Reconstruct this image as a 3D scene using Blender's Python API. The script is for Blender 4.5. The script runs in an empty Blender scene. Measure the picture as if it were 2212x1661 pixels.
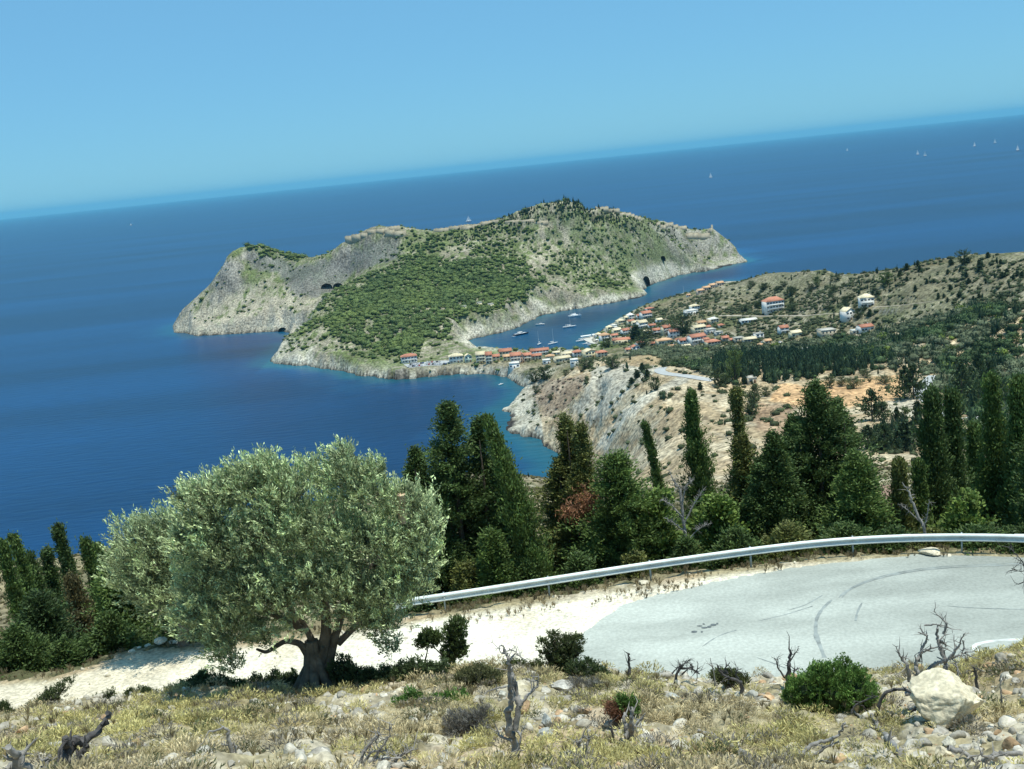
import bpy, math, random
import numpy as np
from mathutils import Vector, Matrix
random.seed(7); RNG = np.random.default_rng(7)
D = bpy.data; SC = bpy.context.scene; COL = SC.collection
pi = math.pi
# ------------------------------------------------------------------ camera model: a point of the photograph -> a point of the place
ROLL = math.radians(5.88); PITCH = math.radians(11.33); FOC = 2363.0; CZ = 210.0; ROADZ = 193.8
def ray(u, v):
    x = u-1106.; y = 830.5-v
    X = x*math.cos(ROLL)+y*math.sin(ROLL); Y = -x*math.sin(ROLL)+y*math.cos(ROLL)
    d = np.array([X, FOC*math.cos(PITCH)+Y*math.sin(PITCH), -FOC*math.sin(PITCH)+Y*math.cos(PITCH)])
    return d/np.linalg.norm(d)
def pz(u, v, z=0.0):
    d = ray(u, v); t = (z-CZ)/d[2]; return np.array([d[0]*t, d[1]*t, z])
def pd(u, v, r):
    d = ray(u, v); t = r/math.hypot(d[0], d[1]); return np.array([d[0]*t, d[1]*t, CZ+d[2]*t])
def z2(a, b): return 987.5+a*.2977, 402.3+b*.2977
def z1(a, b): return 365.7+a*.2977, 402.3+b*.2977
def z3(a, b): return 1553.7+a*.2977, 497.4+b*.2977
def z4(a, b): return 804.6+a*.2646, 658.4+b*.2646
def z5(a, b): return 1243.6+a*.1984, 629.1+b*.1984
def z6(a, b): return 833.9+a*.2315, 716.9+b*.2315
# ------------------------------------------------------------------ noise
def _h(i, j, s):
    n = (i.astype(np.int64)*374761393 + j.astype(np.int64)*668265263 + s*1442695041) & 0x7fffffff
    n = ((n ^ (n >> 13))*1274126177) & 0x7fffffff
    return ((n ^ (n >> 16)) & 0xffff)/65535.0
def vn(x, y, s=0):
    x = np.asarray(x, float); y = np.asarray(y, float)
    i = np.floor(x); j = np.floor(y); fx = x-i; fy = y-j
    fx = fx*fx*(3-2*fx); fy = fy*fy*(3-2*fy); i = i.astype(int); j = j.astype(int)
    return (_h(i, j, s)*(1-fx)+_h(i+1, j, s)*fx)*(1-fy)+(_h(i, j+1, s)*(1-fx)+_h(i+1, j+1, s)*fx)*fy
def fbm(x, y, s=0, o=4):
    t = 0; a = .5; n = 0
    for k in range(o):
        t = t+a*vn(x*2**k+13.7*k, y*2**k+7.1*k, s+k); n += a; a *= .5
    return t/n
def ss(a, b, x):
    t = np.clip((x-a)/(b-a), 0, 1); return t*t*(3-2*t)
def inpoly(x, y, P):
    P = np.asarray(P)[:, :2]; r = np.zeros(np.shape(x), bool); n = len(P)
    for k in range(n):
        x1, y1 = P[k]; x2, y2 = P[(k+1) % n]
        if y1 == y2: continue
        c = ((y1 > y) != (y2 > y)) & (x < (x2-x1)*(y-y1)/(y2-y1)+x1)
        r ^= c
    return r
def distline(x, y, P, closed=False):
    P = np.asarray(P)[:, :2]; d = np.full(np.shape(x), 1e18); n = len(P)
    for k in range(n if closed else n-1):
        a = P[k]; b = P[(k+1) % n]; ab = b-a; L = ab@ab+1e-12
        t = np.clip(((x-a[0])*ab[0]+(y-a[1])*ab[1])/L, 0, 1)
        d = np.minimum(d, (x-a[0]-t*ab[0])**2+(y-a[1]-t*ab[1])**2)
    return np.sqrt(d)
# ------------------------------------------------------------------ mesh helpers
def link(o, parent=None):
    COL.objects.link(o)
    if parent is not None: o.parent = parent
    return o
def mk(name, V, F, mat, parent=None, col=None, smooth=False, loc=None):
    """one mesh object; F is an (m,k) array or a list of them"""
    V = np.asarray(V, np.float32); Fs = F if isinstance(F, list) and not isinstance(F[0], tuple) else [F]
    Fs = [np.asarray(f, np.int32) for f in Fs if len(f)]
    me = D.meshes.new(name); me.vertices.add(len(V)); me.vertices.foreach_set('co', V.ravel())
    lv = np.concatenate([f.ravel() for f in Fs]); me.loops.add(len(lv)); me.loops.foreach_set('vertex_index', lv)
    tot = np.concatenate([np.full(len(f), f.shape[1], np.int32) for f in Fs])
    st = np.concatenate([[0], np.cumsum(tot)[:-1]]).astype(np.int32)
    me.polygons.add(len(tot)); me.polygons.foreach_set('loop_start', st)
    if smooth: me.polygons.foreach_set('use_smooth', np.ones(len(tot), bool))
    me.update(calc_edges=True)
    if col is not None:
        c = np.ones((len(V), 4), np.float32); c[:, :3] = col
        at = me.color_attributes.new('Col', 'FLOAT_COLOR', 'POINT'); at.data.foreach_set('color', c.ravel())
    if mat is not None: me.materials.append(mat)
    o = D.objects.new(name, me)
    if loc is not None: o.location = loc
    return link(o, parent)
class MB:
    def __init__(s): s.V = []; s.Q = []; s.T = []; s.n = 0; s.C = []
    def add(s, V, F, c=None):
        V = np.asarray(V, float).reshape(-1, 3); F = np.asarray(F, int)
        (s.Q if F.shape[1] == 4 else s.T).append(F+s.n); s.V.append(V); s.n += len(V)
        s.C.append(np.tile(np.asarray(c if c is not None else (1, 1, 1), float), (len(V), 1)) if np.ndim(c) < 2 else np.asarray(c, float))
        return s
    def box(s, c, d, rz=0, col=None, taper=1):
        x, y, z = [q/2 for q in d]
        V = np.array([(-x, -y, -z), (x, -y, -z), (x, y, -z), (-x, y, -z), (-x*taper, -y*taper, z), (x*taper, -y*taper, z), (x*taper, y*taper, z), (-x*taper, y*taper, z)])
        R = np.array([[math.cos(rz), -math.sin(rz), 0], [math.sin(rz), math.cos(rz), 0], [0, 0, 1]])
        return s.add(V@R.T+np.array(c), [(0, 3, 2, 1), (4, 5, 6, 7), (0, 1, 5, 4), (1, 2, 6, 5), (2, 3, 7, 6), (3, 0, 4, 7)], col)
    def tube(s, P, R, n=6, col=None, cap=True):
        P = np.asarray(P, float); m = len(P); R = np.broadcast_to(R, (m,))
        V = []; prev = None
        for k in range(m):
            t = P[min(k+1, m-1)]-P[max(k-1, 0)]; t = t/(np.linalg.norm(t)+1e-9)
            if prev is None:
                prev = np.cross(t, [0, 0, 1.]) if abs(t[2]) < .9 else np.cross(t, [1., 0, 0])
            a = prev-t*(prev@t); a /= np.linalg.norm(a)+1e-9; b = np.cross(t, a); prev = a
            for q in range(n):
                w = 2*pi*q/n; V.append(P[k]+R[k]*(math.cos(w)*a+math.sin(w)*b))
        F = [(k*n+q, k*n+(q+1) % n, (k+1)*n+(q+1) % n, (k+1)*n+q) for k in range(m-1) for q in range(n)]
        s.add(V, F, col)
        if cap:
            V2 = [P[-1]]+V[-n:]; s.add(V2, [(0, 1+q, 1+(q+1) % n) for q in range(n)], col)
        return s
    def build(s, name, mat, parent=None, smooth=False, loc=None, col=False):
        F = []
        if s.Q: F.append(np.concatenate(s.Q))
        if s.T: F.append(np.concatenate(s.T))
        return mk(name, np.concatenate(s.V), F, mat, parent, np.concatenate(s.C) if col else None, smooth, loc)
def empty(name, loc, rz=0):
    o = D.objects.new(name, None); o.location = tuple(float(q) for q in loc); o.rotation_euler = (0, 0, rz); o.empty_display_size = .5
    return link(o)
def tag(o, label=None, cat=None, group=None, kind=None):
    if label: o['label'] = label
    if cat: o['category'] = cat
    if group: o['group'] = group
    if kind: o['kind'] = kind
    return o
# ------------------------------------------------------------------ materials
def nodes(name):
    m = D.materials.new(name); m.use_nodes = True; nt = m.node_tree; nt.nodes.clear()
    out = nt.nodes.new('ShaderNodeOutputMaterial'); return m, nt, out
def N(nt, t, **k):
    n = nt.nodes.new(t)
    for a, b in k.items():
        if a in n.inputs.keys(): n.inputs[a].default_value = b
        else: setattr(n, a, b)
    return n
def mat(name, base=None, rough=.85, var=.25, scale=2., attr=False, bump=0., bscale=None, metal=0., spec=.3, trans=0., var2=0, scale2=20., tint=None, coords='Object'):
    m, nt, out = nodes(name); L = nt.links.new
    b = N(nt, 'ShaderNodeBsdfPrincipled'); b.inputs['Roughness'].default_value = rough; b.inputs['Metallic'].default_value = metal
    b.inputs['Specular IOR Level'].default_value = spec
    tc = N(nt, 'ShaderNodeTexCoord')
    no = N(nt, 'ShaderNodeTexNoise'); no.inputs['Scale'].default_value = scale; no.inputs['Detail'].default_value = 6
    L(tc.outputs[coords], no.inputs['Vector'])
    mr = N(nt, 'ShaderNodeMapRange'); mr.inputs['From Min'].default_value = .3; mr.inputs['From Max'].default_value = .7
    mr.inputs['To Min'].default_value = 1-var; mr.inputs['To Max'].default_value = 1+var; L(no.outputs['Fac'], mr.inputs['Value'])
    fac = mr.outputs['Result']
    if var2:
        n2 = N(nt, 'ShaderNodeTexNoise'); n2.inputs['Scale'].default_value = scale2; n2.inputs['Detail'].default_value = 4; L(tc.outputs[coords], n2.inputs['Vector'])
        m2 = N(nt, 'ShaderNodeMapRange'); m2.inputs['From Min'].default_value = .35; m2.inputs['From Max'].default_value = .65
        m2.inputs['To Min'].default_value = 1-var2; m2.inputs['To Max'].default_value = 1+var2; L(n2.outputs['Fac'], m2.inputs['Value'])
        mm = N(nt, 'ShaderNodeMath'); mm.operation = 'MULTIPLY'; L(fac, mm.inputs[0]); L(m2.outputs['Result'], mm.inputs[1]); fac = mm.outputs[0]
    vm = N(nt, 'ShaderNodeVectorMath'); vm.operation = 'SCALE'
    if attr:
        a = N(nt, 'ShaderNodeAttribute'); a.attribute_name = 'Col'; L(a.outputs['Color'], vm.inputs[0])
    else: vm.inputs[0].default_value = base
    L(fac, vm.inputs['Scale'])
    src = vm.outputs[0]
    if tint is not None:                      # a second colour in patches
        mx = N(nt, 'ShaderNodeMix'); mx.data_type = 'RGBA'; mx.inputs[7].default_value = (*tint, 1)
        n3 = N(nt, 'ShaderNodeTexNoise'); n3.inputs['Scale'].default_value = scale*2.3; L(tc.outputs[coords], n3.inputs['Vector'])
        r3 = N(nt, 'ShaderNodeMapRange'); r3.inputs['From Min'].default_value = .5; r3.inputs['From Max'].default_value = .62; L(n3.outputs['Fac'], r3.inputs['Value'])
        L(r3.outputs['Result'], mx.inputs[0]); L(src, mx.inputs[6]); src = mx.outputs[2]
    L(src, b.inputs['Base Color'])
    if bump:
        nb = N(nt, 'ShaderNodeTexNoise'); nb.inputs['Scale'].default_value = bscale or scale*3; nb.inputs['Detail'].default_value = 8; L(tc.outputs[coords], nb.inputs['Vector'])
        bp = N(nt, 'ShaderNodeBump'); bp.inputs['Strength'].default_value = 1.; bp.inputs['Distance'].default_value = bump
        L(nb.outputs['Fac'], bp.inputs['Height']); L(bp.outputs[0], b.inputs['Normal'])
    sh = b.outputs[0]
    if trans:
        t = N(nt, 'ShaderNodeBsdfTranslucent'); L(src, t.inputs['Color']); x = N(nt, 'ShaderNodeMixShader'); x.inputs[0].default_value = trans
        L(sh, x.inputs[1]); L(t.outputs[0], x.inputs[2]); sh = x.outputs[0]
    L(sh, out.inputs['Surface'])
    return m
M = {}
M['far_leaf'] = mat('far_foliage', attr=True, var=.35, scale=.6, rough=.9, spec=.1)
M['leaf'] = mat('foliage', attr=True, var=.22, scale=1.5, rough=.6, spec=.25, trans=.22)
M['olive_leaf'] = mat('olive_foliage', attr=True, var=.2, scale=1.6, rough=.5, spec=.4, trans=.08)
M['bark'] = mat('bark', (.11, .085, .06), var=.4, scale=6, bump=.03, bscale=18)
M['olive_bark'] = mat('olive_bark', (.17, .145, .11), var=.5, scale=4, bump=.05, bscale=12)
M['dead'] = mat('dead_wood', (.27, .255, .235), var=.45, scale=7, bump=.012, bscale=30)
M['dead_dark'] = mat('charred_wood', (.085, .08, .078), var=.6, scale=9, bump=.012, bscale=30)
M['terrain'] = mat('terrain_ground', attr=True, var=.28, scale=.035, var2=.5, scale2=.42, bump=1.6, bscale=.2, rough=.95, spec=.1)
M['near'] = mat('stony_ground', attr=True, var=.14, scale=.8, var2=.25, scale2=9., bump=.05, bscale=9., rough=.95, spec=.1)
M['rock'] = mat('limestone', attr=True, var=.25, scale=2.5, var2=.2, scale2=14, bump=.06, bscale=6, rough=.9, spec=.15)
# ------------------------------------------------------------------ coastline (z = 0), from the photograph where it shows, guessed behind the hills
front = [(409, 721), (428, 726), (446, 724), (464, 724), (486, 722), (509, 721), (530, 720), (544, 719), (560, 718), (574, 717), (592, 717), (607, 715), (618, 717), (628, 721), (635, 720)]
cove_end = [pd(665, 716, 1590)[:2], pd(655, 722, 1560)[:2], pd(640, 726, 1500)[:2], pd(632, 726, 1440)[:2]]
front2 = [(618, 741), (606, 754), (600, 762), (592, 771), (585, 778), (587, 784), (600, 786), (619, 787), (640, 790), (663, 789), (690, 795), (714, 798), (735, 800), (750, 804), (772, 811), (794, 812), (812, 813), (830, 819), (845, 819), (858, 820), (873, 817), (887, 819), (902, 818), (916, 815), (935, 813), (955, 809), (972, 810), (991, 807), (1008, 809), (1024, 807), (1045, 808), (1064, 809), (1085, 813), (1104, 817), (1112, 825), (1122, 830), (1137, 840), (1132, 846), (1128, 853), (1119, 858), (1110, 870), (1104, 878), (1094, 880), (1085, 884), (1094, 890), (1104, 893), (1101, 899), (1103, 907), (1098, 918), (1100, 928), (1106, 937), (1122, 940), (1135, 943), (1148, 943), (1157, 945), (1168, 950), (1180, 960)]
hid1 = [(31, 760), (36, 705), (28, 650), (8, 590), (-20, 520), (-80, 480), (-150, 440), (-240, 400), (-330, 340), (-420, 250), (-520, 120), (-700, 60)]
south = [(1565, 608), (1523, 621), (1506, 627), (1488, 636), (1464, 645), (1450, 650), (1434, 655), (1410, 662), (1396, 662), (1383, 667), (1370, 674), (1354, 679), (1340, 690), (1324, 696), (1318, 703), (1310, 709), (1298, 714), (1287, 722), (1276, 728), (1280, 740), (1285, 748), (1270, 757), (1255, 761), (1200, 764), (1150, 766), (1100, 765), (1062, 762), (1040, 760), (1030, 757), (1018, 746)]
north = [(1010, 736), (1022, 731), (1032, 730), (1047, 727), (1062, 722), (1078, 720), (1092, 715), (1108, 711), (1121, 706), (1130, 700), (1141, 693), (1154, 690), (1168, 682), (1181, 678), (1196, 677), (1211, 672), (1226, 671), (1241, 667), (1256, 666), (1270, 663), (1286, 659), (1300, 658), (1321, 655), (1339, 651), (1356, 647), (1371, 645), (1386, 641), (1396, 637), (1391, 631), (1389, 626), (1394, 622), (1404, 617), (1422, 609), (1436, 606), (1452, 600), (1464, 595), (1476, 593), (1488, 592), (1500, 588), (1511, 588), (1523, 587), (1536, 583), (1547, 582), (1563, 576), (1580, 573), (1590, 569), (1601, 568), (1614, 565)]
back_pen = [(432, 1975), (430, 2060), (430, 2170), (300, 2220), (180, 2180), (60, 2060), (-80, 2030), (-200, 2010), (-330, 2030), (-450, 2020), (-540, 1960), (-560, 1850), (-535, 1760)]
back_head = [(440, 1590), (560, 1500), (700, 1400), (820, 1330), (1000, 1300), (1300, 1250), (1600, 900), (1500, 0)]
P0 = lambda L: [tuple(pz(u, v)[:2]) for u, v in L]
COAST = P0(front)+[tuple(p) for p in cove_end]+P0(front2)+hid1+[(-700, -200), (1500, -200)]+back_head[::-1]+P0(south)+P0(north)+back_pen
COAST = np.array(COAST)
# ------------------------------------------------------------------ heights
CP = []
def d_(*L):
    for u, v, r in L: CP.append(pd(u, v, r))
def h_(*L):
    for u, v, z in L: CP.append(pz(u, v, z))
d_((476, 584, 1830), (497, 548, 1830), (526, 534, 1850), (561, 530, 1860), (600, 543, 1850), (650, 556, 1820), (690, 551, 1780), (735, 531, 1750), (770, 515, 1740), (800, 497, 1730), (850, 493, 1715), (900, 500, 1710), (987, 496, 1710),
   (1056, 481, 1720), (1115, 459, 1720), (1172, 441, 1720), (1226, 437, 1725), (1285, 449, 1745), (1325, 454, 1775), (1360, 463, 1830), (1404, 473, 1890), (1443, 482, 1945), (1476, 490, 1985), (1508, 496, 2005), (1541, 497, 2010), (1571, 518, 2005), (1604, 549, 1998),
   (470, 650, 1800), (450, 682, 1790), (500, 620, 1800), (500, 580, 1815), (540, 660, 1745), (540, 570, 1830), (560, 600, 1790), (600, 660, 1705), (620, 600, 1765), (640, 640, 1700), (680, 650, 1660), (690, 590, 1730), (720, 618, 1705), (750, 570, 1730), (800, 550, 1705), (850, 530, 1695), (620, 690, 1650),
   (604, 757, 1388), (635, 715, 1420), (663, 690, 1450), (700, 656, 1490), (740, 625, 1540), (797, 593, 1600), (850, 560, 1650),
   (650, 750, 1362), (700, 720, 1370), (750, 740, 1310), (800, 760, 1252), (860, 778, 1212), (850, 700, 1340), (860, 670, 1400), (950, 745, 1250), (960, 705, 1330), (1000, 738, 1290),
   (900, 640, 1500), (950, 600, 1570), (1000, 660, 1430), (1000, 560, 1630), (1080, 640, 1490), (1080, 580, 1600), (1150, 600, 1580), (1150, 540, 1660), (1230, 620, 1590), (1230, 560, 1650), (1200, 500, 1700), (1300, 600, 1645), (1320, 540, 1720), (1380, 580, 1730), (1420, 530, 1830), (1480, 550, 1935), (1440, 570, 1780), (1530, 540, 1985), (1100, 500, 1700), (980, 520, 1690))
h_((1024, 790, 8), (960, 792, 8), (880, 792, 9), (910, 800, 7), (1062, 775, 9), (1120, 790, 9), (1100, 800, 8), (1180, 782, 11), (1250, 775, 10), (1300, 774, 11), (1200, 800, 21), (1250, 795, 29),
   (1350, 785, 45), (1420, 795, 52), (1500, 800, 48), (1150, 845, 10), (1170, 830, 14), (1200, 850, 24), (1250, 850, 36), (1300, 850, 44), (1200, 900, 14), (1130, 890, 5), (1130, 920, 6), (1160, 900, 8), (1250, 900, 26), (1300, 900, 37), (1350, 850, 53), (1350, 900, 50), (1400, 900, 62), (1450, 900, 70), (1240, 950, 11), (1300, 950, 26), (1350, 950, 42), (1400, 950, 58), (1450, 950, 75), (1250, 1000, 8), (1300, 1000, 21), (1350, 1000, 41), (1400, 1000, 61), (1300, 1040, 20), (1350, 1050, 45), (1400, 1050, 68), (1450, 1050, 87),
   (1340, 740, 9), (1330, 712, 5), (1400, 700, 13), (1420, 740, 14), (1450, 700, 20), (1500, 690, 28), (1480, 740, 18), (1550, 740, 21), (1600, 735, 24), (1500, 655, 24), (1560, 650, 34), (1420, 668, 10), (1540, 624, 14),
   (1592, 610, 30), (1628, 598, 38), (1664, 591, 48), (1702, 588, 55), (1747, 585, 60), (1792, 585, 63), (1851, 588, 65), (1926, 580, 70), (1970, 573, 74), (2015, 562, 78), (2060, 555, 83), (2090, 546, 88), (2149, 546, 92), (2212, 540, 96), (2300, 532, 100),
   (1672, 668, 34), (1873, 660, 52), (1830, 700, 41), (1870, 714, 38), (1750, 640, 46), (1950, 650, 60), (2060, 630, 70), (1700, 710, 30), (1640, 640, 38),
   (1700, 780, 38), (1550, 780, 32), (1750, 740, 31), (1950, 750, 50), (2050, 700, 62), (2150, 655, 80), (2212, 650, 90), (2300, 650, 98), (2100, 800, 72), (2000, 822, 70), (1850, 850, 73), (1700, 830, 67), (1700, 885, 73), (1600, 850, 62), (1550, 900, 73), (2030, 890, 84), (1900, 900, 82), (1950, 862, 76), (1770, 870, 74), (1750, 950, 90), (1950, 980, 100), (1950, 1080, 122), (1500, 1000, 90), (1500, 1100, 112), (1750, 1050, 115), (2150, 950, 100), (2150, 1050, 125), (2212, 850, 84), (2400, 800, 92),
   (1100, 1030, 117), (1040, 1021, 117), (1160, 1030, 112), (900, 1060, 121), (640, 1110, 126), (450, 1150, 130), (250, 1192, 135), (120, 1206, 136), (0, 1217, 137), (-200, 1240, 137))
# behind the skylines, falling to the far shore
for u, v, r, z in [(497, 548, 1900, 60), (561, 530, 1930, 60), (650, 556, 1890, 60), (735, 531, 1850, 70), (850, 493, 1830, 80), (987, 496, 1830, 75), (1115, 459, 1840, 90), (1226, 437, 1850, 95), (1360, 466, 1960, 60), (1443, 482, 2060, 50), (1508, 496, 2110, 25), (1100, 480, 1960, 30), (800, 500, 1950, 30),
                   (1628, 598, 1440, 20), (1747, 585, 1330, 25), (1851, 588, 1240, 30), (1970, 573, 1180, 35), (2090, 546, 1120, 50), (2212, 540, 1060, 60), (2400, 540, 1100, 60)]:
    p = pd(u, v, r); p[2] = z; CP.append(p)
for u, r, z in [(1160, 420, 60), (1100, 430, 60), (900, 390, 72), (640, 360, 80), (450, 330, 85), (250, 310, 88), (0, 300, 90), (-200, 300, 90), (1160, 520, 28), (900, 470, 30), (640, 430, 34), (250, 380, 36), (0, 370, 36), (1220, 620, 10)]:
    p = pd(u, 1000, r); p[2] = z; CP.append(p)
for a in range(-40, 44, 8):
    t = math.radians(a)
    for r, z in ((62, 181.5), (80, 176.5), (110, 168), (155, 155), (200, 143.5-max(0, a)*.15)):
        CP.append(np.array([math.sin(t)*r, math.cos(t)*r, z]))
CP = np.array(CP)
def mq_fit(P, c):
    n = len(P); S = 1000. if c > 10 else 50.
    A = np.sqrt(((P[:, None, :2]-P[None, :, :2])**2).sum(-1)+c*c)/S
    Q = np.c_[np.ones(n), P[:, :2]/S]; K = np.zeros((n+3, n+3)); K[:n, :n] = A+np.eye(n)*(-1e-4); K[:n, n:] = Q; K[n:, :n] = Q.T
    w = np.linalg.solve(K, np.r_[P[:, 2], 0, 0, 0]); return P[:, :2].copy(), w, c, S
def mq_eval(m, x, y):
    P, w, c, S = m; x = np.asarray(x, float); sh = x.shape; x = x.ravel(); y = np.asarray(y, float).ravel(); out = np.empty(len(x))
    for k in range(0, len(x), 20000):
        a = x[k:k+20000]; b = y[k:k+20000]
        G = np.sqrt((a[:, None]-P[None, :, 0])**2+(b[:, None]-P[None, :, 1])**2+c*c)/S
        out[k:k+20000] = G@w[:len(P)]+w[-3]+w[-2]*a/S+w[-1]*b/S
    return out.reshape(sh)
FARM = mq_fit(CP, 14.); ROADMOD = []
# pull the ridges onto the heights they have in the photograph
RIDGE = [(497, 548, 1, 1830), (526, 534, 1, 1850), (561, 532, 1, 1860), (600, 543, 1, 1850), (650, 555, 1, 1820), (690, 551, 1, 1780), (735, 530, 1, 1750), (800, 494, 1, 1730), (850, 490, 1, 1715), (920, 497, 1, 1710), (987, 493, 1, 1710), (1025, 489, 1, 1712), (1056, 481, 1, 1720), (1086, 469, 1, 1720), (1115, 457, 1, 1720), (1142, 449, 1, 1720), (1172, 441, 1, 1720), (1200, 436, 1, 1722), (1226, 436, 1, 1725), (1255, 441, 1, 1735), (1285, 448, 1, 1745), (1325, 456, 1, 1775), (1360, 465, 1, 1830), (1404, 475, 1, 1890), (1443, 484, 1, 1945), (1476, 492, 1, 1985), (1508, 496, 1, 2005), (1541, 496, 1, 2010), (1571, 518, 1, 2005),
         (1540, 622, 0, 1530), (1565, 613, 0, 1450), (1592, 611, 0, 1400), (1628, 599, 0, 1390), (1664, 592, 0, 1300), (1702, 589, 0, 1250), (1747, 586, 0, 1200), (1792, 586, 0, 1180), (1851, 589, 0, 1120), (1881, 586, 0, 1100), (1926, 581, 0, 1090), (1970, 574, 0, 1070), (2015, 563, 0, 1050), (2060, 556, 0, 1020), (2090, 548, 0, 1000), (2119, 549, 0, 980), (2149, 547, 0, 960), (2194, 543, 0, 930), (2250, 538, 0, 900)]
for _it in range(5):
    add = []
    for u, v, pen_, r0 in RIDGE:
        d = ray(u, v); h = math.hypot(d[0], d[1]); tn = d[2]/h; Rr = np.arange(1560 if pen_ else 500, 2150 if pen_ else (1540 if u > 1600 else 1600), 4.); x = d[0]/h*Rr; y = d[1]/h*Rr
        z = mq_eval(FARM, x, y); k = int(np.argmax(np.where((z > 3) & inpoly(x, y, COAST), (z-CZ)/Rr, -9))); e_ = (z[k]-CZ)/Rr[k]-tn
        if e_ > .0006: add.append((x[k], y[k], CZ+tn*Rr[k]-.5))
        elif e_ < -.0012: add.append((d[0]/h*r0, d[1]/h*r0, CZ+tn*r0))
    if not add: break
    A_ = np.array(add); K_ = np.array([np.hypot(CP[:, 0]-a[0], CP[:, 1]-a[1]).min() for a in A_])
    for a, k_ in zip(A_, K_):
        if k_ < 14: j = np.argmin(np.hypot(CP[:, 0]-a[0], CP[:, 1]-a[1])); CP[j, 2] += (a[2]-mq_eval(FARM, [a[0]], [a[1]])[0])*.8
        else: CP = np.r_[CP, a[None]]
    FARM = mq_fit(CP, 14.)
def coastd(x, y):
    d = distline(x, y, COAST, True); return np.where(inpoly(x, y, COAST), d, -d)
def Hfar(x, y, want=False):
    x = np.asarray(x, float); y = np.asarray(y, float)
    # ragged coast: shift the sample point a little
    cd = coastd(x+(fbm(x/9, y/9, 3, 3)-.5)*9, y+(fbm(x/9, y/9, 11, 3)-.5)*9)
    z = mq_eval(FARM, x, y); r = np.hypot(x, y)
    amp = ss(180, 700, r)
    rg = 1-np.abs(fbm(x/46, y/46, 5, 4)*2-1); head = ((x > 60) & (y < 1560+(x-150)*.9) & (r > 900)).astype(float)
    pen = ss(1240, 1330, r)*(1-ss(120, 260, x)*(1-ss(1450, 1600, r-(x-120)*.9)))
    z = z+amp*(1-.6*head)*((fbm(x/38, y/38, 21, 5)-.5)*6.5+(rg-.75)*4*(.4+.6*pen)+(fbm(x/9, y/9, 31, 3)-.5)*3.)
    z = z+(1-amp)*(fbm(x/17, y/17, 41, 4)-.5)*3.0*ss(70, 130, r)
    inn = np.clip(cd, 0, None)
    east = ss(150, 230, x)*(y > 1560+(x-150)*.9); cliff = .4+inn*((.8+1.1*fbm(x/30, y/30, 8, 3))*(1-east)+east*2.4)*(1-.72*head)+(fbm(x/5, y/5, 9, 3)-.4)*3.5*ss(0, 12, inn)
    z = np.minimum(np.maximum(z, .5+inn*.12), cliff)
    for Lr, wr in ROADMOD:
        m = (x > Lr[:, 0].min()-20) & (x < Lr[:, 0].max()+20) & (y > Lr[:, 1].min()-20) & (y < Lr[:, 1].max()+20)
        if m.any():
            bd = np.full(m.sum(), 1e9); bz = np.zeros(m.sum()); xm = x[m]; ym = y[m]
            for k in range(len(Lr)-1):
                p = Lr[k]; q = Lr[k+1]; ab = q[:2]-p[:2]; t = np.clip(((xm-p[0])*ab[0]+(ym-p[1])*ab[1])/(ab@ab+1e-9), 0, 1)
                d = np.hypot(xm-p[0]-t*ab[0], ym-p[1]-t*ab[1]); zz = p[2]+(q[2]-p[2])*t; c = d < bd; bd[c] = d[c]; bz[c] = zz[c]
            w = ss(wr*1.5+3, wr*.5+1, bd); zm = z[m]; z[m] = zm*(1-w)+bz*w
    z = np.where(cd < 0, np.maximum(cd*.6, -12), np.maximum(z, .35))
    return (z, cd) if want else z
# near ground: control points (photo point, distance from the camera)
NP_ = []
for u, v, r in [(0, 1661, 15), (550, 1661, 14.5), (1106, 1661, 14), (1650, 1661, 14), (2212, 1661, 14), (0, 1600, 22), (550, 1580, 19), (1106, 1580, 17.5), (1650, 1575, 17.3), (2212, 1575, 17),
                (0, 1562, 29), (-150, 1570, 30), (150, 1535, 28), (250, 1508, 27), (430, 1500, 25.5), (690, 1500, 24), (800, 1480, 24), (900, 1468, 24), (1000, 1455, 23.5), (1100, 1448, 23), (1250, 1470, 22), (1450, 1470, 22), (1600, 1478, 21.6), (1700, 1481, 21.5), (1900, 1484, 21), (2050, 1468, 21.3), (2130, 1450, 22), (2212, 1412, 23), (2300, 1380, 24), (2450, 1370, 25)]:
    NP_.append(pd(u, v, r))
for x, y, z in [(-12, 0, 207.2), (0, 0, 207), (12, 0, 206.8), (-12, 6, 206), (0, 6, 205.6), (12, 6, 205), (-30, 5, 206), (30, 5, 204), (-25, 14, 203), (25, 14, 201), (40, 20, 199), (-40, 20, 201),
                (-45, 33, 195.3), (-30, 30, 195.6), (45, 28, 197)]:
    NP_.append(np.array([x, y, z], float))
for u, v in [(0, 1536), (100, 1520), (200, 1495), (300, 1480), (420, 1475), (60, 1480), (200, 1450), (300, 1420), (450, 1420), (650, 1420), (800, 1420), (950, 1400), (1100, 1405), (1100, 1330), (1200, 1300), (950, 1350), (700, 1360), (500, 1400), (-150, 1540), (-200, 1500)]:
    NP_.append(pz(u, v, ROADZ))
for x in (4, 10, 16, 23, 30): 
    for y in (29.5, 33, 37): NP_.append(np.array([x, y-(.0 if x < 20 else (x-20)*.15), ROADZ]))
RAILPX = [(883, 1334), (917, 1330), (1032, 1312), (1148, 1294), (1258, 1276.5), (1368, 1259), (1478, 1243), (1588, 1227.5), (1691, 1214), (1794, 1203), (1900, 1196.5), (2007, 1193), (2110, 1193.5), (2212, 1195.5), (2330, 1204), (2450, 1215)]
RAIL = [pz(u, v, ROADZ)[:2] for u, v in RAILPX]
OUT = [pz(u, v, ROADZ)[:2] for u, v in [(-400, 1560), (-200, 1510), (0, 1468), (110, 1462), (200, 1437), (260, 1412), (300, 1403), (400, 1395), (520, 1385), (700, 1370)]]+RAIL[1:]+[np.array([38, 33]), np.array([50, 28])]
OUT = np.array(OUT)
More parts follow.
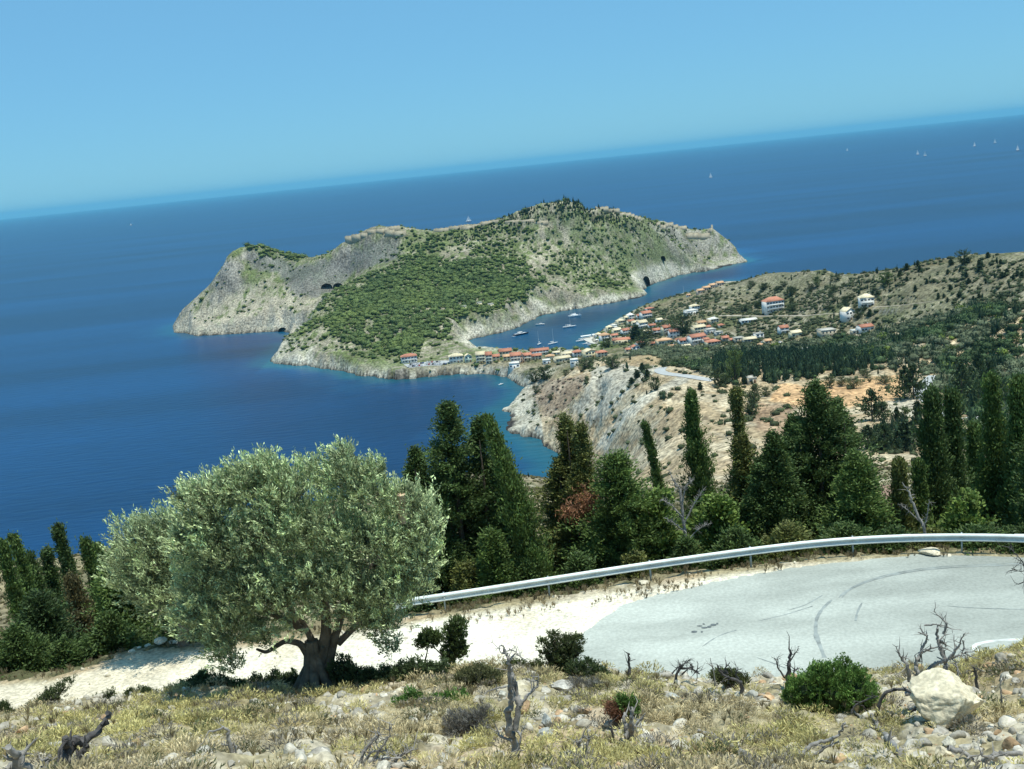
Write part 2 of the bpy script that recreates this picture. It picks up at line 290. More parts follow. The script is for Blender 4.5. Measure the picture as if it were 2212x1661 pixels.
for k in range(0, len(OUT), 1):
    a = OUT[max(k-1, 0)]; b = OUT[min(k+1, len(OUT)-1)]; t = (b-a)/np.linalg.norm(b-a); n = np.array([-t[1], t[0]]); n = n if n[1] > 0 else -n
    q = OUT[k]
    for dd, z in ((0, 193.75), (1.2, 193.4), (4, 191.2), (9, 188.6 if q[0] > -8 else 189.6), (17, 186.2 if q[0] > -8 else 187.6)):
        NP_.append(np.array([q[0]+n[0]*dd, q[1]+n[1]*dd, z]))
NP_ = np.array(NP_); NEARM = mq_fit(NP_, 1.2)
ROADPX = [(1205, 1500), (1222, 1430), (1240, 1388), (1262, 1365), (1300, 1337), (1345, 1307), (1400, 1290), (1470, 1274), (1560, 1254), (1680, 1232), (1800, 1215), (1900, 1204.5), (2000, 1198.5), (2100, 1199), (2212, 1203), (2330, 1212), (2450, 1224)]
ROADP = [tuple(pz(u, v, ROADZ)[:2]) for u, v in ROADPX]+[(44, 27), (36, 22), (22.5, 24.4), (18, 25.4), (12, 26), (6, 26.4)]
def Hnear(x, y):
    x = np.asarray(x, float); y = np.asarray(y, float)
    z = mq_eval(NEARM, x, y)
    ins = inpoly(x, y, OUT.tolist()+[(50, -50), (-60, -50)])
    crest = 22.2+np.where(x < 0, -x*.30, 0)
    plat = ins & (z < ROADZ+1.6)
    z = np.where(plat, ROADZ+np.maximum(z-ROADZ-.1, 0)*ss(0, 1.0, z-ROADZ-.1)+.02, z)
    rd = distline(x, y, ROADP, True); inr = inpoly(x, y, ROADP)
    rough = (fbm(x/1.6, y/1.6, 51, 4)-.5)*.55+(fbm(x/.45, y/.45, 61, 3)-.5)*.30+(fbm(x/.16, y/.16, 62, 2)-.5)*.12
    fl = np.where(plat, .12, 1.0); fl = fl*np.where(inr, 0, ss(0, .6, rd)*.9+.1)
    z = z+rough*fl
    return np.where(inr, np.minimum(z, ROADZ-.05), z)
def H(x, y):
    x = np.atleast_1d(np.asarray(x, float)); y = np.atleast_1d(np.asarray(y, float)); r = np.hypot(x, y); t = ss(54, 68, r)
    out = np.zeros_like(x); a = r < 68; b = r > 54
    hn = np.zeros_like(x); hf = np.zeros_like(x)
    if a.any(): hn[a] = Hnear(x[a], y[a])
    if b.any(): hf[b] = Hfar(x[b], y[b])
    return hn*(1-t)+hf*t
def H1(x, y): return float(H([x], [y])[0])
_RR = np.concatenate([np.arange(9, 75, .25), 75*np.exp(np.arange(0, 3.38, .0035))])
def hit(u, v, rmin=9):
    d = ray(u, v); h = math.hypot(d[0], d[1]); R = _RR[_RR >= rmin]
    if d[2] < -.001: R = R[R < (CZ-0)/-d[2]*h+20]
    x = d[0]/h*R; y = d[1]/h*R; zz = CZ+d[2]/h*R; g = np.maximum(H(x, y), 0); k = np.nonzero(zz <= g)[0]
    if not len(k): return pz(u, v, 0)
    k = k[0]
    if k == 0: return np.array([x[0], y[0], g[0]])
    a = zz[k-1]-g[k-1]; b = g[k]-zz[k]; t = a/(a+b+1e-9); r = R[k-1]+(R[k]-R[k-1])*t
    X, Y = d[0]/h*r, d[1]/h*r
    return np.array([X, Y, max(H1(X, Y), 0)])
def slant(p): return math.sqrt(p[0]**2+p[1]**2+(p[2]-CZ)**2)
def mpp(p): return slant(p)/FOC            # metres per photo unit there

ROADS = {}
def roadline(name, L, w, rmin=100):
    P = np.array([hit(u, v, rmin) for u, v in L]); S = np.r_[0, np.cumsum(np.hypot(*np.diff(P[:, :2], axis=0).T))]
    s_ = np.arange(0, S[-1], 5.); Q = np.c_[np.interp(s_, S, P[:, 0]), np.interp(s_, S, P[:, 1])]
    for _ in range(4): Q[1:-1] = (Q[:-2]+2*Q[1:-1]+Q[2:])/4
    z = H(Q[:, 0], Q[:, 1])
    for _ in range(25): z[1:-1] = (z[:-2]+2*z[1:-1]+z[2:])/4
    ROADS[name] = (np.c_[Q, z], w)
roadline('valley_road', [(1542, 822), (1520, 818), (1490, 812), (1462, 810), (1438, 808), (1424, 804), (1421, 799), (1434, 796), (1452, 796)], 7.5)
roadline('lower_road', [(2021, 812), (2004, 821), (1991, 831), (1990, 845), (1996, 858), (2010, 869), (2026, 880), (2035, 893), (2038, 910)], 7.5)
roadline('far_road', [(2090, 902), (2126, 905), (2160, 915), (2212, 930)], 6.5)
roadline('hill_track', [z3(a, b) for a, b in [(1120, 560), (1220, 555), (1350, 545), (1500, 525), (1650, 500), (1800, 475), (1950, 450), (2050, 435), (2211, 405)]], 4.)
roadline('cliff_path', [z2(a, b) for a, b in [(0, 488), (100, 460), (200, 425), (300, 400), (400, 370), (500, 345), (600, 315), (650, 300)]], 5., 1300)
roadline('village_lane', [z3(a, b) for a, b in [(0, 620), (130, 620), (280, 625), (450, 618), (640, 622), (800, 605), (870, 600)]], 4.)
roadline('car_park', [z6(a, b) for a, b in [(190, 322), (260, 312), (340, 304), (420, 298), (500, 294), (580, 292)]], 26., 900)
ROADMOD += list(ROADS.values())
SKYSAT = 1.0; SKYTINT = (.44, .88, 1.22, 1); SKYSTR = .1; HAZE = 2.1e-5
# ------------------------------------------------------------------ colour zones of the ground (outlines on the ground itself)
def gp(L): return [hit(u, v)[:2] for u, v in L]
ZP = dict(
    bulldozed=gp([(1290, 794), (1330, 786), (1420, 790), (1438, 798), (1400, 815), (1350, 858), (1300, 905), (1262, 900), (1235, 880), (1262, 850), (1275, 815)]),
    scree=gp([(1500, 815), (1470, 812), (1400, 848), (1340, 890), (1290, 960), (1310, 970), (1370, 900), (1440, 850)]),
    purple=gp([(1150, 835), (1200, 815), (1262, 815), (1250, 850), (1215, 880), (1180, 905), (1160, 880)]),
    field=gp([(1664, 867), (1682, 831), (1744, 834), (1774, 822), (1851, 819), (1893, 813), (1944, 810), (1952, 861), (1911, 867), (1836, 878), (1762, 872), (1711, 876)]),
    palebank=gp([(1915, 864), (1990, 862), (1985, 900), (1935, 900), (1920, 880)]),
    brownfield=gp([(1345, 775), (1400, 766), (1440, 778), (1420, 788), (1355, 786)]),
    bank=gp([(1640, 870), (1720, 878), (1700, 935), (1640, 930), (1600, 900)]),
    darkrock=gp([(530, 545), (600, 550), (650, 575), (700, 560), (860, 520), (860, 560), (760, 590), (690, 640), (640, 640), (600, 590), (540, 580)]),
    terr=gp([(1620, 600), (1760, 590), (2212, 545), (2212, 640), (2000, 700), (1900, 640), (1700, 640), (1560, 640)]),
    ledge=gp([(-100, 1345), (60, 1338), (150, 1345), (360, 1352), (365, 1372), (60, 1385), (-100, 1400)]),
)
def lerp(a, b, t): return a*(1-t[..., None])+np.asarray(b)*t[..., None]
def farcol(x, y, z, cd, nz):
    r = np.hypot(x, y); n1 = fbm(x/30, y/30, 71, 4); n2 = fbm(x/7, y/7, 72, 4); n3 = fbm(x/90, y/90, 73, 3)
    c = np.empty(x.shape+(3,)); c[...] = (.175, .155, .09)
    c = lerp(c, (.10, .115, .048), ss(.42, .62, n1)*.8)
    c = lerp(c, (.30, .25, .17), ss(.55, .68, n2)*.6)
    pen = (r > 1150) & ((x < 150) | (y > 1560+(x-150)*.9))
    c = np.where(pen[..., None], lerp(np.broadcast_to(np.array((.135, .165, .065)), c.shape), (.20, .19, .125), ss(.52, .64, n2)*.7), c)
    bare = ss(.54, .60, fbm(x/75, y/75, 77, 4))*ss(.35, .6, n2); c = lerp(c, (.29, .26, .19), np.where(pen, bare*.85, bare*.3))
    ter = ss(.16, .07, np.abs(((z+(n1-.5)*1.5)/2.7) % 1-.5))*ss(.46, .56, fbm(x/55+9, y/55, 78, 3))*(z > 12); c = lerp(c, (.40, .36, .27), ter*.75)
    steep = ss(.74, .55, nz)
    rockc = lerp(np.broadcast_to(np.array((.25, .235, .20)), c.shape), (.36, .33, .27), ss(.42, .6, n1))
    rockc = lerp(rockc, (.10, .10, .09), ss(.5, .60, fbm((x+y)/5, z/9+(x-y)/16, 79, 4))*.75)
    grn = pen & (x > -230); rsl = np.where((x > 20) & (x < 330) & (r > 330) & (r < 960), 0.12, np.where(grn, .42-.25*ss(.45, .6, n3), 1.))
    c = lerp(c, rockc, steep*rsl)
    # pale wave-washed rock above a dark waterline
    hi = (6+20*ss(.35, .7, n3))*np.where((x > 20) & (x < 330) & (r < 960), .35, 1.)
    c = lerp(c, (.47, .44, .35), ss(hi+6, hi-4, z)*ss(45, 12, cd)*np.where(r > 500, 1, 0)*(.55+.45*ss(.3, .5, n2)))
    west = ss(-215, -260, x)*(r > 1560)
    c = lerp(c, (.40, .355, .265), west*ss(80, 45, z+(n1-.5)*50)*ss(.3, .45, n2)*.85)
    east = ss(230, 260, x)*(r > 1600)*(y > 1560+(x-150)*.9)
    c = lerp(c, (.30, .285, .24), east*ss(1830, 1900, r)*ss(.35, .55, n2)*.7)
    def z_(k, col, f=1., soft=6):
        nonlocal c
        P = ZP[k]; ins = inpoly(x, y, P); d = distline(x, y, P, True); dd = np.where(ins, d, -d)+(n2-.5)*soft*1.6
        c = lerp(c, col, ss(-soft*.5, soft*.5, dd)*f)
    sl = (x > 20) & (x < 330) & (r > 330) & (r < 960)
    c = np.where(sl[..., None], lerp(np.broadcast_to(np.array((.40, .31, .19)), c.shape), (.46, .385, .26), ss(.45, .6, fbm((x+y*.35)/7, (y-x*.35)/28, 75, 3)))*(.72+.5*n2)[..., None], c)
    c = lerp(c, (.36, .25, .145), sl*ss(.56, .66, n1)*.35)
    z_('darkrock', (.15, .15, .14), .75, 12); z_('terr', (.205, .19, .12), .6, 14)
    z_('purple', (.21, .155, .12), .6, 8); z_('bulldozed', (.43, .395, .31), .95, 3.); z_('scree', (.50, .47, .38), .7, 3)
    z_('field', (.56, .355, .185), 1., 2.); z_('palebank', (.52, .46, .35), .9, 2); z_('brownfield', (.36, .27, .15), .9, 3); z_('bank', (.30, .20, .125), .8, 4)
    near = ss(330, 260, r)*(r < 340); c = lerp(c, (.30, .25, .15), near*.8); c = lerp(c, (.15, .14, .075), near*ss(.5, .6, n2)*.7)
    c = lerp(c, (.045, .04, .035), ss(1.9, 1.0, z+(n2-.5)*1.2)*(cd < 30))
    return c
def polar(a0, a1, na, R):
    A = np.radians(np.linspace(a0, a1, na)); RR, AA = np.meshgrid(R, A, indexing='ij'); X = np.sin(AA)*RR; Y = np.cos(AA)*RR
    n = len(R); i = np.arange((n-1)*(na-1)); k = i//(na-1)*na+i % (na-1)
    return X, Y, np.c_[k, k+1, k+na+1, k+na]
def normals_z(X, Y, Z):
    a = np.stack([np.gradient(X, axis=0), np.gradient(Y, axis=0), np.gradient(Z, axis=0)], -1)
    b = np.stack([np.gradient(X, axis=1), np.gradient(Y, axis=1), np.gradient(Z, axis=1)], -1)
    n = np.cross(a, b); return np.abs(n[..., 2])/(np.linalg.norm(n, axis=-1)+1e-9)
R = [66.]
while R[-1] < 2150: R.append(R[-1]+max(.35, min(R[-1]*.0075, 4.2)))
R = np.array(R); X, Y, F = polar(-38, 38, 820, R); Z, CDm = Hfar(X, Y, True)
rr = np.hypot(X, Y); Z = np.where(rr < 70, H(X.ravel(), Y.ravel()).reshape(X.shape) if False else Z-np.where(rr < 70, .4, 0), Z)
Zn = normals_z(X, Y, Z); C = farcol(X, Y, Z, CDm, Zn)
keep = (Z > -6).ravel(); Fk = F[keep[F].any(1)]
use = np.zeros(X.size, bool); use[Fk.ravel()] = True; idx = np.cumsum(use)-1
terrain = mk('terrain', np.c_[X.ravel(), Y.ravel(), Z.ravel()][use], idx[Fk], M['terrain'], col=C.reshape(-1, 3)[use], smooth=True)
tag(terrain, 'rocky green peninsula and dry headland falling to the sea', kind='structure')
TX, TY, TZ, TCD, TNZ = X, Y, Z, CDm, Zn
# near hillside
R = [5.]
while R[-1] < 70: R.append(R[-1]+max(.07, R[-1]*.006))
R = np.array(R); X, Y, F = polar(-46, 46, 760, R); Z = H(X.ravel(), Y.ravel()).reshape(X.shape)+.0
n1 = fbm(X/1.3, Y/1.3, 81, 4); n2 = fbm(X/.25, Y/.25, 82, 3); n3 = fbm(X/5, Y/5, 83, 3)
C = np.empty(X.shape+(3,)); C[...] = (.36, .31, .19)
C = lerp(C, (.50, .445, .33), ss(.5, .6, n1)); C = lerp(C, (.42, .30, .18), ss(.55, .66, n3)*.5); C = lerp(C, (.13, .11, .06), ss(.56, .64, n2)*.55)
plat = inpoly(X, Y, OUT.tolist()+[(50, -50), (-60, -50)]) & (Z < ROADZ+.35)
od = distline(X, Y, OUT)
pl = np.where(plat, 1., 0)*ss(.25, .8+.6*n1, od*(1 if True else 0))
C = lerp(C, (.78, .73, .585), pl*(.92+.08*n2)); C = lerp(C, (.55, .47, .33), pl*ss(.58, .66, n1)*ss(4, .5, od)*.8)
C = lerp(C, (.60, .53, .39), pl*ss(-9, -17, X)*.85); C = lerp(C, (.84, .80, .66), pl*ss(3.5, 0, np.abs(X+3))*.7)
out = ~inpoly(X, Y, OUT.tolist()+[(50, -50), (-60, -50)])
C = np.where(out[..., None], lerp(np.broadcast_to(np.array((.26, .22, .13)), C.shape), (.10, .10, .05), ss(.45, .6, n1)), C)
led = inpoly(X, Y, ZP['ledge']); C = np.where(led[..., None], np.array((.55, .50, .40))*(.8+.4*n1)[..., None], C)
hill = mk('ground', np.c_[X.ravel(), Y.ravel(), Z.ravel()], F, M['near'], col=C.reshape(-1, 3), smooth=True)
tag(hill, 'stony hillside with a pale gravel lay-by beside the bend', kind='structure')
NX, NY, NZ = X, Y, Z
# ------------------------------------------------------------------ sea
m, nt, out_ = nodes('sea_water'); L = nt.links.new; M['sea'] = m
b = N(nt, 'ShaderNodeBsdfPrincipled'); b.inputs['Roughness'].default_value = .32; b.inputs['IOR'].default_value = 1.33; b.inputs['Specular IOR Level'].default_value = .35
at = N(nt, 'ShaderNodeAttribute'); at.attribute_name = 'Col'; tc = N(nt, 'ShaderNodeTexCoord')
mp = N(nt, 'ShaderNodeMapping'); mp.inputs['Scale'].default_value = (.0006, .0032, 1); mp.inputs['Rotation'].default_value = (0, 0, .12); L(tc.outputs['Object'], mp.inputs['Vector'])
ns = N(nt, 'ShaderNodeTexNoise'); ns.inputs['Scale'].default_value = 1.; ns.inputs['Detail'].default_value = 5; ns.inputs['Distortion'].default_value = .6; L(mp.outputs[0], ns.inputs['Vector'])
mr = N(nt, 'ShaderNodeMapRange'); mr.inputs['From Min'].default_value = .35; mr.inputs['From Max'].default_value = .65; mr.inputs['To Min'].default_value = .70; mr.inputs['To Max'].default_value = 1.32; L(ns.outputs['Fac'], mr.inputs['Value'])
mp2 = N(nt, 'ShaderNodeMapping'); mp2.inputs['Scale'].default_value = (.05, .16, 1); mp2.inputs['Rotation'].default_value = (0, 0, -.25); L(tc.outputs['Object'], mp2.inputs['Vector'])
n2_ = N(nt, 'ShaderNodeTexNoise'); n2_.inputs['Scale'].default_value = 1.; n2_.inputs['Detail'].default_value = 6; L(mp2.outputs[0], n2_.inputs['Vector'])
mr2 = N(nt, 'ShaderNodeMapRange'); mr2.inputs['From Min'].default_value = .3; mr2.inputs['From Max'].default_value = .7; mr2.inputs['To Min'].default_value = .85; mr2.inputs['To Max'].default_value = 1.16; L(n2_.outputs['Fac'], mr2.inputs['Value'])
mm = N(nt, 'ShaderNodeMath'); mm.operation = 'MULTIPLY'; L(mr.outputs['Result'], mm.inputs[0]); L(mr2.outputs['Result'], mm.inputs[1])
vm = N(nt, 'ShaderNodeVectorMath'); vm.operation = 'SCALE'; L(at.outputs['Color'], vm.inputs[0]); L(mm.outputs[0], vm.inputs['Scale']); L(vm.outputs[0], b.inputs['Base Color'])
bp = N(nt, 'ShaderNodeBump'); bp.inputs['Distance'].default_value = 1.2; bp.inputs['Strength'].default_value = .5; L(n2_.outputs['Fac'], bp.inputs['Height']); L(bp.outputs[0], b.inputs['Normal'])
L(b.outputs[0], out_.inputs['Surface'])
R = 150*np.exp(np.arange(0, 2.75, .007)); R = np.concatenate([R, R[-1]*np.exp(np.arange(.04, 3.7, .04))])
X, Y, F = polar(-60, 60, 700, R); cd = -coastd(X, Y); r = np.hypot(X, Y)
n = fbm(X/35, Y/35, 91, 4)
C = np.empty(X.shape+(3,)); C[...] = (.0010, .029, .094)
C = lerp(C, (.005, .060, .150), ss(85, 20, cd+(n-.5)*55)*(r < 2400)*.7*np.where(X < -300, .4, 1))
C = lerp(C, (.010, .105, .140), ss(34, 6, cd+(n-.5)*26)*(r < 2400)*.8*np.where(X < -300, .45, 1))
inlet = inpoly(X, Y, [(-60, 1230), (110, 1190), (260, 1500), (330, 1800), (200, 1680), (-40, 1380)]); C = np.where(inlet[..., None], lerp(C, (.006, .058, .115), np.full(X.shape, .6)), C)
sea = mk('sea', np.c_[X.ravel(), Y.ravel(), np.zeros(X.size)], F, M['sea'], col=C.reshape(-1, 3)); tag(sea, 'deep blue sea, turquoise along the rocks', kind='structure')
# haze: real air over the sea
m, nt, out_ = nodes('sea_haze'); vs = N(nt, 'ShaderNodeVolumePrincipled'); vs.inputs['Color'].default_value = (.24, .71, 1., 1); vs.inputs['Density'].default_value = HAZE; vs.inputs['Anisotropy'].default_value = .0
nt.links.new(vs.outputs[0], out_.inputs['Volume'])
hz = MB().box((0, 55000, 230), (160000, 120000, 560)).build('haze', m); tag(hz, 'pale blue haze over the sea', kind='structure')
# ------------------------------------------------------------------ foliage tools
def unit(v): return v/(np.linalg.norm(v, axis=-1, keepdims=True)+1e-9)
def leafquads(C, A, l, w, rng):
    """narrow rhombic leaves: centres C, axes A"""
    n = len(C); A = unit(A); S = unit(np.cross(A, rng.normal(size=(n, 3)))); l = np.broadcast_to(l, (n,))[:, None]; w = np.broadcast_to(w, (n,))[:, None]
    V = np.stack([C-A*l/2, C+S*w/2+A*l*.08, C+A*l/2, C-S*w/2+A*l*.08], 1).reshape(-1, 3)
    return V, np.arange(4*n).reshape(n, 4)
def ico(sub=1):
    t = (1+5**.5)/2; V = [(-1, t, 0), (1, t, 0), (-1, -t, 0), (1, -t, 0), (0, -1, t), (0, 1, t), (0, -1, -t), (0, 1, -t), (t, 0, -1), (t, 0, 1), (-t, 0, -1), (-t, 0, 1)]
    F = [(0, 11, 5), (0, 5, 1), (0, 1, 7), (0, 7, 10), (0, 10, 11), (1, 5, 9), (5, 11, 4), (11, 10, 2), (10, 7, 6), (7, 1, 8), (3, 9, 4), (3, 4, 2), (3, 2, 6), (3, 6, 8), (3, 8, 9), (4, 9, 5), (2, 4, 11), (6, 2, 10), (8, 6, 7), (9, 8, 1)]
    V = [np.array(v, float)/math.hypot(1, t) for v in V]
    for _ in range(sub):
        c = {}; G = []
        def mid(a, b):
            k = (min(a, b), max(a, b))
            if k not in c: q = V[a]+V[b]; V.append(q/np.linalg.norm(q)); c[k] = len(V)-1
            return c[k]
        for a, b, d in F:
            x, y, z = mid(a, b), mid(b, d), mid(d, a); G += [(a, x, z), (b, y, x), (d, z, y), (x, y, z)]
        F = G
    return np.array(V), np.array(F)
ICO1 = ico(1); ICO2 = ico(2); ICO3 = ico(3)
def clump(rng, kind='bush', leafn=60, core=True):
    """a small base plant of unit radius/height: rough core plus leaf tufts; returns V, F(tri), shade"""
    V, F = ICO1; V = V.copy(); r = .72+.35*rng.random(len(V)); V = V*r[:, None]
    if kind == 'bush': V[:, 2] = V[:, 2]*.62+.5
    elif kind == 'cyp': V[:, 2] = V[:, 2]*.5+.5; V[:, :2] *= (.55*(1-.75*np.abs(V[:, 2:3]-.3)).clip(.1))*.9
    elif kind == 'pine': V[:, 2] = V[:, 2]*.45+.62
    elif kind == 'cone': V[:, 2] = V[:, 2]*.5+.5; V[:, :2] *= (1.1-V[:, 2:3]).clip(.08)
    sh = .55+.3*rng.random(len(V)); V = V*(.86 if leafn else 1)
    Vs = [V]; Fs = [F]; S = [sh]
    if leafn:
        th = rng.random(leafn)*2*pi; q = rng.random(leafn)
        if kind == 'bush': z = q**.8; R = np.sqrt(1-(z-.35)**2*1.6).clip(.3); P = np.c_[np.cos(th)*R, np.sin(th)*R, z]; up = .6
        elif kind == 'pine': z = .25+.8*q; R = np.sqrt((1-((z-.6)/.48)**2).clip(.1)); P = np.c_[np.cos(th)*R, np.sin(th)*R, z]; up = .5
        elif kind == 'cyp': z = q; R = .5*(np.sin(pi*(z*.86+.12))**.8); P = np.c_[np.cos(th)*R, np.sin(th)*R, z]; up = 2.2
        else: z = q**1.2; R = (1.02-z)*1.; P = np.c_[np.cos(th)*R, np.sin(th)*R, z]; up = .4
        lobe = .72+.5*vn(np.cos(th)*1.7+z*2.3+9, np.sin(th)*1.7+z*3.1+5, int(rng.integers(999)))
        P[:, :2] *= lobe[:, None]; A = P-[0, 0, .4]; A[:, 2] += up; A = unit(A)+rng.normal(size=(leafn, 3))*.45
        LV, LF = leafquads(P, A, .30 if kind != 'cyp' else .16, .17 if kind != 'cyp' else .12, rng)
        o = len(V); T = np.concatenate([LF[:, [0, 1, 2]], LF[:, [0, 2, 3]]])+o; Vs.append(LV); Fs.append(T)
        S.append(np.repeat(.75+.5*rng.random(leafn)*(.6+.6*z), 4))
    return np.concatenate(Vs), np.concatenate(Fs), np.concatenate(S)
def scatter(name, pts, rad, hgt, cols, kinds, mat_, label, rng, leafn=40, lean=0.0):
    """many plants as one mesh: pts (n,3)"""
    base = {}
    for k in sorted(set(kinds)): base[k] = [clump(rng, k, leafn) for _ in range(5)]
    VV = []; FF = []; CC = []; n = 0; kinds = np.array(kinds)
    for k, bl in base.items():
        for bi, (V, F, S) in enumerate(bl):
            ids = np.nonzero((kinds == k) & (np.arange(len(pts)) % 5 == bi))[0]
            if not len(ids): continue
            a = rng.random(len(ids))*2*pi; ca, sa = np.cos(a)[:, None], np.sin(a)[:, None]
            X = (V[None, :, 0]*ca-V[None, :, 1]*sa)*rad[ids, None]+pts[ids, 0, None]; Y = (V[None, :, 0]*sa+V[None, :, 1]*ca)*rad[ids, None]+pts[ids, 1, None]
            Z = V[None, :, 2]*hgt[ids, None]+pts[ids, 2, None]-.1*hgt[ids, None]
            VV.append(np.stack([X, Y, Z], -1).reshape(-1, 3)); CC.append((cols[ids][:, None, :]*S[None, :, None]).reshape(-1, 3))
            FF.append((F[None]+(np.arange(len(ids))*len(V))[:, None, None]).reshape(-1, 3)+n); n += len(ids)*len(V)
    o = mk(name, np.concatenate(VV), np.concatenate(FF), mat_, col=np.concatenate(CC))
    if label: tag(o, label, kind='stuff')
    return o
def samp(poly_or_mask, dens, rng, X=None, Y=None, Z=None):
    """random points of the terrain grid, dens = plants per m2 (array over the grid)"""
    X = TX if X is None else X; Y = TY if Y is None else Y; Z = TZ if Z is None else Z
    ex = np.hypot(X[1:, 1:]-X[:-1, 1:], Y[1:, 1:]-Y[:-1, 1:])*np.hypot(X[1:, 1:]-X[1:, :-1], Y[1:, 1:]-Y[1:, :-1])
    lam = (dens[1:, 1:]*ex).clip(0, 3); k = rng.poisson(lam); ii, jj = np.nonzero(k); rep = k[ii, jj]; ii = np.repeat(ii, rep); jj = np.repeat(jj, rep)
    a = rng.random(len(ii)); b = rng.random(len(ii))
    f = lambda G: (G[ii, jj]*(1-a)*(1-b)+G[ii+1, jj]*a*(1-b)+G[ii, jj+1]*(1-a)*b+G[ii+1, jj+1]*a*b)
    return np.c_[f(X), f(Y), f(Z)]
r1 = np.random.default_rng(11)
r = np.hypot(TX, TY); PEN = (r > 1120) & ((TX < 120) | (TY > 1560+(TX-150)*.9)) & (TCD > 0)
LANDM = TCD > 0
def zin(k, dil=0): return inpoly(TX, TY, ZP[k])
def gpoly(L): return np.array([hit(u, v)[:2] for u, v in L])
ZP['knob'] = gpoly([(590, 785), (604, 745), (663, 690), (740, 620), (800, 590), (880, 545), (960, 500), (1060, 490), (1180, 470), (1300, 470), (1400, 520), (1440, 580), (1390, 620), (1250, 655), (1130, 690), (1015, 745), (990, 775), (880, 770), (760, 785), (650, 775)])
ZP['dense'] = gpoly([(880, 770), (740, 740), (700, 690), (800, 610), (900, 560), (1000, 560), (1130, 560), (1180, 600), (1130, 660), (1010, 730), (990, 775)])
ZP['caphead'] = gpoly([(526, 534), (600, 534), (690, 551), (660, 560), (600, 556), (540, 545)])
ZP['summit'] = gpoly([(1040, 478), (1120, 452), (1190, 434), (1260, 440), (1330, 456), (1350, 480), (1300, 500), (1200, 500), (1120, 490)])
n1 = fbm(TX/40, TY/40, 201, 4); n2 = fbm(TX/13, TY/13, 202, 3)
inK = inpoly(TX, TY, ZP['knob']); inDn = inpoly(TX, TY, ZP['dense']); inCp = inpoly(TX, TY, ZP['caphead']); inSm = inpoly(TX, TY, ZP['summit'])
dens = PEN*.0065*ss(.34, .6, n1)*ss(6, 14, TZ)
dens = np.where(PEN & (TX > -150), .016*ss(.3, .5, n1)+.007*ss(.4, .6, n2), dens); dens = np.where(inK & PEN, .034*ss(.28, .5, n1)+.010, dens); dens = np.where(inDn & PEN, .078*ss(.10, .34, n1), dens)
dens = np.where(inCp, .03, dens); dens = np.where(inSm & PEN, .05, dens)
dens = dens*(1-.8*ss(.54, .60, fbm(TX/75, TY/75, 77, 4))*(1-.6*inDn)); dens = dens*ss(7, 15, TZ+(n2-.5)*8)*ss(14, 26, TCD+(n2-.5)*16)
isth = (r > 1100) & (r < 1290) & (TX > -170) & (TX < 130); dens = np.where(isth & (TX > -100), np.where(TZ < 8, .012*ss(1.5, 4, TZ), dens*.12), dens)
P = samp(None, dens, r1); nn = len(P); rad = (1.2+1.1*fbm(P[:, 0]/25, P[:, 1]/25, 206, 3)*2*r1.random(nn)+2.4*r1.random(nn)**3); dense_ = inpoly(P[:, 0], P[:, 1], ZP['dense']) | inpoly(P[:, 0], P[:, 1], ZP['caphead']); rad = np.where(dense_, rad*1.4, rad)
ca = np.array((.195, .250, .078)); cb = np.array((.085, .130, .055)); t = (fbm(P[:, 0]/60, P[:, 1]/60, 205, 3)*.9+r1.random(nn)*.5-.25).clip(0, 1)[:, None]; cols = ca*(1-t)+cb*t; cols *= (.75+.5*r1.random((nn, 1)))
sm = inpoly(P[:, 0], P[:, 1], ZP['summit']); kinds = np.where(sm & (r1.random(nn) < .6), 'cyp', 'pine'); cols[kinds == 'cyp'] = (.038, .066, .036)
hg = np.where(kinds == 'cyp', rad*2.6, rad*1.25)
scatter('pine_wood', P, rad, hg, cols, kinds, M['far_leaf'], 'pale green pine wood and scrub over the peninsula', r1, leafn=26); print('pen', nn)
# the dark cypresses along the fortified crest
crest = [z2(a, b) for a, b in [(-200, 285), (0, 285), (60, 270), (120, 265), (180, 255), (240, 240), (300, 215), (360, 200), (420, 180), (480, 160), (540, 145), (600, 128), (660, 108), (720, 98), (780, 98), (840, 100), (900, 112), (960, 125), (1020, 140), (1080, 150), (1140, 170), (1200, 190), (1260, 208), (1320, 222), (1400, 240), (1480, 258), (1540, 262), (1600, 275)]]
Pc = []
for k in range(520):
    i = r1.integers(len(crest)-1); t = r1.random(); u = crest[i][0]*(1-t)+crest[i+1][0]*t; v = crest[i][1]*(1-t)+crest[i+1][1]*t+r1.random()**1.3*34+6
    p = hit(u, v, 1500)
    if p[2] > 20: Pc.append(p)
Pc = np.array(Pc); nn = len(Pc); rad = 1.5+1.1*r1.random(nn)
kc = np.where(r1.random(nn) < .6, 'cyp', 'bush')
scatter('cypress_belt', Pc, rad, np.where(kc == 'cyp', rad*2.6, rad*1.3), np.tile((.038, .066, .038), (nn, 1))*(.7+.7*r1.random((nn, 1))), kc, M['far_leaf'], 'dark cypresses massed along the fortress crest', r1, leafn=20)
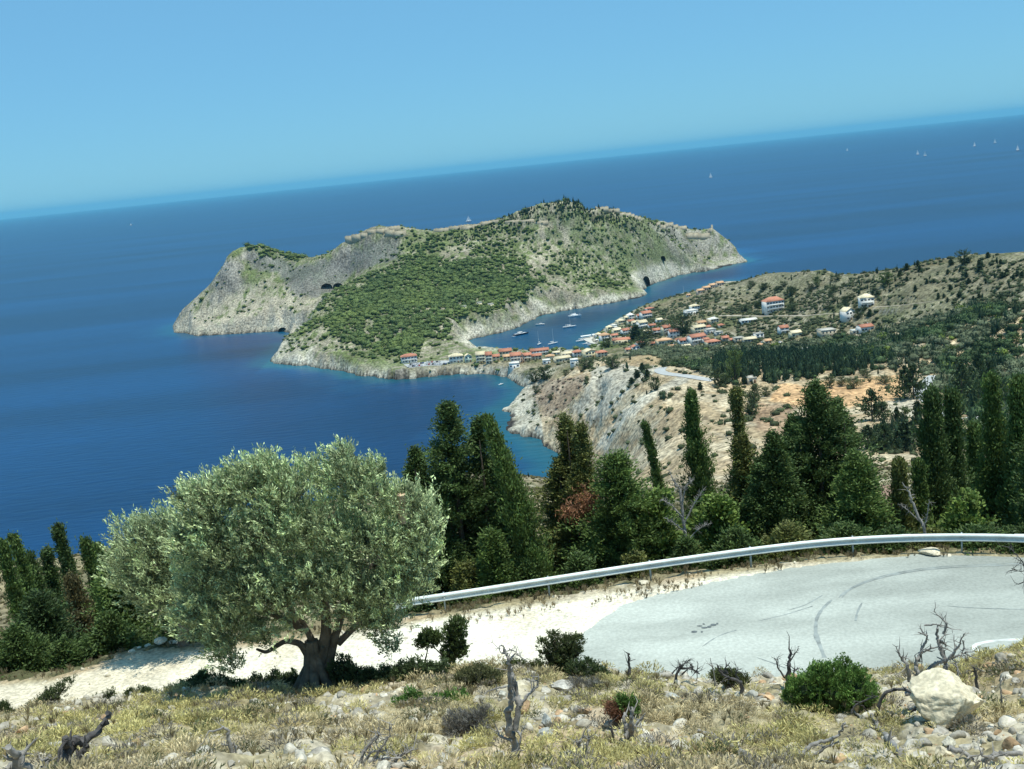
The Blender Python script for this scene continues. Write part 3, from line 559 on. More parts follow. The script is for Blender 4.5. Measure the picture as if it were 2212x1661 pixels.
# ------------------------------------------------------------------ headland, valley and slopes on the right
HEAD = LANDM & ~PEN & (r > 300)
ZP['wood'] = gpoly([(1440, 760), (1560, 755), (1700, 745), (1800, 730), (1900, 720), (2000, 690), (2100, 660), (2212, 680), (2300, 800), (2300, 960), (2100, 930), (2060, 870), (1985, 800), (1990, 790), (1900, 800), (1740, 820), (1560, 830), (1500, 800), (1450, 790)])
ZP['scrubhead'] = gpoly([(1330, 740), (1330, 690), (1400, 670), (1500, 650), (1600, 620), (1900, 600), (2212, 560), (2212, 700), (2000, 720), (1800, 740), (1600, 760), (1430, 770)])
ZP['cypwood'] = gpoly([(1540, 780), (1600, 765), (1760, 765), (1860, 775), (1960, 785), (1985, 800), (1940, 812), (1760, 822), (1600, 830), (1540, 815)])
ZP['lower'] = gpoly([(1560, 830), (1640, 850), (1640, 930), (1560, 920), (1520, 880)])
ZP['midwood'] = gpoly([(1860, 950), (1900, 915), (1990, 915), (2060, 930), (2212, 950), (2212, 1010), (2000, 985), (1880, 975)])
ZP['groves'] = gpoly([(1350, 765), (1440, 748), (1600, 752), (1540, 790), (1480, 790), (1420, 785)])
def zi(k): return inpoly(TX, TY, ZP[k])
dens = HEAD*.018*ss(.4, .62, n1)
dens = np.where(zi('scrubhead'), .045*ss(.3, .6, n1)+.014, dens)
dens = np.where(zi('wood'), (.055*ss(.1, .36, n1)), dens); dens = np.where(zi('groves'), .022, dens)
for k in ('field', 'bulldozed', 'scree', 'palebank', 'brownfield'): dens = np.where(zi(k), 0, dens)
slope = (TX > 20) & (TX < 300) & (r > 380) & (r < 930) & ~zi('wood') & ~zi('groves') & ~zi('lower'); dens = np.where(slope, .008*ss(.40, .6, n2), dens)
dens = np.where(zi('purple'), .02, dens); dens = np.where(zi('lower'), .012, dens); dens = np.where(zi('midwood'), .055, dens)
dens = np.where((r > 300) & (r < 360) & (TX > 0), .02*ss(.45, .6, n2), dens)
rd = np.full(TX.shape, 999.)
for k, wd in (('valley_road', 5), ('lower_road', 6), ('far_road', 4), ('hill_track', 3), ('cliff_path', 3), ('village_lane', 3), ('car_park', 14)): rd = np.minimum(rd, distline(TX, TY, ROADS[k][0])-wd)
dens = dens*ss(0, 3, rd)*ss(3, 9, TZ)*ss(6, 14, TCD)
P = samp(None, dens, r1); nn = len(P)
def zp(k): return inpoly(P[:, 0], P[:, 1], ZP[k])
rad = 1.1+1.7*r1.random(nn)**1.6; wd = zp('wood'); rad = np.where(wd | zp('groves'), rad*1.45+.3, rad); kinds = np.where(wd & (r1.random(nn) < .35), 'pine', 'bush')
cyp = zp('cypwood') & (r1.random(nn) < .75) | (r1.random(nn) < .07) & (P[:, 2] > 40) | zp('midwood') & (r1.random(nn) < .5); kinds = np.where(cyp, 'cyp', kinds)
cols = np.array((.095, .118, .058))*(.6+.7*r1.random((nn, 1))); cols = np.where((wd | zp('groves'))[:, None], np.array((.078, .120, .052))*(.6+.8*r1.random((nn, 1))), cols)
ol = (zp('groves') | (wd & (fbm(P[:, 0]/50, P[:, 1]/50, 207, 3) > .54))) & ~cyp; cols[ol] = np.array((.16, .19, .11))*(.7+.5*r1.random((ol.sum(), 1)))
br = wd & (r1.random(nn) < .025) & ~cyp; cols[br] = (.17, .23, .05)
cols[cyp] = np.array((.045, .078, .042))*(.7+.7*r1.random((cyp.sum(), 1)))
pu = zp('purple'); cols[pu] = np.array((.17, .125, .095))*(.6+.7*r1.random((pu.sum(), 1))); rad[pu] *= .7
cols[pu & (r1.random(nn) < .18)] = (.07, .10, .06)
nearm = np.hypot(P[:, 0], P[:, 1]) < 380; rad = np.where(nearm, rad*.55, rad)
hg = np.where(cyp, rad*2.9, np.where(kinds == 'pine', rad*1.5, rad*1.05)); rad = np.where(cyp, rad*1.05, rad)
w1 = wd | zp('groves') | zp('midwood') | zp('lower')
print('mid', nn, w1.sum(), zp('midwood').sum(), zp('wood').sum())
scatter('valley_wood', P[w1], rad[w1], hg[w1], cols[w1], list(kinds[w1]), M['far_leaf'], 'dark mixed wood and olive groves filling the valley', r1, leafn=70)
scatter('hillside_scrub', P[~w1], rad[~w1], hg[~w1], cols[~w1], list(kinds[~w1]), M['far_leaf'], 'low dry scrub dotted over the headland slopes', r1, leafn=34)
# near slope below the road, seen between the trees
dens = (r > 66) & (r < 345) & LANDM; dens = dens*.35*ss(.30, .6, n2)*ss(110, 180, r)
P = samp(None, dens, r1); nn = len(P); print('slope', nn)
if nn > 30000: P = P[r1.permutation(nn)[:30000]]; nn = len(P)
rad = .35+.55*r1.random(nn)**2; scatter('slope_scrub', P, rad, rad*.9, np.array((.16, .145, .07))*(.5+.8*r1.random((nn, 1))), ['bush']*nn, M['far_leaf'], 'low olive brown scrub on the slope under the road', r1, leafn=14)
# ------------------------------------------------------------------ far roads and paths as real strips
M['asphalt_far'] = mat('pale_asphalt', (.42, .43, .42), var=.12, scale=.2, rough=.9)
M['track'] = mat('pale_track', (.50, .45, .36), var=.2, scale=.15, rough=.95)
def strip(name, LW, mt, label, dz=.25, step=2.5):
    L, w = LW; S = np.r_[0, np.cumsum(np.hypot(*np.diff(L[:, :2], axis=0).T))]; s = np.arange(0, S[-1], step)
    x, y, z = [np.interp(s, S, L[:, k]) for k in range(3)]
    n = unit(np.c_[-np.gradient(y), np.gradient(x)]); rows = []
    for k in (-1, -.5, 0, .5, 1):
        px = x+n[:, 0]*w/2*k; py = y+n[:, 1]*w/2*k; rows.append(np.c_[px, py, z+dz])
    V = np.stack(rows, 1); m = len(x); i = np.arange((m-1)*4); k = i//4*5+i % 4
    o = mk(name, V.reshape(-1, 3), np.c_[k, k+1, k+6, k+5], mt, smooth=True); return tag(o, label, kind='structure')
strip('road', ROADS['valley_road'], M['asphalt_far'], 'grey road curving above the beige slope')
strip('road', ROADS['lower_road'], M['asphalt_far'], 'pale road bending past the orange field')
strip('road', ROADS['far_road'], M['asphalt_far'], 'road glimpsed between the cypresses')
strip('track', ROADS['hill_track'], M['track'], 'dirt track climbing the right headland')
strip('path', ROADS['cliff_path'], M['track'], 'pale path slanting across the fortress hill')
strip('lane', ROADS['village_lane'], M['track'], 'lane above the village houses')
# ------------------------------------------------------------------ buildings
M['plaster'] = mat('plaster', attr=True, var=.10, scale=.8, rough=.9)
M['tiles'] = mat('roof_tiles', attr=True, var=.22, scale=1.4, var2=.2, scale2=9., rough=.85)
M['glass'] = mat('window_glass', (.035, .045, .06), var=.2, rough=.15, spec=.6)
M['shutter'] = mat('shutters', (.10, .17, .22), var=.2, rough=.6)
M['wood'] = mat('door_wood', (.16, .09, .05), var=.2, rough=.6)
M['white'] = mat('white_paint', (.80, .80, .77), var=.05, rough=.5)
M['conc'] = mat('concrete', (.55, .52, .45), var=.15, scale=.6, rough=.9)
M['dark'] = mat('dark_opening', (.02, .02, .02), var=.1)
WC = dict(w=(.80, .79, .74), c=(.78, .68, .47), y=(.78, .69, .45), p=(.78, .58, .44), g=(.60, .72, .62), s=(.52, .46, .34), k=(.55, .55, .52))
RC = dict(r=(.50, .215, .135), o=(.62, .38, .215), y=(.76, .65, .43), w=(.80, .78, .70), b=(.30, .20, .15), g=(.5, .48, .42))
SHM = {}
def shared(key, fn):
    if key not in SHM: SHM[key] = fn()
    return SHM[key]
def part(name, me, parent, loc, rz=0):
    o = D.objects.new(name, me); o.location = loc; o.rotation_euler = (0, 0, rz); return link(o, parent)
def mesh_of(mb, name, m_, col=False):
    o = mb.build(name, m_, col=col); me = o.data; D.objects.remove(o); return me
def m_window(w=1.1, h=1.4):
    def f():
        me = mesh_of(MB().box((0, -.04, 0), (w, .08, h)), 'window', M['glass']); return me
    return shared(('win', w, h), f)
def m_shut():
    return shared('shut', lambda: mesh_of(MB().box((0, -.07, 0), (.5, .06, 1.5)), 'shutter', M['shutter']))
def m_door(): return shared('door', lambda: mesh_of(MB().box((0, -.05, 1.05), (1.1, .1, 2.1)), 'door', M['wood']))
def m_chim(): return shared('chim', lambda: mesh_of(MB().box((0, 0, .6), (.7, .7, 1.6)).box((0, 0, 1.5), (.9, .9, .2)), 'chimney', M['white']))
def balcony_me(w):
    def f():
        b = MB().box((0, -.75, 0), (w, 1.5, .18)).box((0, -1.46, 1.0), (w, .06, .07))
        for k in range(int(w/.8)+1): b.box((-w/2+.05+k*(w-.1)/int(w/.8), -1.46, .55), (.06, .06, .9))
        for s in (-1, 1): b.box((s*(w/2-.1), -1.4, -1.3), (.22, .22, 2.6))
        return mesh_of(b, 'balcony', M['white'])
    return shared(('balc', round(w, 1)), f)
def gable(w, d, h, rh, ov=.45, th=.22):
    """ridge along x"""
    b = MB(); x = w/2+ov; y = d/2+ov; e = -ov*rh/(d/2)
    for s in (-1, 1):
        V = [(-x, s*y, e), (x, s*y, e), (x, 0, rh), (-x, 0, rh)]; V += [(p, q, r-th) for p, q, r in V]
        b.add(V, [(0, 1, 2, 3), (7, 6, 5, 4), (0, 4, 5, 1), (1, 5, 6, 2), (3, 7, 4, 0), (2, 6, 7, 3)])
    return b
def hip(w, d, rh, ov=.5, th=.22):
    x = w/2+ov; y = d/2+ov; r = max(w/2-d/2, .3); e = -.15
    V = [(-x, -y, e), (x, -y, e), (x, y, e), (-x, y, e), (-r, 0, rh), (r, 0, rh), (-x, -y, e-th), (x, -y, e-th), (x, y, e-th), (-x, y, e-th)]
    b = MB().add(V, [(0, 1, 5, 4), (2, 3, 4, 5), (6, 9, 8, 7), (0, 6, 7, 1), (1, 7, 8, 2), (2, 8, 9, 3), (3, 9, 6, 0)]); b.add([V[1], V[2], V[5]], [(0, 1, 2)]); b.add([V[3], V[0], V[4]], [(0, 1, 2)]); return b
def house(p, w, h, st=2, wc='w', rc='r', kind='gable', rz=0., d=None, label='', group='houses of the harbour village', balc=0, nm='house', cat='house', chim=True, shut=True):
    d = d or min(max(w*.8, 6), 11); mp_ = {}
    x, y = p[0], p[1]+d/2*.85
    zz = [H1(x+a*w/2, y+b*d/2) for a in (-1, 0, 1) for b in (-1, 0, 1)]; z0 = max(min(zz), .5); base = max(p[2]+.3, sum(zz)/9-1.2, .8)
    e = empty(nm, (x, y, base), rz); tag(e, label, cat, group)
    wh = h*.80 if kind != 'flat' else h; rh = h-wh+.6; foot = base-z0+1.2
    wcol = WC[wc] if isinstance(wc, str) else wc; rcol = RC[rc]
    b = MB().box((0, 0, wh/2-foot/2), (w, d, wh+foot), col=wcol)
    if kind == 'gable': b.add([(-w/2, -d/2, wh), (-w/2, d/2, wh), (-w/2, 0, wh+rh*.93), (w/2, -d/2, wh), (w/2, d/2, wh), (w/2, 0, wh+rh*.93)], [(0, 2, 1), (3, 4, 5)], wcol)
    if kind == 'gfront': b.add([(-w/2, -d/2, wh), (w/2, -d/2, wh), (0, -d/2, wh+rh*.93), (-w/2, d/2, wh), (w/2, d/2, wh), (0, d/2, wh+rh*.93)], [(0, 1, 2), (3, 5, 4)], wcol)
    b.build('wall', M['plaster'], e, col=True)
    if kind == 'gable': rb = gable(w, d, wh, rh)
    elif kind == 'hip': rb = hip(w, d, rh)
    elif kind == 'gfront': rb = gable(d, w, wh, rh)
    else: rb = MB().box((0, 0, .1), (w+.3, d+.3, .3)); rb.box((0, -d/2, .35), (w+.3, .2, .5)).box((0, d/2, .35), (w+.3, .2, .5)).box((-w/2, 0, .35), (.2, d, .5)).box((w/2, 0, .35), (.2, d, .5))
    rb.C = [np.tile(rcol, (len(v), 1))*(.85+.3*random.random()) for v in rb.V]
    ro = rb.build('roof', M['tiles'], e, col=True, loc=(0, 0, wh+.02)); ro.rotation_euler = (0, 0, pi/2 if kind == 'gfront' else 0)
    if chim: part('chimney', m_chim(), ro, (w*.25 if kind != 'gfront' else 0, .1, rh*.5))
    n = max(2, int(w/2.9)); fh = wh/st
    for s in range(st):
        zc = fh*s+fh*.5
        for k in range(n):
            xx = -w/2+(k+.5)*w/n
            if s == 0 and k == n//2: part('door', m_door(), e, (xx, -d/2, 0)); continue
            wo = part('window', m_window(), e, (xx, -d/2, zc))
            if shut and w/n > 2.4: [part('shutter', m_shut(), wo, (q*.85, 0, 0)) for q in (-1, 1)]
        for k in range(2): part('window', m_window(), e, (w/2, -d/4+k*d/2, zc), pi/2)
        if s >= 1 and balc: part('balcony', balcony_me(w*.9), e, (0, -d/2, fh*s+.1))
    if balc == 2: part('balcony', balcony_me(w*.9), e, (0, -d/2, .1))
    return e
def HO(cv, cx, by, wz, hz, st, wc, rc, kind, label, rz=0., balc=0, sc=None, rmin=300, depth=None, **k):
    f = {2: .2977, 3: .2977, 5: .1984, 6: .2315}[cv]; u, v = {2: z2, 3: z3, 5: z5, 6: z6}[cv](cx, by)
    p = hit(u, v, rmin); m_ = mpp(p); w = wz*f*m_; h = hz*f*m_
    return house(p, w*.97, h*.95, st, wc, rc, kind, rz, depth, label, balc=balc, **k)
# the row on the isthmus, left to right
HO(6, 215, 290, 150, 80, 2, 'w', 'r', 'hip', 'white hotel with a red hipped roof standing alone left of the parked cars', .15, 2, nm='hotel', cat='hotel')
HO(6, 655, 292, 130, 85, 2, 'w', 'y', 'hip', 'white house with a pale yellow roof, first right of the parked cars', .1)
HO(6, 768, 285, 66, 78, 2, 'g', 'y', 'gfront', 'narrow pale green house with its gable to the bay', .2)
HO(6, 888, 295, 90, 112, 3, 'y', 'y', 'gable', 'tall yellow three storey house with a yellow roof', .0, 1)
HO(6, 965, 300, 62, 112, 3, 'c', 'r', 'gable', 'tall cream house with a small red roof beside the yellow one', .0, 1)
HO(6, 1030, 280, 70, 66, 2, 'c', 'r', 'gable', 'low cream house between two taller yellow ones')
HO(6, 1118, 240, 120, 80, 2, 'c', 'r', 'gable', 'cream house with a red roof rising above the row behind', 0, 0, rmin=1000)
HO(6, 1130, 275, 70, 60, 2, 'y', 'o', 'gable', 'small ochre house in front of the raised cream one')
HO(6, 1214, 300, 100, 105, 3, 'p', 'r', 'gable', 'pink three storey house with white balconies on each floor', 0, 1)
HO(6, 1276, 290, 36, 92, 3, 'p', 'r', 'gfront', 'tall narrow peach gable end in the middle of the row')
HO(6, 1322, 270, 78, 72, 2, 'c', 'r', 'gable', 'cream house with a red roof just right of the peach gable', 0, 1)
HO(6, 1435, 215, 178, 55, 2, 'w', 'r', 'gable', 'long white building with a long red roof at the harbour edge', 0, 1, nm='waterfront_building', cat='building', rmin=1100)
HO(6, 1408, 262, 95, 52, 2, 'c', 'r', 'gable', 'two part cream cottage with red roof below the long building')
HO(6, 1535, 265, 80, 52, 1, 'c', 'o', 'hip', 'low house with an orange pyramid roof right of the long building')
HO(6, 1590, 212, 66, 28, 1, 'w', 'y', 'gable', 'small shed with a yellow roof by the harbour water', rmin=1050)
HO(6, 1645, 285, 150, 52, 1, 'c', 'y', 'gable', 'long low building with a yellow roof on the slope above the bay', .25)
HO(6, 1690, 238, 110, 48, 2, 'c', 'y', 'gable', 'cream block with a flat looking yellow roof behind the long low one', .2)
HO(6, 1792, 235, 92, 62, 2, 'w', 'r', 'hip', 'white house with a red hipped roof and dark porch', .2)
HO(6, 1905, 240, 125, 75, 2, 'y', 'y', 'gfront', 'large yellow hall with a broad yellow gable', .35, chim=False)
HO(6, 2015, 235, 100, 56, 2, 'c', 'r', 'hip', 'cream house with a red hipped roof, last at the right of the row', .2)
HO(6, 1500, 300, 75, 36, 1, 'w', 'w', 'flat', 'low white flat roofed hut under the row', 0, chim=False)
HO(6, 1760, 318, 75, 58, 1, 'w', 'w', 'flat', 'white terrace building half hidden by the dark bush', 0, chim=False)
HO(6, 1200, 338, 100, 45, 1, 'w', 'w', 'flat', 'white restaurant terrace below the pink house', 0, chim=False)
# the village on the hillside
HO(5, 598, 310, 72, 66, 2, 'w', 'w', 'hip', 'white cube house nearest the open inlet', .5, chim=False)
HO(5, 768, 300, 115, 80, 2, 'w', 'r', 'gable', 'white balconied house with a red roof above the waterline houses', .3, 1)
HO(5, 808, 214, 90, 34, 1, 'w', 'r', 'hip', 'red roof lowest on the shore path, farthest in the inlet', .3)
HO(5, 492, 372, 84, 66, 2, 'c', 'y', 'hip', 'cream house with a yellow roof beside a dark cypress', .4)
HO(5, 370, 442, 60, 66, 2, 'c', 'y', 'hip', 'small cream house with a yellow roof directly above the quay', .4)
HO(5, 450, 472, 96, 66, 2, 'y', 'y', 'gable', 'yellow house second above the quay', .3)
HO(5, 548, 474, 92, 64, 2, 'w', 'r', 'gable', 'white house with a red roof at the foot of the village', .3, 1)
HO(5, 602, 362, 76, 48, 1, 'c', 'r', 'gable', 'cottage with a red roof tucked behind the cypress', .3)
HO(5, 655, 378, 84, 52, 2, 'c', 'y', 'gable', 'cream cottage with a yellow roof in the village centre', .2)
HO(5, 728, 410, 105, 92, 2, 'w', 'y', 'gable', 'modern white house with large windows and a pale roof', .35, 1)
HO(5, 834, 402, 78, 40, 1, 'w', 'r', 'gable', 'small white house with a red roof under a dark tree', .1)
HO(5, 884, 472, 88, 64, 2, 'w', 'r', 'gable', 'white house with red roof left of the tall gable', .1, 1)
HO(5, 992, 470, 100, 98, 3, 'c', 'r', 'gable', 'tall cream gabled house standing over its neighbours', .35, 1)
HO(5, 1075, 506, 110, 88, 2, 'w', 'r', 'gable', 'white house on a high white terrace, right of the tall gable', .1)
HO(5, 970, 582, 165, 62, 1, 'c', 'o', 'hip', 'large low hall with a broad orange roof among dark trees', .2)
HO(5, 868, 585, 100, 30, 1, 'c', 'r', 'gable', 'low red roof left of the broad orange roof')
HO(5, 505, 572, 200, 58, 1, 'c', 'r', 'gable', 'long low building with a red roof behind the quay', -.15, cat='building', nm='waterfront_building')
HO(5, 322, 545, 110, 88, 2, 'w', 'o', 'hip', 'restaurant house with white awnings on the quay', .3, 1)
HO(5, 652, 652, 86, 60, 2, 'w', 'r', 'gfront', 'white gabled cottage at the foot of the tall dark trees', .3)
HO(5, 574, 662, 62, 36, 1, 'c', 'r', 'gable', 'low red roof beside the white gabled cottage', .1)
HO(5, 1184, 592, 112, 76, 2, 'w', 'r', 'gable', 'white house with a red roof left of the large white villa', .1)
HO(5, 1328, 572, 180, 100, 2, 'w', 'r', 'gable', 'large white villa with a wide red roof and lit gable wall', .3, 1, nm='villa', cat='villa')
HO(5, 1500, 605, 145, 72, 2, 'c', 'r', 'hip', 'house with two stepped red hipped roofs above the olive trees', .2)
HO(5, 1632, 553, 76, 60, 2, 's', 'r', 'gable', 'stone coloured house with a small red roof', .1)
HO(5, 1780, 558, 105, 48, 2, 's', 'g', 'flat', 'roofless cream stone ruin with empty windows', .1, chim=False, shut=False, nm='ruined_house')
HO(5, 1900, 556, 140, 48, 1, 's', 'y', 'gable', 'long cream stone house with a weathered yellow roof', .05)
HO(5, 2000, 520, 92, 56, 2, 'w', 'g', 'flat', 'grey white flat roofed house with a tall chimney', .2)
HO(5, 1344, 452, 140, 78, 2, 'c', 'y', 'gable', 'cream house with a wide yellow roof and purple blossom at its side', .3)
HO(5, 1368, 384, 100, 56, 2, 'c', 'o', 'gable', 'cream house with an orange roof, uphill of the yellow one', .3)
HO(5, 1502, 352, 100, 62, 2, 'c', 'w', 'hip', 'pale yellow house standing alone between bushes', .4)
HO(5, 1300, 212, 96, 66, 2, 'w', 'y', 'hip', 'white villa with a yellow roof high above the inlet', .3, nm='villa', cat='villa')
HO(5, 1262, 255, 130, 42, 1, 'w', 'w', 'flat', 'stepped white terraces below the yellow roofed villa', .3, chim=False, nm='terrace', cat='terrace')
HO(5, 1470, 462, 110, 44, 1, 'k', 'g', 'flat', 'grey flat roofed house half covered by trees', .2, chim=False)
HO(5, 1888, 345, 175, 40, 1, 'w', 'w', 'gable', 'long low white building under the lane', .05, chim=False)
HO(5, 1230, 60, 40, 26, 1, 'w', 'o', 'gable', 'tiny white hut on the point beyond the village')
HO(5, 1055, 622, 86, 32, 1, 'c', 'o', 'gable', 'low orange roof in front of the broad hall')
HO(5, 1205, 618, 90, 30, 1, 'c', 'y', 'gable', 'low yellow roof sunk in the olive trees')
HO(5, 2018, 608, 58, 32, 1, 'c', 'o', 'hip', 'small orange roof alone among the olive trees')
for a, b, w, h, wc, rc, kd, l in [(420, 415, 60, 44, 'w', 'w', 'flat', 'white flat roofed house between the yellow roof and the quay'), (690, 300, 50, 46, 'w', 'r', 'gable', 'narrow white house left of the white balconied house'), (560, 320, 60, 46, 'c', 'y', 'gable', 'cream house in front of the white cube'), (640, 430, 70, 44, 'w', 'r', 'gable', 'white cottage under the village centre cottages'), (780, 470, 70, 50, 'w', 'y', 'hip', 'white cottage between the dark trees'), (420, 510, 80, 40, 'c', 'r', 'gable', 'cream house behind the restaurant house'), (250, 500, 60, 44, 'w', 'y', 'hip', 'white kiosk like house over the quay awnings'), (700, 590, 80, 40, 'w', 'r', 'gable', 'white house low at the edge of the groves'), (1120, 560, 70, 40, 'c', 'r', 'gable', 'cream annex left of the white villa row'), (1420, 560, 70, 46, 'w', 'r', 'gable', 'white house right of the large white villa'), (1560, 480, 80, 36, 'k', 'g', 'flat', 'grey flat building above the stepped red roofs'), (1700, 560, 60, 40, 's', 'r', 'gable', 'small stone house beside the roofless ruin'), (1440, 420, 60, 40, 'w', 'r', 'gable', 'white cottage between the orange and yellow roofs'), (1590, 400, 60, 40, 'c', 'r', 'hip', 'cream cottage among trees above the ruin'), (910, 340, 66, 40, 'w', 'y', 'gable', 'white cottage at the upper edge of the village'), (2090, 570, 80, 40, 'c', 'o', 'gable', 'cream cottage at the right end of the village')]:
    HO(5, a, b, w, h, 1 if h < 45 else 2, wc, rc, kd, l, .25, chim=False)
for i, (a, b) in enumerate([(1768, 778), (1812, 758), (1856, 740), (1908, 724)]):
    HO(2, a, b, 52, 30, 1, 'p', 'o', 'gable', ['terraced house with an orange roof, lowest of four stepping up the ridge', 'terraced house with an orange roof, second lowest of the stepped four', 'terraced house with an orange roof, second highest of the stepped four', 'terraced house with an orange roof, highest of four on the ridge'][i], .2, group='stepped row of houses on the ridge')
HO(3, 400, 598, 140, 110, 3, 'w', 'r', 'hip', 'big three storey villa with red balconies and a red hipped roof', .25, 1, nm='villa', cat='villa')
HO(3, 1078, 560, 96, 92, 2, 'w', 'y', 'hip', 'white villa with a yellow roof and dark porch at the end of the track', -.1, 1, nm='villa', cat='villa')
HO(3, 942, 655, 84, 88, 2, 'w', 'y', 'gfront', 'white gabled house on a high white base wall', .45)
HO(3, 1068, 740, 98, 50, 1, 'w', 'r', 'gable', 'white bungalow with a dull red roof below the gabled house', .2)
HO(3, 470, 752, 66, 58, 2, 'w', 'r', 'gable', 'small white house with a red roof and dark balcony', .2, 1)
HO(3, 558, 780, 76, 48, 1, 'y', 'y', 'gable', 'small yellow cottage with a yellow roof at the edge of the wood', .2)
HO(3, 790, 775, 110, 48, 2, 's', 'g', 'flat', 'unfinished stone house without a roof', .1, chim=False, shut=False, nm='ruined_house')
HO(3, 990, 752, 50, 22, 1, 's', 'w', 'flat', 'low stone outbuilding left of the bungalow', .1, chim=False, nm='shed', cat='shed')
HO(3, 238, 1112, 60, 38, 1, 's', 'g', 'flat', 'small stone hut left of the orange field', .2, chim=False, nm='hut', cat='hut')
HO(3, 640, 890, 46, 26, 1, 'w', 'w', 'flat', 'white shed beside the parking clearing in the wood', .2, chim=False, nm='shed', cat='shed')
# roadside chapel roof close below the near trees
p = pd(1905, 1100, 130); p[2] = H1(p[0], p[1])
hh = house(p, 6., 5.4, 1, (.42, .27, .18), 'b', 'gable', -.45, 5., 'brown roofed house with white eaves behind the roadside trees', group=None, chim=False)
# ------------------------------------------------------------------ harbour: quay, boats, cars
M['hull'] = mat('boat_hull', (.82, .83, .82), var=.04, rough=.35, spec=.5)
M['hullb'] = mat('dark_hull', (.03, .06, .12), var=.1, rough=.3, spec=.5)
M['sail'] = mat('sail_cloth', (.85, .85, .82), var=.05, rough=.7)
def hull(L, B, Hh, bow=1.0, n=12):
    V = []; m_ = 5
    for i in range(n):
        t = i/(n-1); x = (t-.5)*L; w = B/2*min(1, (1-t**2.6)**.75+.02)*(.8+.2*min(1, t*5)); z = Hh*(.85+.3*t*t*bow)
        for q, (a, c) in enumerate([(-1, 1), (-.75, .35), (0, 0), (.75, .35), (1, 1)]): V.append((x+(.3*t*Hh if c == 1 else 0), a*w, -.35+c*(z+.35)))
    F = [(i*m_+q, (i+1)*m_+q, (i+1)*m_+q+1, i*m_+q+1) for i in range(n-1) for q in range(4)]
    b = MB().add(V, F); top = [(i*m_, i*m_+4, (i+1)*m_+4, (i+1)*m_) for i in range(n-1)]; b.add(V, top); b.add([V[q] for q in range(5)], [(0, 1, 2)]); b.add([V[q] for q in range(5)], [(0, 2, 3)]); b.add([V[q] for q in range(5)], [(0, 3, 4)])
    return b
def yacht(u, v, L, rz, label, mast=0, dark=False, cat_='sailing boat', twin=False, sail=False, nm='sailing_boat', tilt=0, p=None, sb=0, cabin=True, group='boats moored in the harbour'):
    p = pz(u, v, 0) if p is None else p; e = empty(nm, (p[0], p[1], .02), rz); tag(e, label, cat_, group)
    Hh = L*.085+.25; B = L*.28
    if twin:
        for s in (-1, 1): hull(L, L*.13, Hh*1.15).build('hull', M['hull'], e, loc=(0, s*L*.2, 0))
        MB().box((-L*.05, 0, Hh*1.2), (L*.6, L*.42, .35)).build('deck', M['hull'], e)
        MB().box((-L*.04, 0, Hh*1.2+.9), (L*.36, L*.34, 1.3), taper=.85).build('cabin', M['hull'], e)
    else:
        hull(L, B, Hh).build('hull', M['hullb'] if dark else M['hull'], e)
        MB().box((-L*.03, 0, Hh), (L*.82, B*.72, .12)).build('deck', M['hull'], e)
        if cabin: c = MB().box((-L*.02 if mast else -L*.06, 0, Hh+L*.035), (L*.36, B*.5, L*(.05 if mast else .1)), taper=.82).build('cabin', M['hull'], e); MB().box((-L*.02 if mast else -L*.06, 0, Hh+L*(.04 if mast else .055)), (L*.34, B*.505, L*.022)).build('window_band', M['glass'], c)
    if not cabin: MB().box((-L*.1, 0, Hh*.9), (L*.12, B*.6, .12)).build('seat', M['wood'], e)
    if mast:
        MB().tube([(L*.06, 0, Hh), (L*.06, 0, Hh+mast)], [.16, .09], 6).build('mast', M['white'], e)
        bo = MB().tube([(L*.05, 0, Hh+1.6), (-L*.34, 0, Hh+1.6)], .13, 5).build('boom', M['white'], e)
        MB().tube([(L*.03, 0, Hh+1.85), (-L*.32, 0, Hh+1.8)], .22, 6).build('furled_sail', M['sail'], e)
        if sail:
            MB().add([(L*.04, .0, Hh+1.7), (-L*.36, .5, Hh+1.7), (-L*.12, .45, Hh+mast*.55), (L*.05, 0, Hh+mast*.97)], [(0, 1, 2, 3)]).build('mainsail', M['sail'], e)
            MB().add([(L*.5, 0, Hh+.3), (L*.02, .6, Hh+1.2), (L*.08, 0, Hh+mast*.85)], [(0, 1, 2)]).build('jib', M['sail'], e)
    return e
def B4(a, b): return z4(a, b)
yacht(*B4(1212, 244), 21, .45, 'motor yacht with a dark blue hull and white cabin, leftmost in the harbour', dark=True, cat_='motor yacht', nm='motor_yacht')
yacht(*B4(1155, 260), 5, .2, 'small dinghy left of the dark hulled yacht', nm='dinghy', cat_='dinghy', cabin=False)
yacht(*B4(1368, 164), 12, pi-.15, 'small white motor boat near the far rocks', cat_='motor boat', nm='motor_boat')
yacht(*B4(1360, 325), 11, -1.9, 'sailing boat seen bow on, left of the nearer pair', 15)
yacht(*B4(1474, 320), 13, .55, 'sailing boat turned half sideways, right of the nearer pair', 17)
yacht(*B4(1610, 184), 17, .12, 'long white sailing boat below the catamaran', 19)
yacht(*B4(1650, 95), 17, .05, 'white catamaran anchored farthest up the inlet', 18, twin=True, cat_='catamaran', nm='catamaran')
yacht(*B4(1567, 184), 4.5, .1, 'tiny dinghy behind the stern of the long sailing boat', nm='dinghy', cat_='dinghy', cabin=False)
yacht(*B4(1050, 652), 6.5, .8, 'small white motor boat alone in the near bay', cat_='motor boat', nm='motor_boat', group=None)
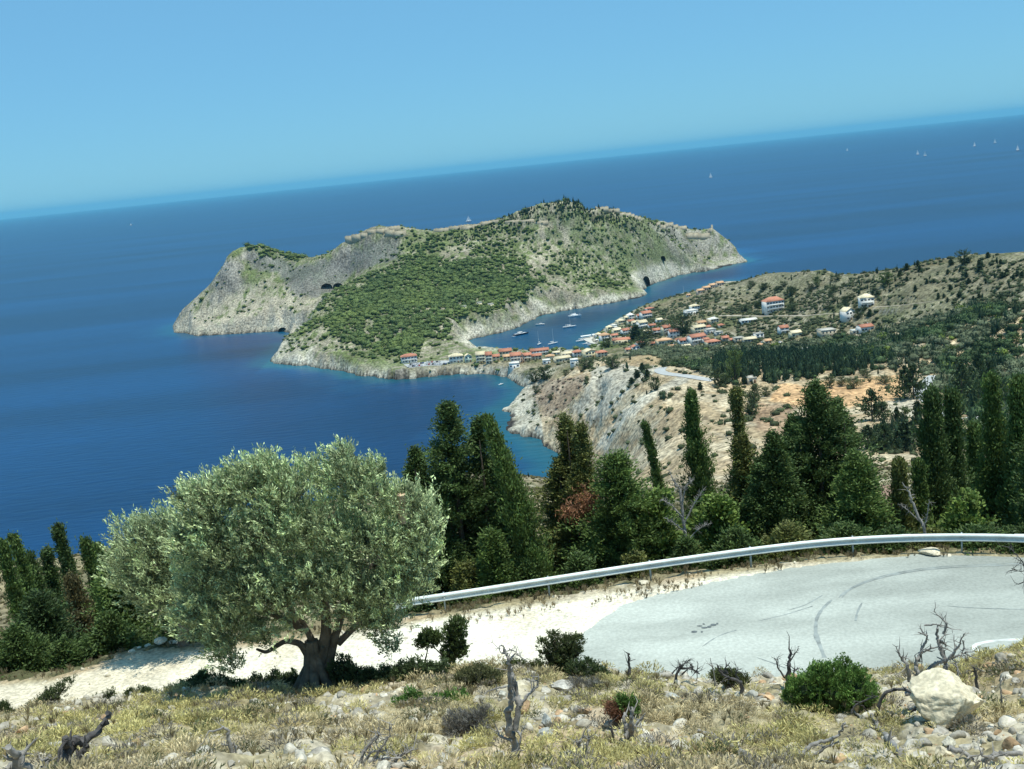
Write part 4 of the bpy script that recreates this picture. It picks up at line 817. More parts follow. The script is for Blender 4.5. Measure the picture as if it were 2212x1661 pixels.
for i, (a, b, L, rz, l) in enumerate([(1712, 298, 15, .3, 'white boat berthed outermost at the quay'), (1752, 322, 10, -.1, 'white boat moored second from the outer berth'), (1782, 330, 8, -.1, 'small boat moored third from the outer berth'), (1808, 336, 7, -.1, 'small boat in the middle of the quay line'), (1836, 340, 7, -.2, 'small boat second from the inner end of the quay'), (1862, 342, 8, -.2, 'small boat at the inner end of the quay')]):
    yacht(*B4(a, b), L, rz, l, cat_='boat', nm='moored_boat', group='boats along the quay', mast=9 if i == 0 else 0)
yacht(*z5(1174, 60), 11, .4, 'sailing boat whose mast shows over the point', 15)
fs = [((1535, 384), 'far sail alone above the right end of the peninsula'), ((1830, 326), 'faint far sail left of the pair'), ((1982, 334), 'far sail, left of the close pair'), ((1998, 337), 'far sail, right of the close pair'), ((2105, 316), 'far sail right of the close pair, lower of two'), ((2149, 309), 'far sail nearest the horizon at the right'), ((2198, 325), 'far sail at the right edge of the photo'), ((283, 487), 'tiny far sail on the open sea at the left'), ((1012, 479), 'tiny far sail behind the fortress crest')]
for i, ((u, v), l) in enumerate(fs):
    p = pz(u, v, 0); yacht(u, v, 24, [.2, .4, .1, -.2, .3, .0, .3, .2, .1][i], l, 33 if i < 7 else 24, sail=True, p=p, group='sails on the open sea')
# quay and awnings
qa = [pz(*z5(a, b), 0) for a, b in [(60, 520), (110, 550), (170, 575), (290, 598), (330, 560), (240, 470), (170, 500)]]
V = [(p[0], p[1], 1.1) for p in qa]+[(p[0], p[1], -2) for p in qa]; n = len(qa)
qb = MB(); qb.add(V[:n]+[tuple(np.mean(V[:n], 0))], [(k, (k+1) % n, n) for k in range(n)]); qb.add(V, [(k, k+n, (k+1) % n+n, (k+1) % n) for k in range(n)])
tag(qb.build('quay', M['conc']), 'pale concrete quay running out from the village', kind='structure')
M['awn'] = mat('awning_cloth', (.82, .82, .78), var=.05)
for i, (a, b, w, l) in enumerate([(110, 508, 13, 'long white awning over the outer end of the quay'), (215, 490, 9, 'white awning over the middle of the quay'), (260, 545, 10, 'white awning against the restaurant house')]):
    p = pz(*z5(a, b), 1.1); e = empty('awning', p, .25); tag(e, l, 'awning', 'awnings on the quay')
    MB().add([(-w/2, -2.5, 2.7), (w/2, -2.5, 2.7), (w/2, 0, 3.3), (-w/2, 0, 3.3), (w/2, 2.5, 2.7), (-w/2, 2.5, 2.7)], [(0, 1, 2, 3), (3, 2, 4, 5)]).build('canopy', M['awn'], e)
    for sx in (-1, 1):
        for sy in (-1, 1): MB().tube([(sx*(w/2-.2), sy*2.3, 0), (sx*(w/2-.2), sy*2.3, 2.75)], .07, 5).build('post', M['white'], e)
# cars on the car park
strip('car_park', ROADS['car_park'], M['asphalt_far'], 'paved car park beside the hotel')
CARP = {k: mat('car_paint_'+k, c, var=.03, rough=.3, spec=.5) for k, c in dict(white=(.8, .8, .8), silver=(.5, .52, .54), black=(.02, .02, .025), blue=(.04, .09, .22), red=(.4, .03, .03)).items()}
M['tyre'] = mat('tyre', (.02, .02, .02), var=.1)
def car_me(k):
    def f():
        b = MB(); S = [(-2.1, .35, .75), (-2.1, .8, .8), (-1.5, .95, .85), (1.0, .95, .85), (2.0, .75, .8), (2.1, .4, .7)]
        V = []
        for x, z, y in S: V += [(x, -y, .25), (x, -y*1.03, z), (x, y*1.03, z), (x, y, .25)]
        F = [(i*4+q, (i+1)*4+q, (i+1)*4+(q+1) % 4, i*4+(q+1) % 4) for i in range(5) for q in range(4)]; b.add(V, F).add([V[0], V[1], V[2], V[3]], [(0, 3, 2, 1)]).add(V[-4:], [(0, 1, 2, 3)])
        b.box((-.35, 0, 1.44), (1.7, 1.35, .06))
        return mesh_of(b, 'body', CARP[k])
    return shared(('car', k), f)
def car(p, rz, k, label, group):
    e = empty('parked_car', p, rz); tag(e, label, 'car', group); part('body', car_me(k), e, (0, 0, .12))
    part('windows', shared('carw', lambda: mesh_of(MB().add([(-1.5, -.78, .93), (.9, -.78, .93), (.35, -.66, 1.42), (-1.15, -.66, 1.42), (-1.5, .78, .93), (.9, .78, .93), (.35, .66, 1.42), (-1.15, .66, 1.42)], [(0, 1, 2, 3), (5, 4, 7, 6), (1, 5, 6, 2), (4, 0, 3, 7)]), 'windows', M['glass'])), e, (0, 0, .12))
    for x in (-1.3, 1.3):
        for y in (-.8, .8): part('wheel', shared('whl', lambda: mesh_of(MB().tube([(0, -.1, 0), (0, .1, 0)], .34, 10), 'wheel', M['tyre'])), e, (x, y, .34))
cl = ['white', 'silver', 'white', 'black', 'blue', 'white', 'silver', 'red', 'white', 'black', 'silver', 'white']
k = 0
for row, (a0, b0, a1, b1, n) in enumerate([(205, 330, 330, 318, 9), (230, 310, 345, 296, 8), (370, 308, 560, 304, 12), (385, 288, 500, 284, 6)]):
    for i in range(n):
        t = i/(n-1); u, v = z6(a0+(a1-a0)*t, b0+(b1-b0)*t); p = hit(u, v, 900)+[0, 0, .27]; c = cl[k % 12]; k += 1
        car(p, 1.35+.1*random.random(), c, c+' car parked on the '+['front row nearest the bay', 'second row below the hotel', 'long row towards the yellow roofed house', 'short row under the pines'][row], 'cars on the car park, '+c+', row '+['one', 'two', 'three', 'four'][row])
for u, v, c, l in [(*z3(550, 893), 'silver', 'silver car parked on the clearing in the wood'), (*z3(685, 872), 'blue', 'dark blue car on the clearing in the wood'), (*z3(443, 818), 'white', 'white car half hidden among the olive trees')]:
    p = hit(u, v, 400); car(p+[0, 0, .1], .3, c, l, None)
# ------------------------------------------------------------------ fortress walls
M['fort'] = mat('fortress_stone', (.44, .38, .27), var=.2, scale=.15, var2=.15, scale2=1.2, bump=.2, bscale=.8, rough=.95)
def wall(name, L, h, th, label, rmin=1400, cren=True, top=None):
    P = [hit(u, v, rmin) for u, v in L]; b = MB()
    for p, q in zip(P, P[1:]):
        m_ = (p+q)/2; L_ = math.hypot(q[0]-p[0], q[1]-p[1]); a = math.atan2(q[1]-p[1], q[0]-p[0]); n_ = max(1, int(L_/14))
        for i in range(n_):
            t0 = i/n_; t1 = (i+1)/n_; A = p+(q-p)*t0; B_ = p+(q-p)*t1; c = (A+B_)/2; zt = min(H1(c[0], c[1]), max(p[2], q[2])+4)
            b.box((c[0], c[1], zt+h/2-3), (L_/n_+.5, th, h+6), a)
            for k2 in range(3 if cren else 0): f = A+(B_-A)*((k2+.5)/3); b.box((f[0], f[1], zt+h+.4), (L_/n_/6, th*.6, .9), a)
    o = b.build(name, M['fort']); return tag(o, label, 'fortress wall', 'fortress walls on the crest')
wall('fortress_wall', [z1(1283, 405), z1(1330, 405), z1(1390, 382)], 9, 3, 'high pale bastion wall at the left end of the fortress')
wall('fortress_wall', [z1(1390, 378), z1(1440, 350), z1(1500, 330), z1(1555, 345)], 5, 3, 'wall climbing from the left bastion to the central bastion')
wall('fortress_wall', [z1(1570, 360), z1(1635, 372), z1(1720, 352)], 8, 3, 'broad tan bastion wall facing the bay')
wall('fortress_wall', [z1(1530, 322), z1(1600, 330), z1(1675, 315)], 6, 3, 'upper tan wall behind the broad bastion')
wall('fortress_wall', [z1(1920, 328), z1(2030, 320), z1(2120, 312), z1(2211, 306)], 5, 2.5, 'long low wall right of the central bastion')
wall('fortress_wall', [z2(20, 304), z2(90, 298), z2(170, 290), z2(250, 268), z2(340, 250)], 4, 2.5, 'low wall running up towards the wooded summit')
wall('fortress_wall', [z2(350, 268), z2(450, 262), z2(560, 262), z2(660, 268)], 3, 2, 'terrace wall across the slope under the summit', cren=False)
wall('fortress_wall', [z2(930, 152), z2(1010, 170), z2(1100, 190), z2(1180, 208), z2(1260, 226), z2(1330, 245)], 5, 2.5, 'long wall descending right from the wooded summit')
wall('fortress_wall', [z2(1450, 290), z2(1530, 285), z2(1600, 300), z2(1665, 325)], 5, 2.5, 'wall curving down to the right hand bastion')
wall('fortress_wall', [z2(1668, 375), z2(1750, 375), z2(1830, 360)], 9, 3, 'large tan bastion wall above the right hand cliff', cren=True)
wall('fortress_wall', [z2(1832, 345), z2(1850, 322), z2(1885, 325)], 6, 3, 'corner wall at the right hand end of the fortress')
# ruined houses in the pine wood
for i, (a, b) in enumerate([(160, 870), (245, 880), (48, 895)]):
    p = hit(*z2(a, b), 1200); house(p, 7, 4.5, 1, 'c', 'g', 'flat', .3, 5., ['pale ruin standing in the pine wood, middle of three', 'pale ruin in the pine wood, right of three', 'pale ruin in the pine wood, left of three'][i], group='ruins in the pine wood', chim=False, shut=False, nm='ruined_house')
# caves in the cliffs
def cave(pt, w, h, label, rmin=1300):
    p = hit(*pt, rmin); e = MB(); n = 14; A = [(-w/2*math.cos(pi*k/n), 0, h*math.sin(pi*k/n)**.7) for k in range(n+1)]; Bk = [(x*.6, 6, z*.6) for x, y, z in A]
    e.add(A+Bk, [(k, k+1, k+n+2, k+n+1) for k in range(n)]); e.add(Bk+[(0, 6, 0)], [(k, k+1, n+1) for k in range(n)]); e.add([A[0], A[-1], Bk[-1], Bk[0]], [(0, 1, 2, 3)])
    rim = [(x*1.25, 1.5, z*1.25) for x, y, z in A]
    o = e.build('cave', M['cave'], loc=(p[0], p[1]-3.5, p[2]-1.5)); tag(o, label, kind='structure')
M['cave'] = mat('cave_shade', (.035, .033, .03), var=.3, scale=.4)  # near-black colour stands in for the shade inside the caves
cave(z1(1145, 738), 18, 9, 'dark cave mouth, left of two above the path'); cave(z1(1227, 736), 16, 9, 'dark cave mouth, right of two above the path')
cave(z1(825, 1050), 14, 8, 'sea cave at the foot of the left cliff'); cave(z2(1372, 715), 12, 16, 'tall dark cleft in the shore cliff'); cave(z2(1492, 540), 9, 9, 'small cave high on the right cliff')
# ------------------------------------------------------------------ near and middle-distance trees
def conif(Hh, R, nb, prof, elev, rng, k=7, m=10, sd=.16, leaf=(.22, .09), col=(.05, .08, .03), base=.04, droop=0., lean=(0, 0), lobn=1.8, bare=.22, off=(0, 0)):
    t = base+(1-base)*rng.random(nb)**.9; th = rng.random(nb)*2*pi
    lb = .48+.95*vn(np.cos(th)*lobn+5, np.sin(th)*lobn+t*7+3, int(rng.integers(9999)))
    Ln = R*prof(t)*lb*(.6+.65*rng.random(nb)**1.3)*1.5*(1.65 if elev > 1 else 1); el = elev+rng.normal(size=nb)*.2
    dr = np.c_[np.cos(th)*np.cos(el), np.sin(th)*np.cos(el), np.sin(el)]
    st = np.c_[np.zeros(nb), np.zeros(nb), t*Hh-Ln*np.sin(el)*.75]
    s = (bare+(1-bare)*(np.arange(k)+.6)/k); P = st[:, None]+dr[:, None]*(Ln[:, None]*s)[..., None]
    P[..., 2] -= droop*(s**2)[None]*Ln[:, None]
    P = P[:, :, None]+rng.normal(size=(nb, k, m, 3))*sd*(.6+.5*s[None, :, None, None])
    A = dr[:, None, None]+rng.normal(size=P.shape)*.45; A[..., 2] += .25-droop
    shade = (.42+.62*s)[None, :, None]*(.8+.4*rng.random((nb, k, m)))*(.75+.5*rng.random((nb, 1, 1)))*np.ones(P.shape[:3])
    P = P.reshape(-1, 3); A = A.reshape(-1, 3); sh = shade.reshape(-1); ok = P[:, 2] > .05*Hh*base; P = P[ok]; A = A[ok]; sh = sh[ok]
    q = (P[:, 2:3]/Hh).clip(0, 1.1); P[:, :2] += q**1.6*np.array(lean)[None]+np.array(off)[None]
    V, F = leafquads(P, A, leaf[0]*(.7+.6*rng.random(len(P))), leaf[1], rng)
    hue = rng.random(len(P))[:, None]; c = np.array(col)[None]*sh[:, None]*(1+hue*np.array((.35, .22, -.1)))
    return V, F, np.repeat(c, 4, 0)
PR = dict(col=lambda t: 1.05*(.75+.25*np.clip(t*3, 0, 1))*np.clip((1.03-t)*1.35, 0, 1)**.85, cone=lambda t: np.clip(1.02-t, 0, 1)**.85*1.45, spire=lambda t: .12+.9*np.clip(1.0-t*1.15, 0, 1)**1.2, broad=lambda t: np.clip(1.03-t, 0, 1)**.6*(1.15), old=lambda t: t, round=lambda t: np.sqrt(np.clip(1-((t-.55)/.5)**2, .02, 1)))
EL = dict(col=1.12, cone=.32, spire=.5, broad=.38, round=.5)
GRN = dict(dark=(.085, .140, .050), mid=(.115, .185, .058), warm=(.150, .175, .062), bright=(.145, .225, .062), deep=(.055, .095, .040), brown=(.34, .17, .09), tan=(.12, .11, .055))
def ntree(nm, label, cat, u, vtop, d, wpx, kind='cone', g='dark', stems=None, nb=300, group=None, leanpx=0, k=8, m=13, leaf=(.17, .062), extra=None, seed=1, zb=None, sd=.13, vbot=None):
    rng = np.random.default_rng(seed*77+int(u)); tp = pd(u, vtop, d); gu = u+(0 if leanpx == 0 else leanpx)
    x, y = tp[0], tp[1]; 
    gz = H1(x, y) if zb is None else zb; Hh = tp[2]-gz; R = wpx/2*mpp(tp)
    # the foot lies straight under the top unless the trunk leans
    fx = x+leanpx*mpp(tp); e = empty(nm, (fx, y, gz)); tag(e, label, cat, group)
    Vs = []; Fs = []; Cs = []; n = 0
    for (dx, hf, rf, kk) in (stems or [(0, 1, 1, kind)]):
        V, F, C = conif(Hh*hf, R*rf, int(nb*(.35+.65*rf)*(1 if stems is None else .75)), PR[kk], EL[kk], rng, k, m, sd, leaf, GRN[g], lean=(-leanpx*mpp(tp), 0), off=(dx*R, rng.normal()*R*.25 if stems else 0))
        Vs.append(V); Fs.append(F+n); Cs.append(C); n += len(V)
    mk('crown', np.concatenate(Vs), np.concatenate(Fs), M['leaf'], e, np.concatenate(Cs))
    tb = MB()
    for (dx, hf, rf, kk) in (stems or [(0, 1, 1, kind)]):
        zz = np.linspace(-.4, Hh*hf*.93, 7); tb.tube(np.c_[dx*R*np.clip(zz/(Hh*hf)*3, 0, 1)+(zz/Hh).clip(0)**1.6*(-leanpx*mpp(tp)), zz*0, zz], np.linspace(.06+Hh*.014, .02, 7), 7)
    tb.build('trunk', M['bark'], e)
    for (dx, dz, rr, g2, nn) in (extra or []):        # a patch of another colour in the crown
        P = rng.normal(size=(nn, 3))*rr*.45+np.array([dx, -R*1.05, dz]); A = rng.normal(size=(nn, 3)); A[:, 2] -= .5
        V, F = leafquads(P, A, .22, .05, rng); mk('dead_foliage', V, F, M['leaf'], e, np.repeat(np.array(GRN[g2])*(.6+.8*rng.random((nn, 1))), 4, 0))
    return e
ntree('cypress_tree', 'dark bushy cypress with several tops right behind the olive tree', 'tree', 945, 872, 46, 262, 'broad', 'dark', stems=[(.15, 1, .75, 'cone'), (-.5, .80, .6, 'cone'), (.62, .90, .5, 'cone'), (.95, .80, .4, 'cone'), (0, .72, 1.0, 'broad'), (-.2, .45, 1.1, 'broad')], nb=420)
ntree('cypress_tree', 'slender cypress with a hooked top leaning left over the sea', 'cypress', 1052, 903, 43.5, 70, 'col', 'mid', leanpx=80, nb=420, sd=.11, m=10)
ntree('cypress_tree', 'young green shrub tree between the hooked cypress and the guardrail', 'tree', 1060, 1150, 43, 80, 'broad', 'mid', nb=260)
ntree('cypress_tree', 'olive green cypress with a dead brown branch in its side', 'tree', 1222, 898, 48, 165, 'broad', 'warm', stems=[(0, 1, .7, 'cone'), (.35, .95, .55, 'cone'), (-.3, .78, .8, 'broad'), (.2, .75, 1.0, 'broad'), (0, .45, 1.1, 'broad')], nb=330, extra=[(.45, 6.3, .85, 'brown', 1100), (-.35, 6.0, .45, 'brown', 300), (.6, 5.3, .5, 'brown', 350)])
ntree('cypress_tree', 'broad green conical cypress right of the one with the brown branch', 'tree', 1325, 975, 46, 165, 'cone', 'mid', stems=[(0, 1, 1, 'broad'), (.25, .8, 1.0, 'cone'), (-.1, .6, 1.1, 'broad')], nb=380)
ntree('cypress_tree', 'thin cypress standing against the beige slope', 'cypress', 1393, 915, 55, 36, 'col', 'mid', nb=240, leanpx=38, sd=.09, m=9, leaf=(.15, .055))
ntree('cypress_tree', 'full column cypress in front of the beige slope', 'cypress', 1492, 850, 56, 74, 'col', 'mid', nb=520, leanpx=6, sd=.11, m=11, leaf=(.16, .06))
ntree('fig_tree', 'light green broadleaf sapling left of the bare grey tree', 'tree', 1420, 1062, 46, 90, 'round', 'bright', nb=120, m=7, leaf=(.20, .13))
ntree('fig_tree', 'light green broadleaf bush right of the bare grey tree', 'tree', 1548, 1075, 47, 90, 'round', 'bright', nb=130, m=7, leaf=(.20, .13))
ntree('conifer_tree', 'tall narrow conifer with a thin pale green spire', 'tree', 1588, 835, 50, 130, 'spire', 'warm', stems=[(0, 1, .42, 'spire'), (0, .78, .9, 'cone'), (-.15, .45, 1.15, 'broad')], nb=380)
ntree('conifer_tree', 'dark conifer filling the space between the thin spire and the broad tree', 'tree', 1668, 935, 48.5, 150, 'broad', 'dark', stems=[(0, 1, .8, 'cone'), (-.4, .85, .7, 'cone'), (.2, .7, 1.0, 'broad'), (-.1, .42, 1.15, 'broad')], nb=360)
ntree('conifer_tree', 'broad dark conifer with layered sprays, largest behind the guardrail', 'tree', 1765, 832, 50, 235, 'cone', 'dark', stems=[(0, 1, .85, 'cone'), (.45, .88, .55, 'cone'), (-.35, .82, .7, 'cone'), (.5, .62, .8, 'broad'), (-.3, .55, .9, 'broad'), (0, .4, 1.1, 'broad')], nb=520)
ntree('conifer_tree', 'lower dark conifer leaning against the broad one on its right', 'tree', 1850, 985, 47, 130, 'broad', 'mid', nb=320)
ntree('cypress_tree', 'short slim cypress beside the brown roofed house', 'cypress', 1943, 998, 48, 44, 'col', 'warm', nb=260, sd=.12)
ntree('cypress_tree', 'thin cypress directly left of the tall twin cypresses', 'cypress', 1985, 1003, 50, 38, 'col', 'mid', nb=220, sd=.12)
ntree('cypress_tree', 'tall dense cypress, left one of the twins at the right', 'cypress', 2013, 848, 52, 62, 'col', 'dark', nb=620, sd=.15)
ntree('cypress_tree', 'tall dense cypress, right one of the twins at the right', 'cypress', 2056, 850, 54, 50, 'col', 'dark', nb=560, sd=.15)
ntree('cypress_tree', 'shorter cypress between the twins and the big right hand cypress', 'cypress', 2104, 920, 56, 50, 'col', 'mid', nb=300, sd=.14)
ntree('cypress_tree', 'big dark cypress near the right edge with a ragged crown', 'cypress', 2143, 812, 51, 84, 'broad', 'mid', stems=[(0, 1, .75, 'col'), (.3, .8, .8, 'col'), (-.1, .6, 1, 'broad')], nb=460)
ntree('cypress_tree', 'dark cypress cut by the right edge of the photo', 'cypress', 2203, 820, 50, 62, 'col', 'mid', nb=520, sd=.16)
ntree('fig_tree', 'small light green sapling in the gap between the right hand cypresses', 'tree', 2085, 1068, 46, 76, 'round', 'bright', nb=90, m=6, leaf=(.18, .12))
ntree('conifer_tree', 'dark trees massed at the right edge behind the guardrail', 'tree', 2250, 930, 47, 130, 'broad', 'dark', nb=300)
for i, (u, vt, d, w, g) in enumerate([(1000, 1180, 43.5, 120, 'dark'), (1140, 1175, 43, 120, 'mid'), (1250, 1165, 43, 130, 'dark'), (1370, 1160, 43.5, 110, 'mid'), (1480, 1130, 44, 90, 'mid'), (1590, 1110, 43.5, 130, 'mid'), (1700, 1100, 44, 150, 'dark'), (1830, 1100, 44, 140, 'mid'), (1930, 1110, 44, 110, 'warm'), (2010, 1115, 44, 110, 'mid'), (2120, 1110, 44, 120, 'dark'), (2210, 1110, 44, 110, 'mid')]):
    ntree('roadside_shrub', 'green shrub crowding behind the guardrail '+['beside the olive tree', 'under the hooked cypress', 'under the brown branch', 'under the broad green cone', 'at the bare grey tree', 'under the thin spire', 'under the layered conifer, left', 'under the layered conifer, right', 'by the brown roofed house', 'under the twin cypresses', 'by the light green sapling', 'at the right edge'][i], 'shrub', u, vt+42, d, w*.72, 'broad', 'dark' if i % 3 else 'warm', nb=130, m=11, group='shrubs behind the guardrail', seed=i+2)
# left hand cluster beyond the gravel
for i, (u, vt, d, w, kd, g, nb, l) in enumerate([
    (28, 1158, 60, 30, 'col', 'mid', 220, 'slim cypress at the left edge, second tallest tip'), (3, 1172, 57, 34, 'col', 'mid', 200, 'cypress cut by the left edge of the photo'), (62, 1192, 62, 44, 'col', 'dark', 220, 'rounded dark cypress between the left hand tips'), (100, 1188, 63, 50, 'broad', 'dark', 240, 'low dark cypress left of the sharp spire'),
    (124, 1137, 58, 54, 'spire', 'dark', 260, 'sharp spire cypress, tallest of the left cluster'), (184, 1168, 58, 30, 'col', 'mid', 200, 'thin leaning cypress right of the sharp spire'), (210, 1177, 64, 26, 'col', 'mid', 180, 'thinnest cypress nearest the olive trees'), (152, 1248, 53, 56, 'col', 'tan', 220, 'brownish cypress in the left cluster'),
    (245, 1200, 49, 120, 'cone', 'mid', 380, 'dark green conifer between the cluster and the olives'), (80, 1290, 45.5, 125, 'broad', 'deep', 380, 'dark spreading conifer at the lower left'), (35, 1360, 43.5, 90, 'cone', 'dark', 240, 'low green bush at the left end of the gravel'), (135, 1395, 43, 80, 'cone', 'dark', 240, 'green bush beside the gravel edge, second from the left'), (232, 1335, 43.5, 105, 'cone', 'dark', 300, 'dark bush at the gravel edge left of the olives'), (385, 1250, 45, 90, 'broad', 'deep', 260, 'dark conifer half under the smaller olive tree'), (175, 1330, 48, 90, 'broad', 'tan', 120, 'greyish dry shrub in the left cluster')]):
    ntree('cypress_tree' if kd in ('col', 'spire') else 'conifer_tree', l, 'tree', u, vt, d, w, kd, g, nb=nb, leanpx=14 if kd in ('col', 'spire') else 0, seed=i+30, sd=.13, m=10)
# ------------------------------------------------------------------ crowns made of lobes (olives, junipers, shrubs)
def lobed(nm, label, cat, d, lobes, n, leaf, col, mt='leaf', base=None, wind=(-.35, 0, .25), up=.7, trunk=None, tr_r=.1, bark='bark', group=None, seed=5, core=.62, corecol=.25, depth=.8, back=True, stems=None, hi=.0, per=14, tl=.16, rs=1.):
    """lobes: (u, v, radius) outlines in the photo, at distance d"""
    rng = np.random.default_rng(seed*13+int(lobes[0][0])); b = base if base is not None else (lobes[0][0], lobes[0][1])
    bp = pd(b[0], b[1], d); gz = H1(bp[0], bp[1]); e = empty(nm, (bp[0], bp[1], gz)); tag(e, label, cat, group); o = np.array([bp[0], bp[1], gz])
    Ls = []; cx = np.mean([l[0] for l in lobes]); W_ = max(abs(l[0]-cx)+l[2] for l in lobes); s = mpp(bp)
    for l in lobes:
        dy = l[3] if len(l) > 3 else 0; p = pd(l[0], l[1], d); r = l[2]*s; q = (1-min(1, abs(l[0]-cx)/W_)**2)**.5*W_*s*depth
        q = q if len(lobes) > 3 else 0; r *= rs
        Ls.append((pd(l[0], l[1], d+dy-q*.5)-o, r))
        if back and len(lobes) > 3: Ls.append((pd(l[0], l[1], d+dy+q*.55)-o, r*.95))
    A_ = np.array([r*r for _, r in Ls]); cnt = (n*A_/A_.sum()).astype(int); VV = []; FF = []; CC = []; k = 0
    for (c, r), m in zip(Ls, cnt):
        nt_ = max(3, m//per); D_ = unit(rng.normal(size=(nt_, 3))); D_[:, 2] = np.where(rng.random(nt_) < .45, np.abs(D_[:, 2]), D_[:, 2])
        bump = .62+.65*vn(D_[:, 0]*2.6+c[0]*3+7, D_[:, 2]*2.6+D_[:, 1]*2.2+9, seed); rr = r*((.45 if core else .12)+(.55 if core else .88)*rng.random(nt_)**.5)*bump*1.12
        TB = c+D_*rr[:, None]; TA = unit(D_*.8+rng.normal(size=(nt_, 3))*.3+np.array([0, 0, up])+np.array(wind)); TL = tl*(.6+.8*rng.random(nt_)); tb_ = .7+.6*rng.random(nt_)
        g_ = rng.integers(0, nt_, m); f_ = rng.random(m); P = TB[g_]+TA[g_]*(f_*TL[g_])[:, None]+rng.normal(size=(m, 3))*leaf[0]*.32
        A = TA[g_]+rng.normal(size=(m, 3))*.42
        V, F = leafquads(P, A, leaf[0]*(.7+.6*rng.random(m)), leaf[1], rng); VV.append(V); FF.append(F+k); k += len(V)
        sh = (.42+.68*(rr[g_]/(r*1.1)).clip(0, 1) if core else .12+.98*(rr[g_]/(r*1.05)).clip(0, 1)**1.5)*(.8+.4*rng.random(m))*tb_[g_]*(.86+.28*f_); cc = np.array(col)[None]*sh[:, None]  # leaves darken inwards: crown shade put into their colour
        if hi: w = (rng.random(m) < hi)[:, None]; cc = np.where(w, cc*1.75+.02, cc)
        CC.append(np.repeat(cc, 4, 0))
    mk('crown' if cat == 'tree' else 'foliage', np.concatenate(VV), np.concatenate(FF), M[mt], e, np.concatenate(CC))
    if core:  # solid blobs added to block light, inner shade put into their dark colour
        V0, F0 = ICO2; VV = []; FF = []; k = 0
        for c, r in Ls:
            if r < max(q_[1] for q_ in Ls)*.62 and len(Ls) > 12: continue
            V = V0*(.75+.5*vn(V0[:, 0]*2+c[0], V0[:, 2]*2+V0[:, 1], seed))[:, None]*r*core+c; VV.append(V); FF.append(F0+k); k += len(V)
        mk('shade_core', np.concatenate(VV), np.concatenate(FF), M['leaf'], e, np.tile(np.array(col)*corecol, (k, 1)))
    tb = MB(); any_ = False
    for L, ra in (stems or []):
        P = [pd(u, v, d)-o for u, v in L]; P = np.array(P); any_ = True
        if len(P) > 2: P[1:, 1] += rng.normal(size=len(P)-1)*ra*.5
        ts = np.linspace(0, 1, len(P)); tt = np.linspace(0, 1, len(P)*4); Q = np.c_[np.interp(tt, ts, P[:, 0]), np.interp(tt, ts, P[:, 1]), np.interp(tt, ts, P[:, 2])]
        Q[1:-1] = (Q[:-2]+2*Q[1:-1]+Q[2:])/4; tb.tube(Q, ra*(1-.72*tt), 9)
    if not any_:
        for c, r in Ls[:14]: P = np.array([[0, 0, -.1], c*[.35, .35, .4], c*.9]); tb.tube(P, [tr_r, tr_r*.6, tr_r*.2], 6)
    tb.build('trunk', M[bark], e, smooth=True)
    return e, o
OL0 = [(480, 1080, 78), (455, 1130, 70), (560, 1045, 78), (520, 1040, 55), (640, 1065, 85), (600, 1015, 50), (740, 1020, 50), (752, 975, 34), (765, 1030, 60), (815, 1060, 70), (812, 1005, 30), (890, 1085, 72), (900, 1150, 70), (880, 1210, 75), (800, 1170, 95), (700, 1150, 100), (600, 1150, 105), (500, 1180, 85), (455, 1250, 66), (455, 1315, 66), (520, 1345, 62), (495, 1385, 38), (522, 1415, 26), (610, 1290, 85), (560, 1260, 90), (690, 1250, 95), (760, 1270, 95), (850, 1280, 75), (905, 1240, 50), (420, 1060, 30), (430, 1160, 50), (585, 985, 24), (690, 1000, 28), (760, 968, 16), (830, 1000, 20), (935, 1120, 40), (930, 1190, 40), (835, 1335, 45), (855, 1385, 24), (585, 1355, 34), (790, 1310, 45)]
OL = [(652+(u-665)*1.03, 1212+(v-1190)*1.0, r_) for u, v, r_ in OL0]
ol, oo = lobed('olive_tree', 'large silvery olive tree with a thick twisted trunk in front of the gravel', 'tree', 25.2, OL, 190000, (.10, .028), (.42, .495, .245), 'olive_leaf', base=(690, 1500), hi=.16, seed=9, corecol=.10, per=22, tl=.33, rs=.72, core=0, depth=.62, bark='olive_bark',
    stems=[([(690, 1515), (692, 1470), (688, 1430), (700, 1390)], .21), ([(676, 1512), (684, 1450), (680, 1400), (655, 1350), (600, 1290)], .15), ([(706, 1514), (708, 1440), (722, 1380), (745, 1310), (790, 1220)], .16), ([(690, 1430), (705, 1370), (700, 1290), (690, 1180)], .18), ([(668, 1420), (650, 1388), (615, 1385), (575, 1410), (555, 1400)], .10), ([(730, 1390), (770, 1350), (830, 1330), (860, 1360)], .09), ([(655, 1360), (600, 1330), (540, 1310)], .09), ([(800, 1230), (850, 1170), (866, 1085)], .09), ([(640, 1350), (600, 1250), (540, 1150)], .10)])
rt = MB()
for a in np.linspace(0, 2*pi, 9)[:-1]:
    rt.tube([(math.cos(a)*.9, math.sin(a)*.9, -.2), (math.cos(a)*.5, math.sin(a)*.5, .12), (math.cos(a)*.17, math.sin(a)*.17, .65), (math.cos(a)*.1, math.sin(a)*.1, 1.3)], [.07, .12, .12, .07], 8)
rt.build('root_flare', M['olive_bark'], ol, smooth=True)
p = pd(866, 1068, 24.2)-oo; MB().tube([p+[-.05, .1, -.7], p+[0, 0, 0]], [.10, .095], 10).build('cut_limb', mat('cut_wood', (.62, .45, .30), var=.2, scale=8), ol)
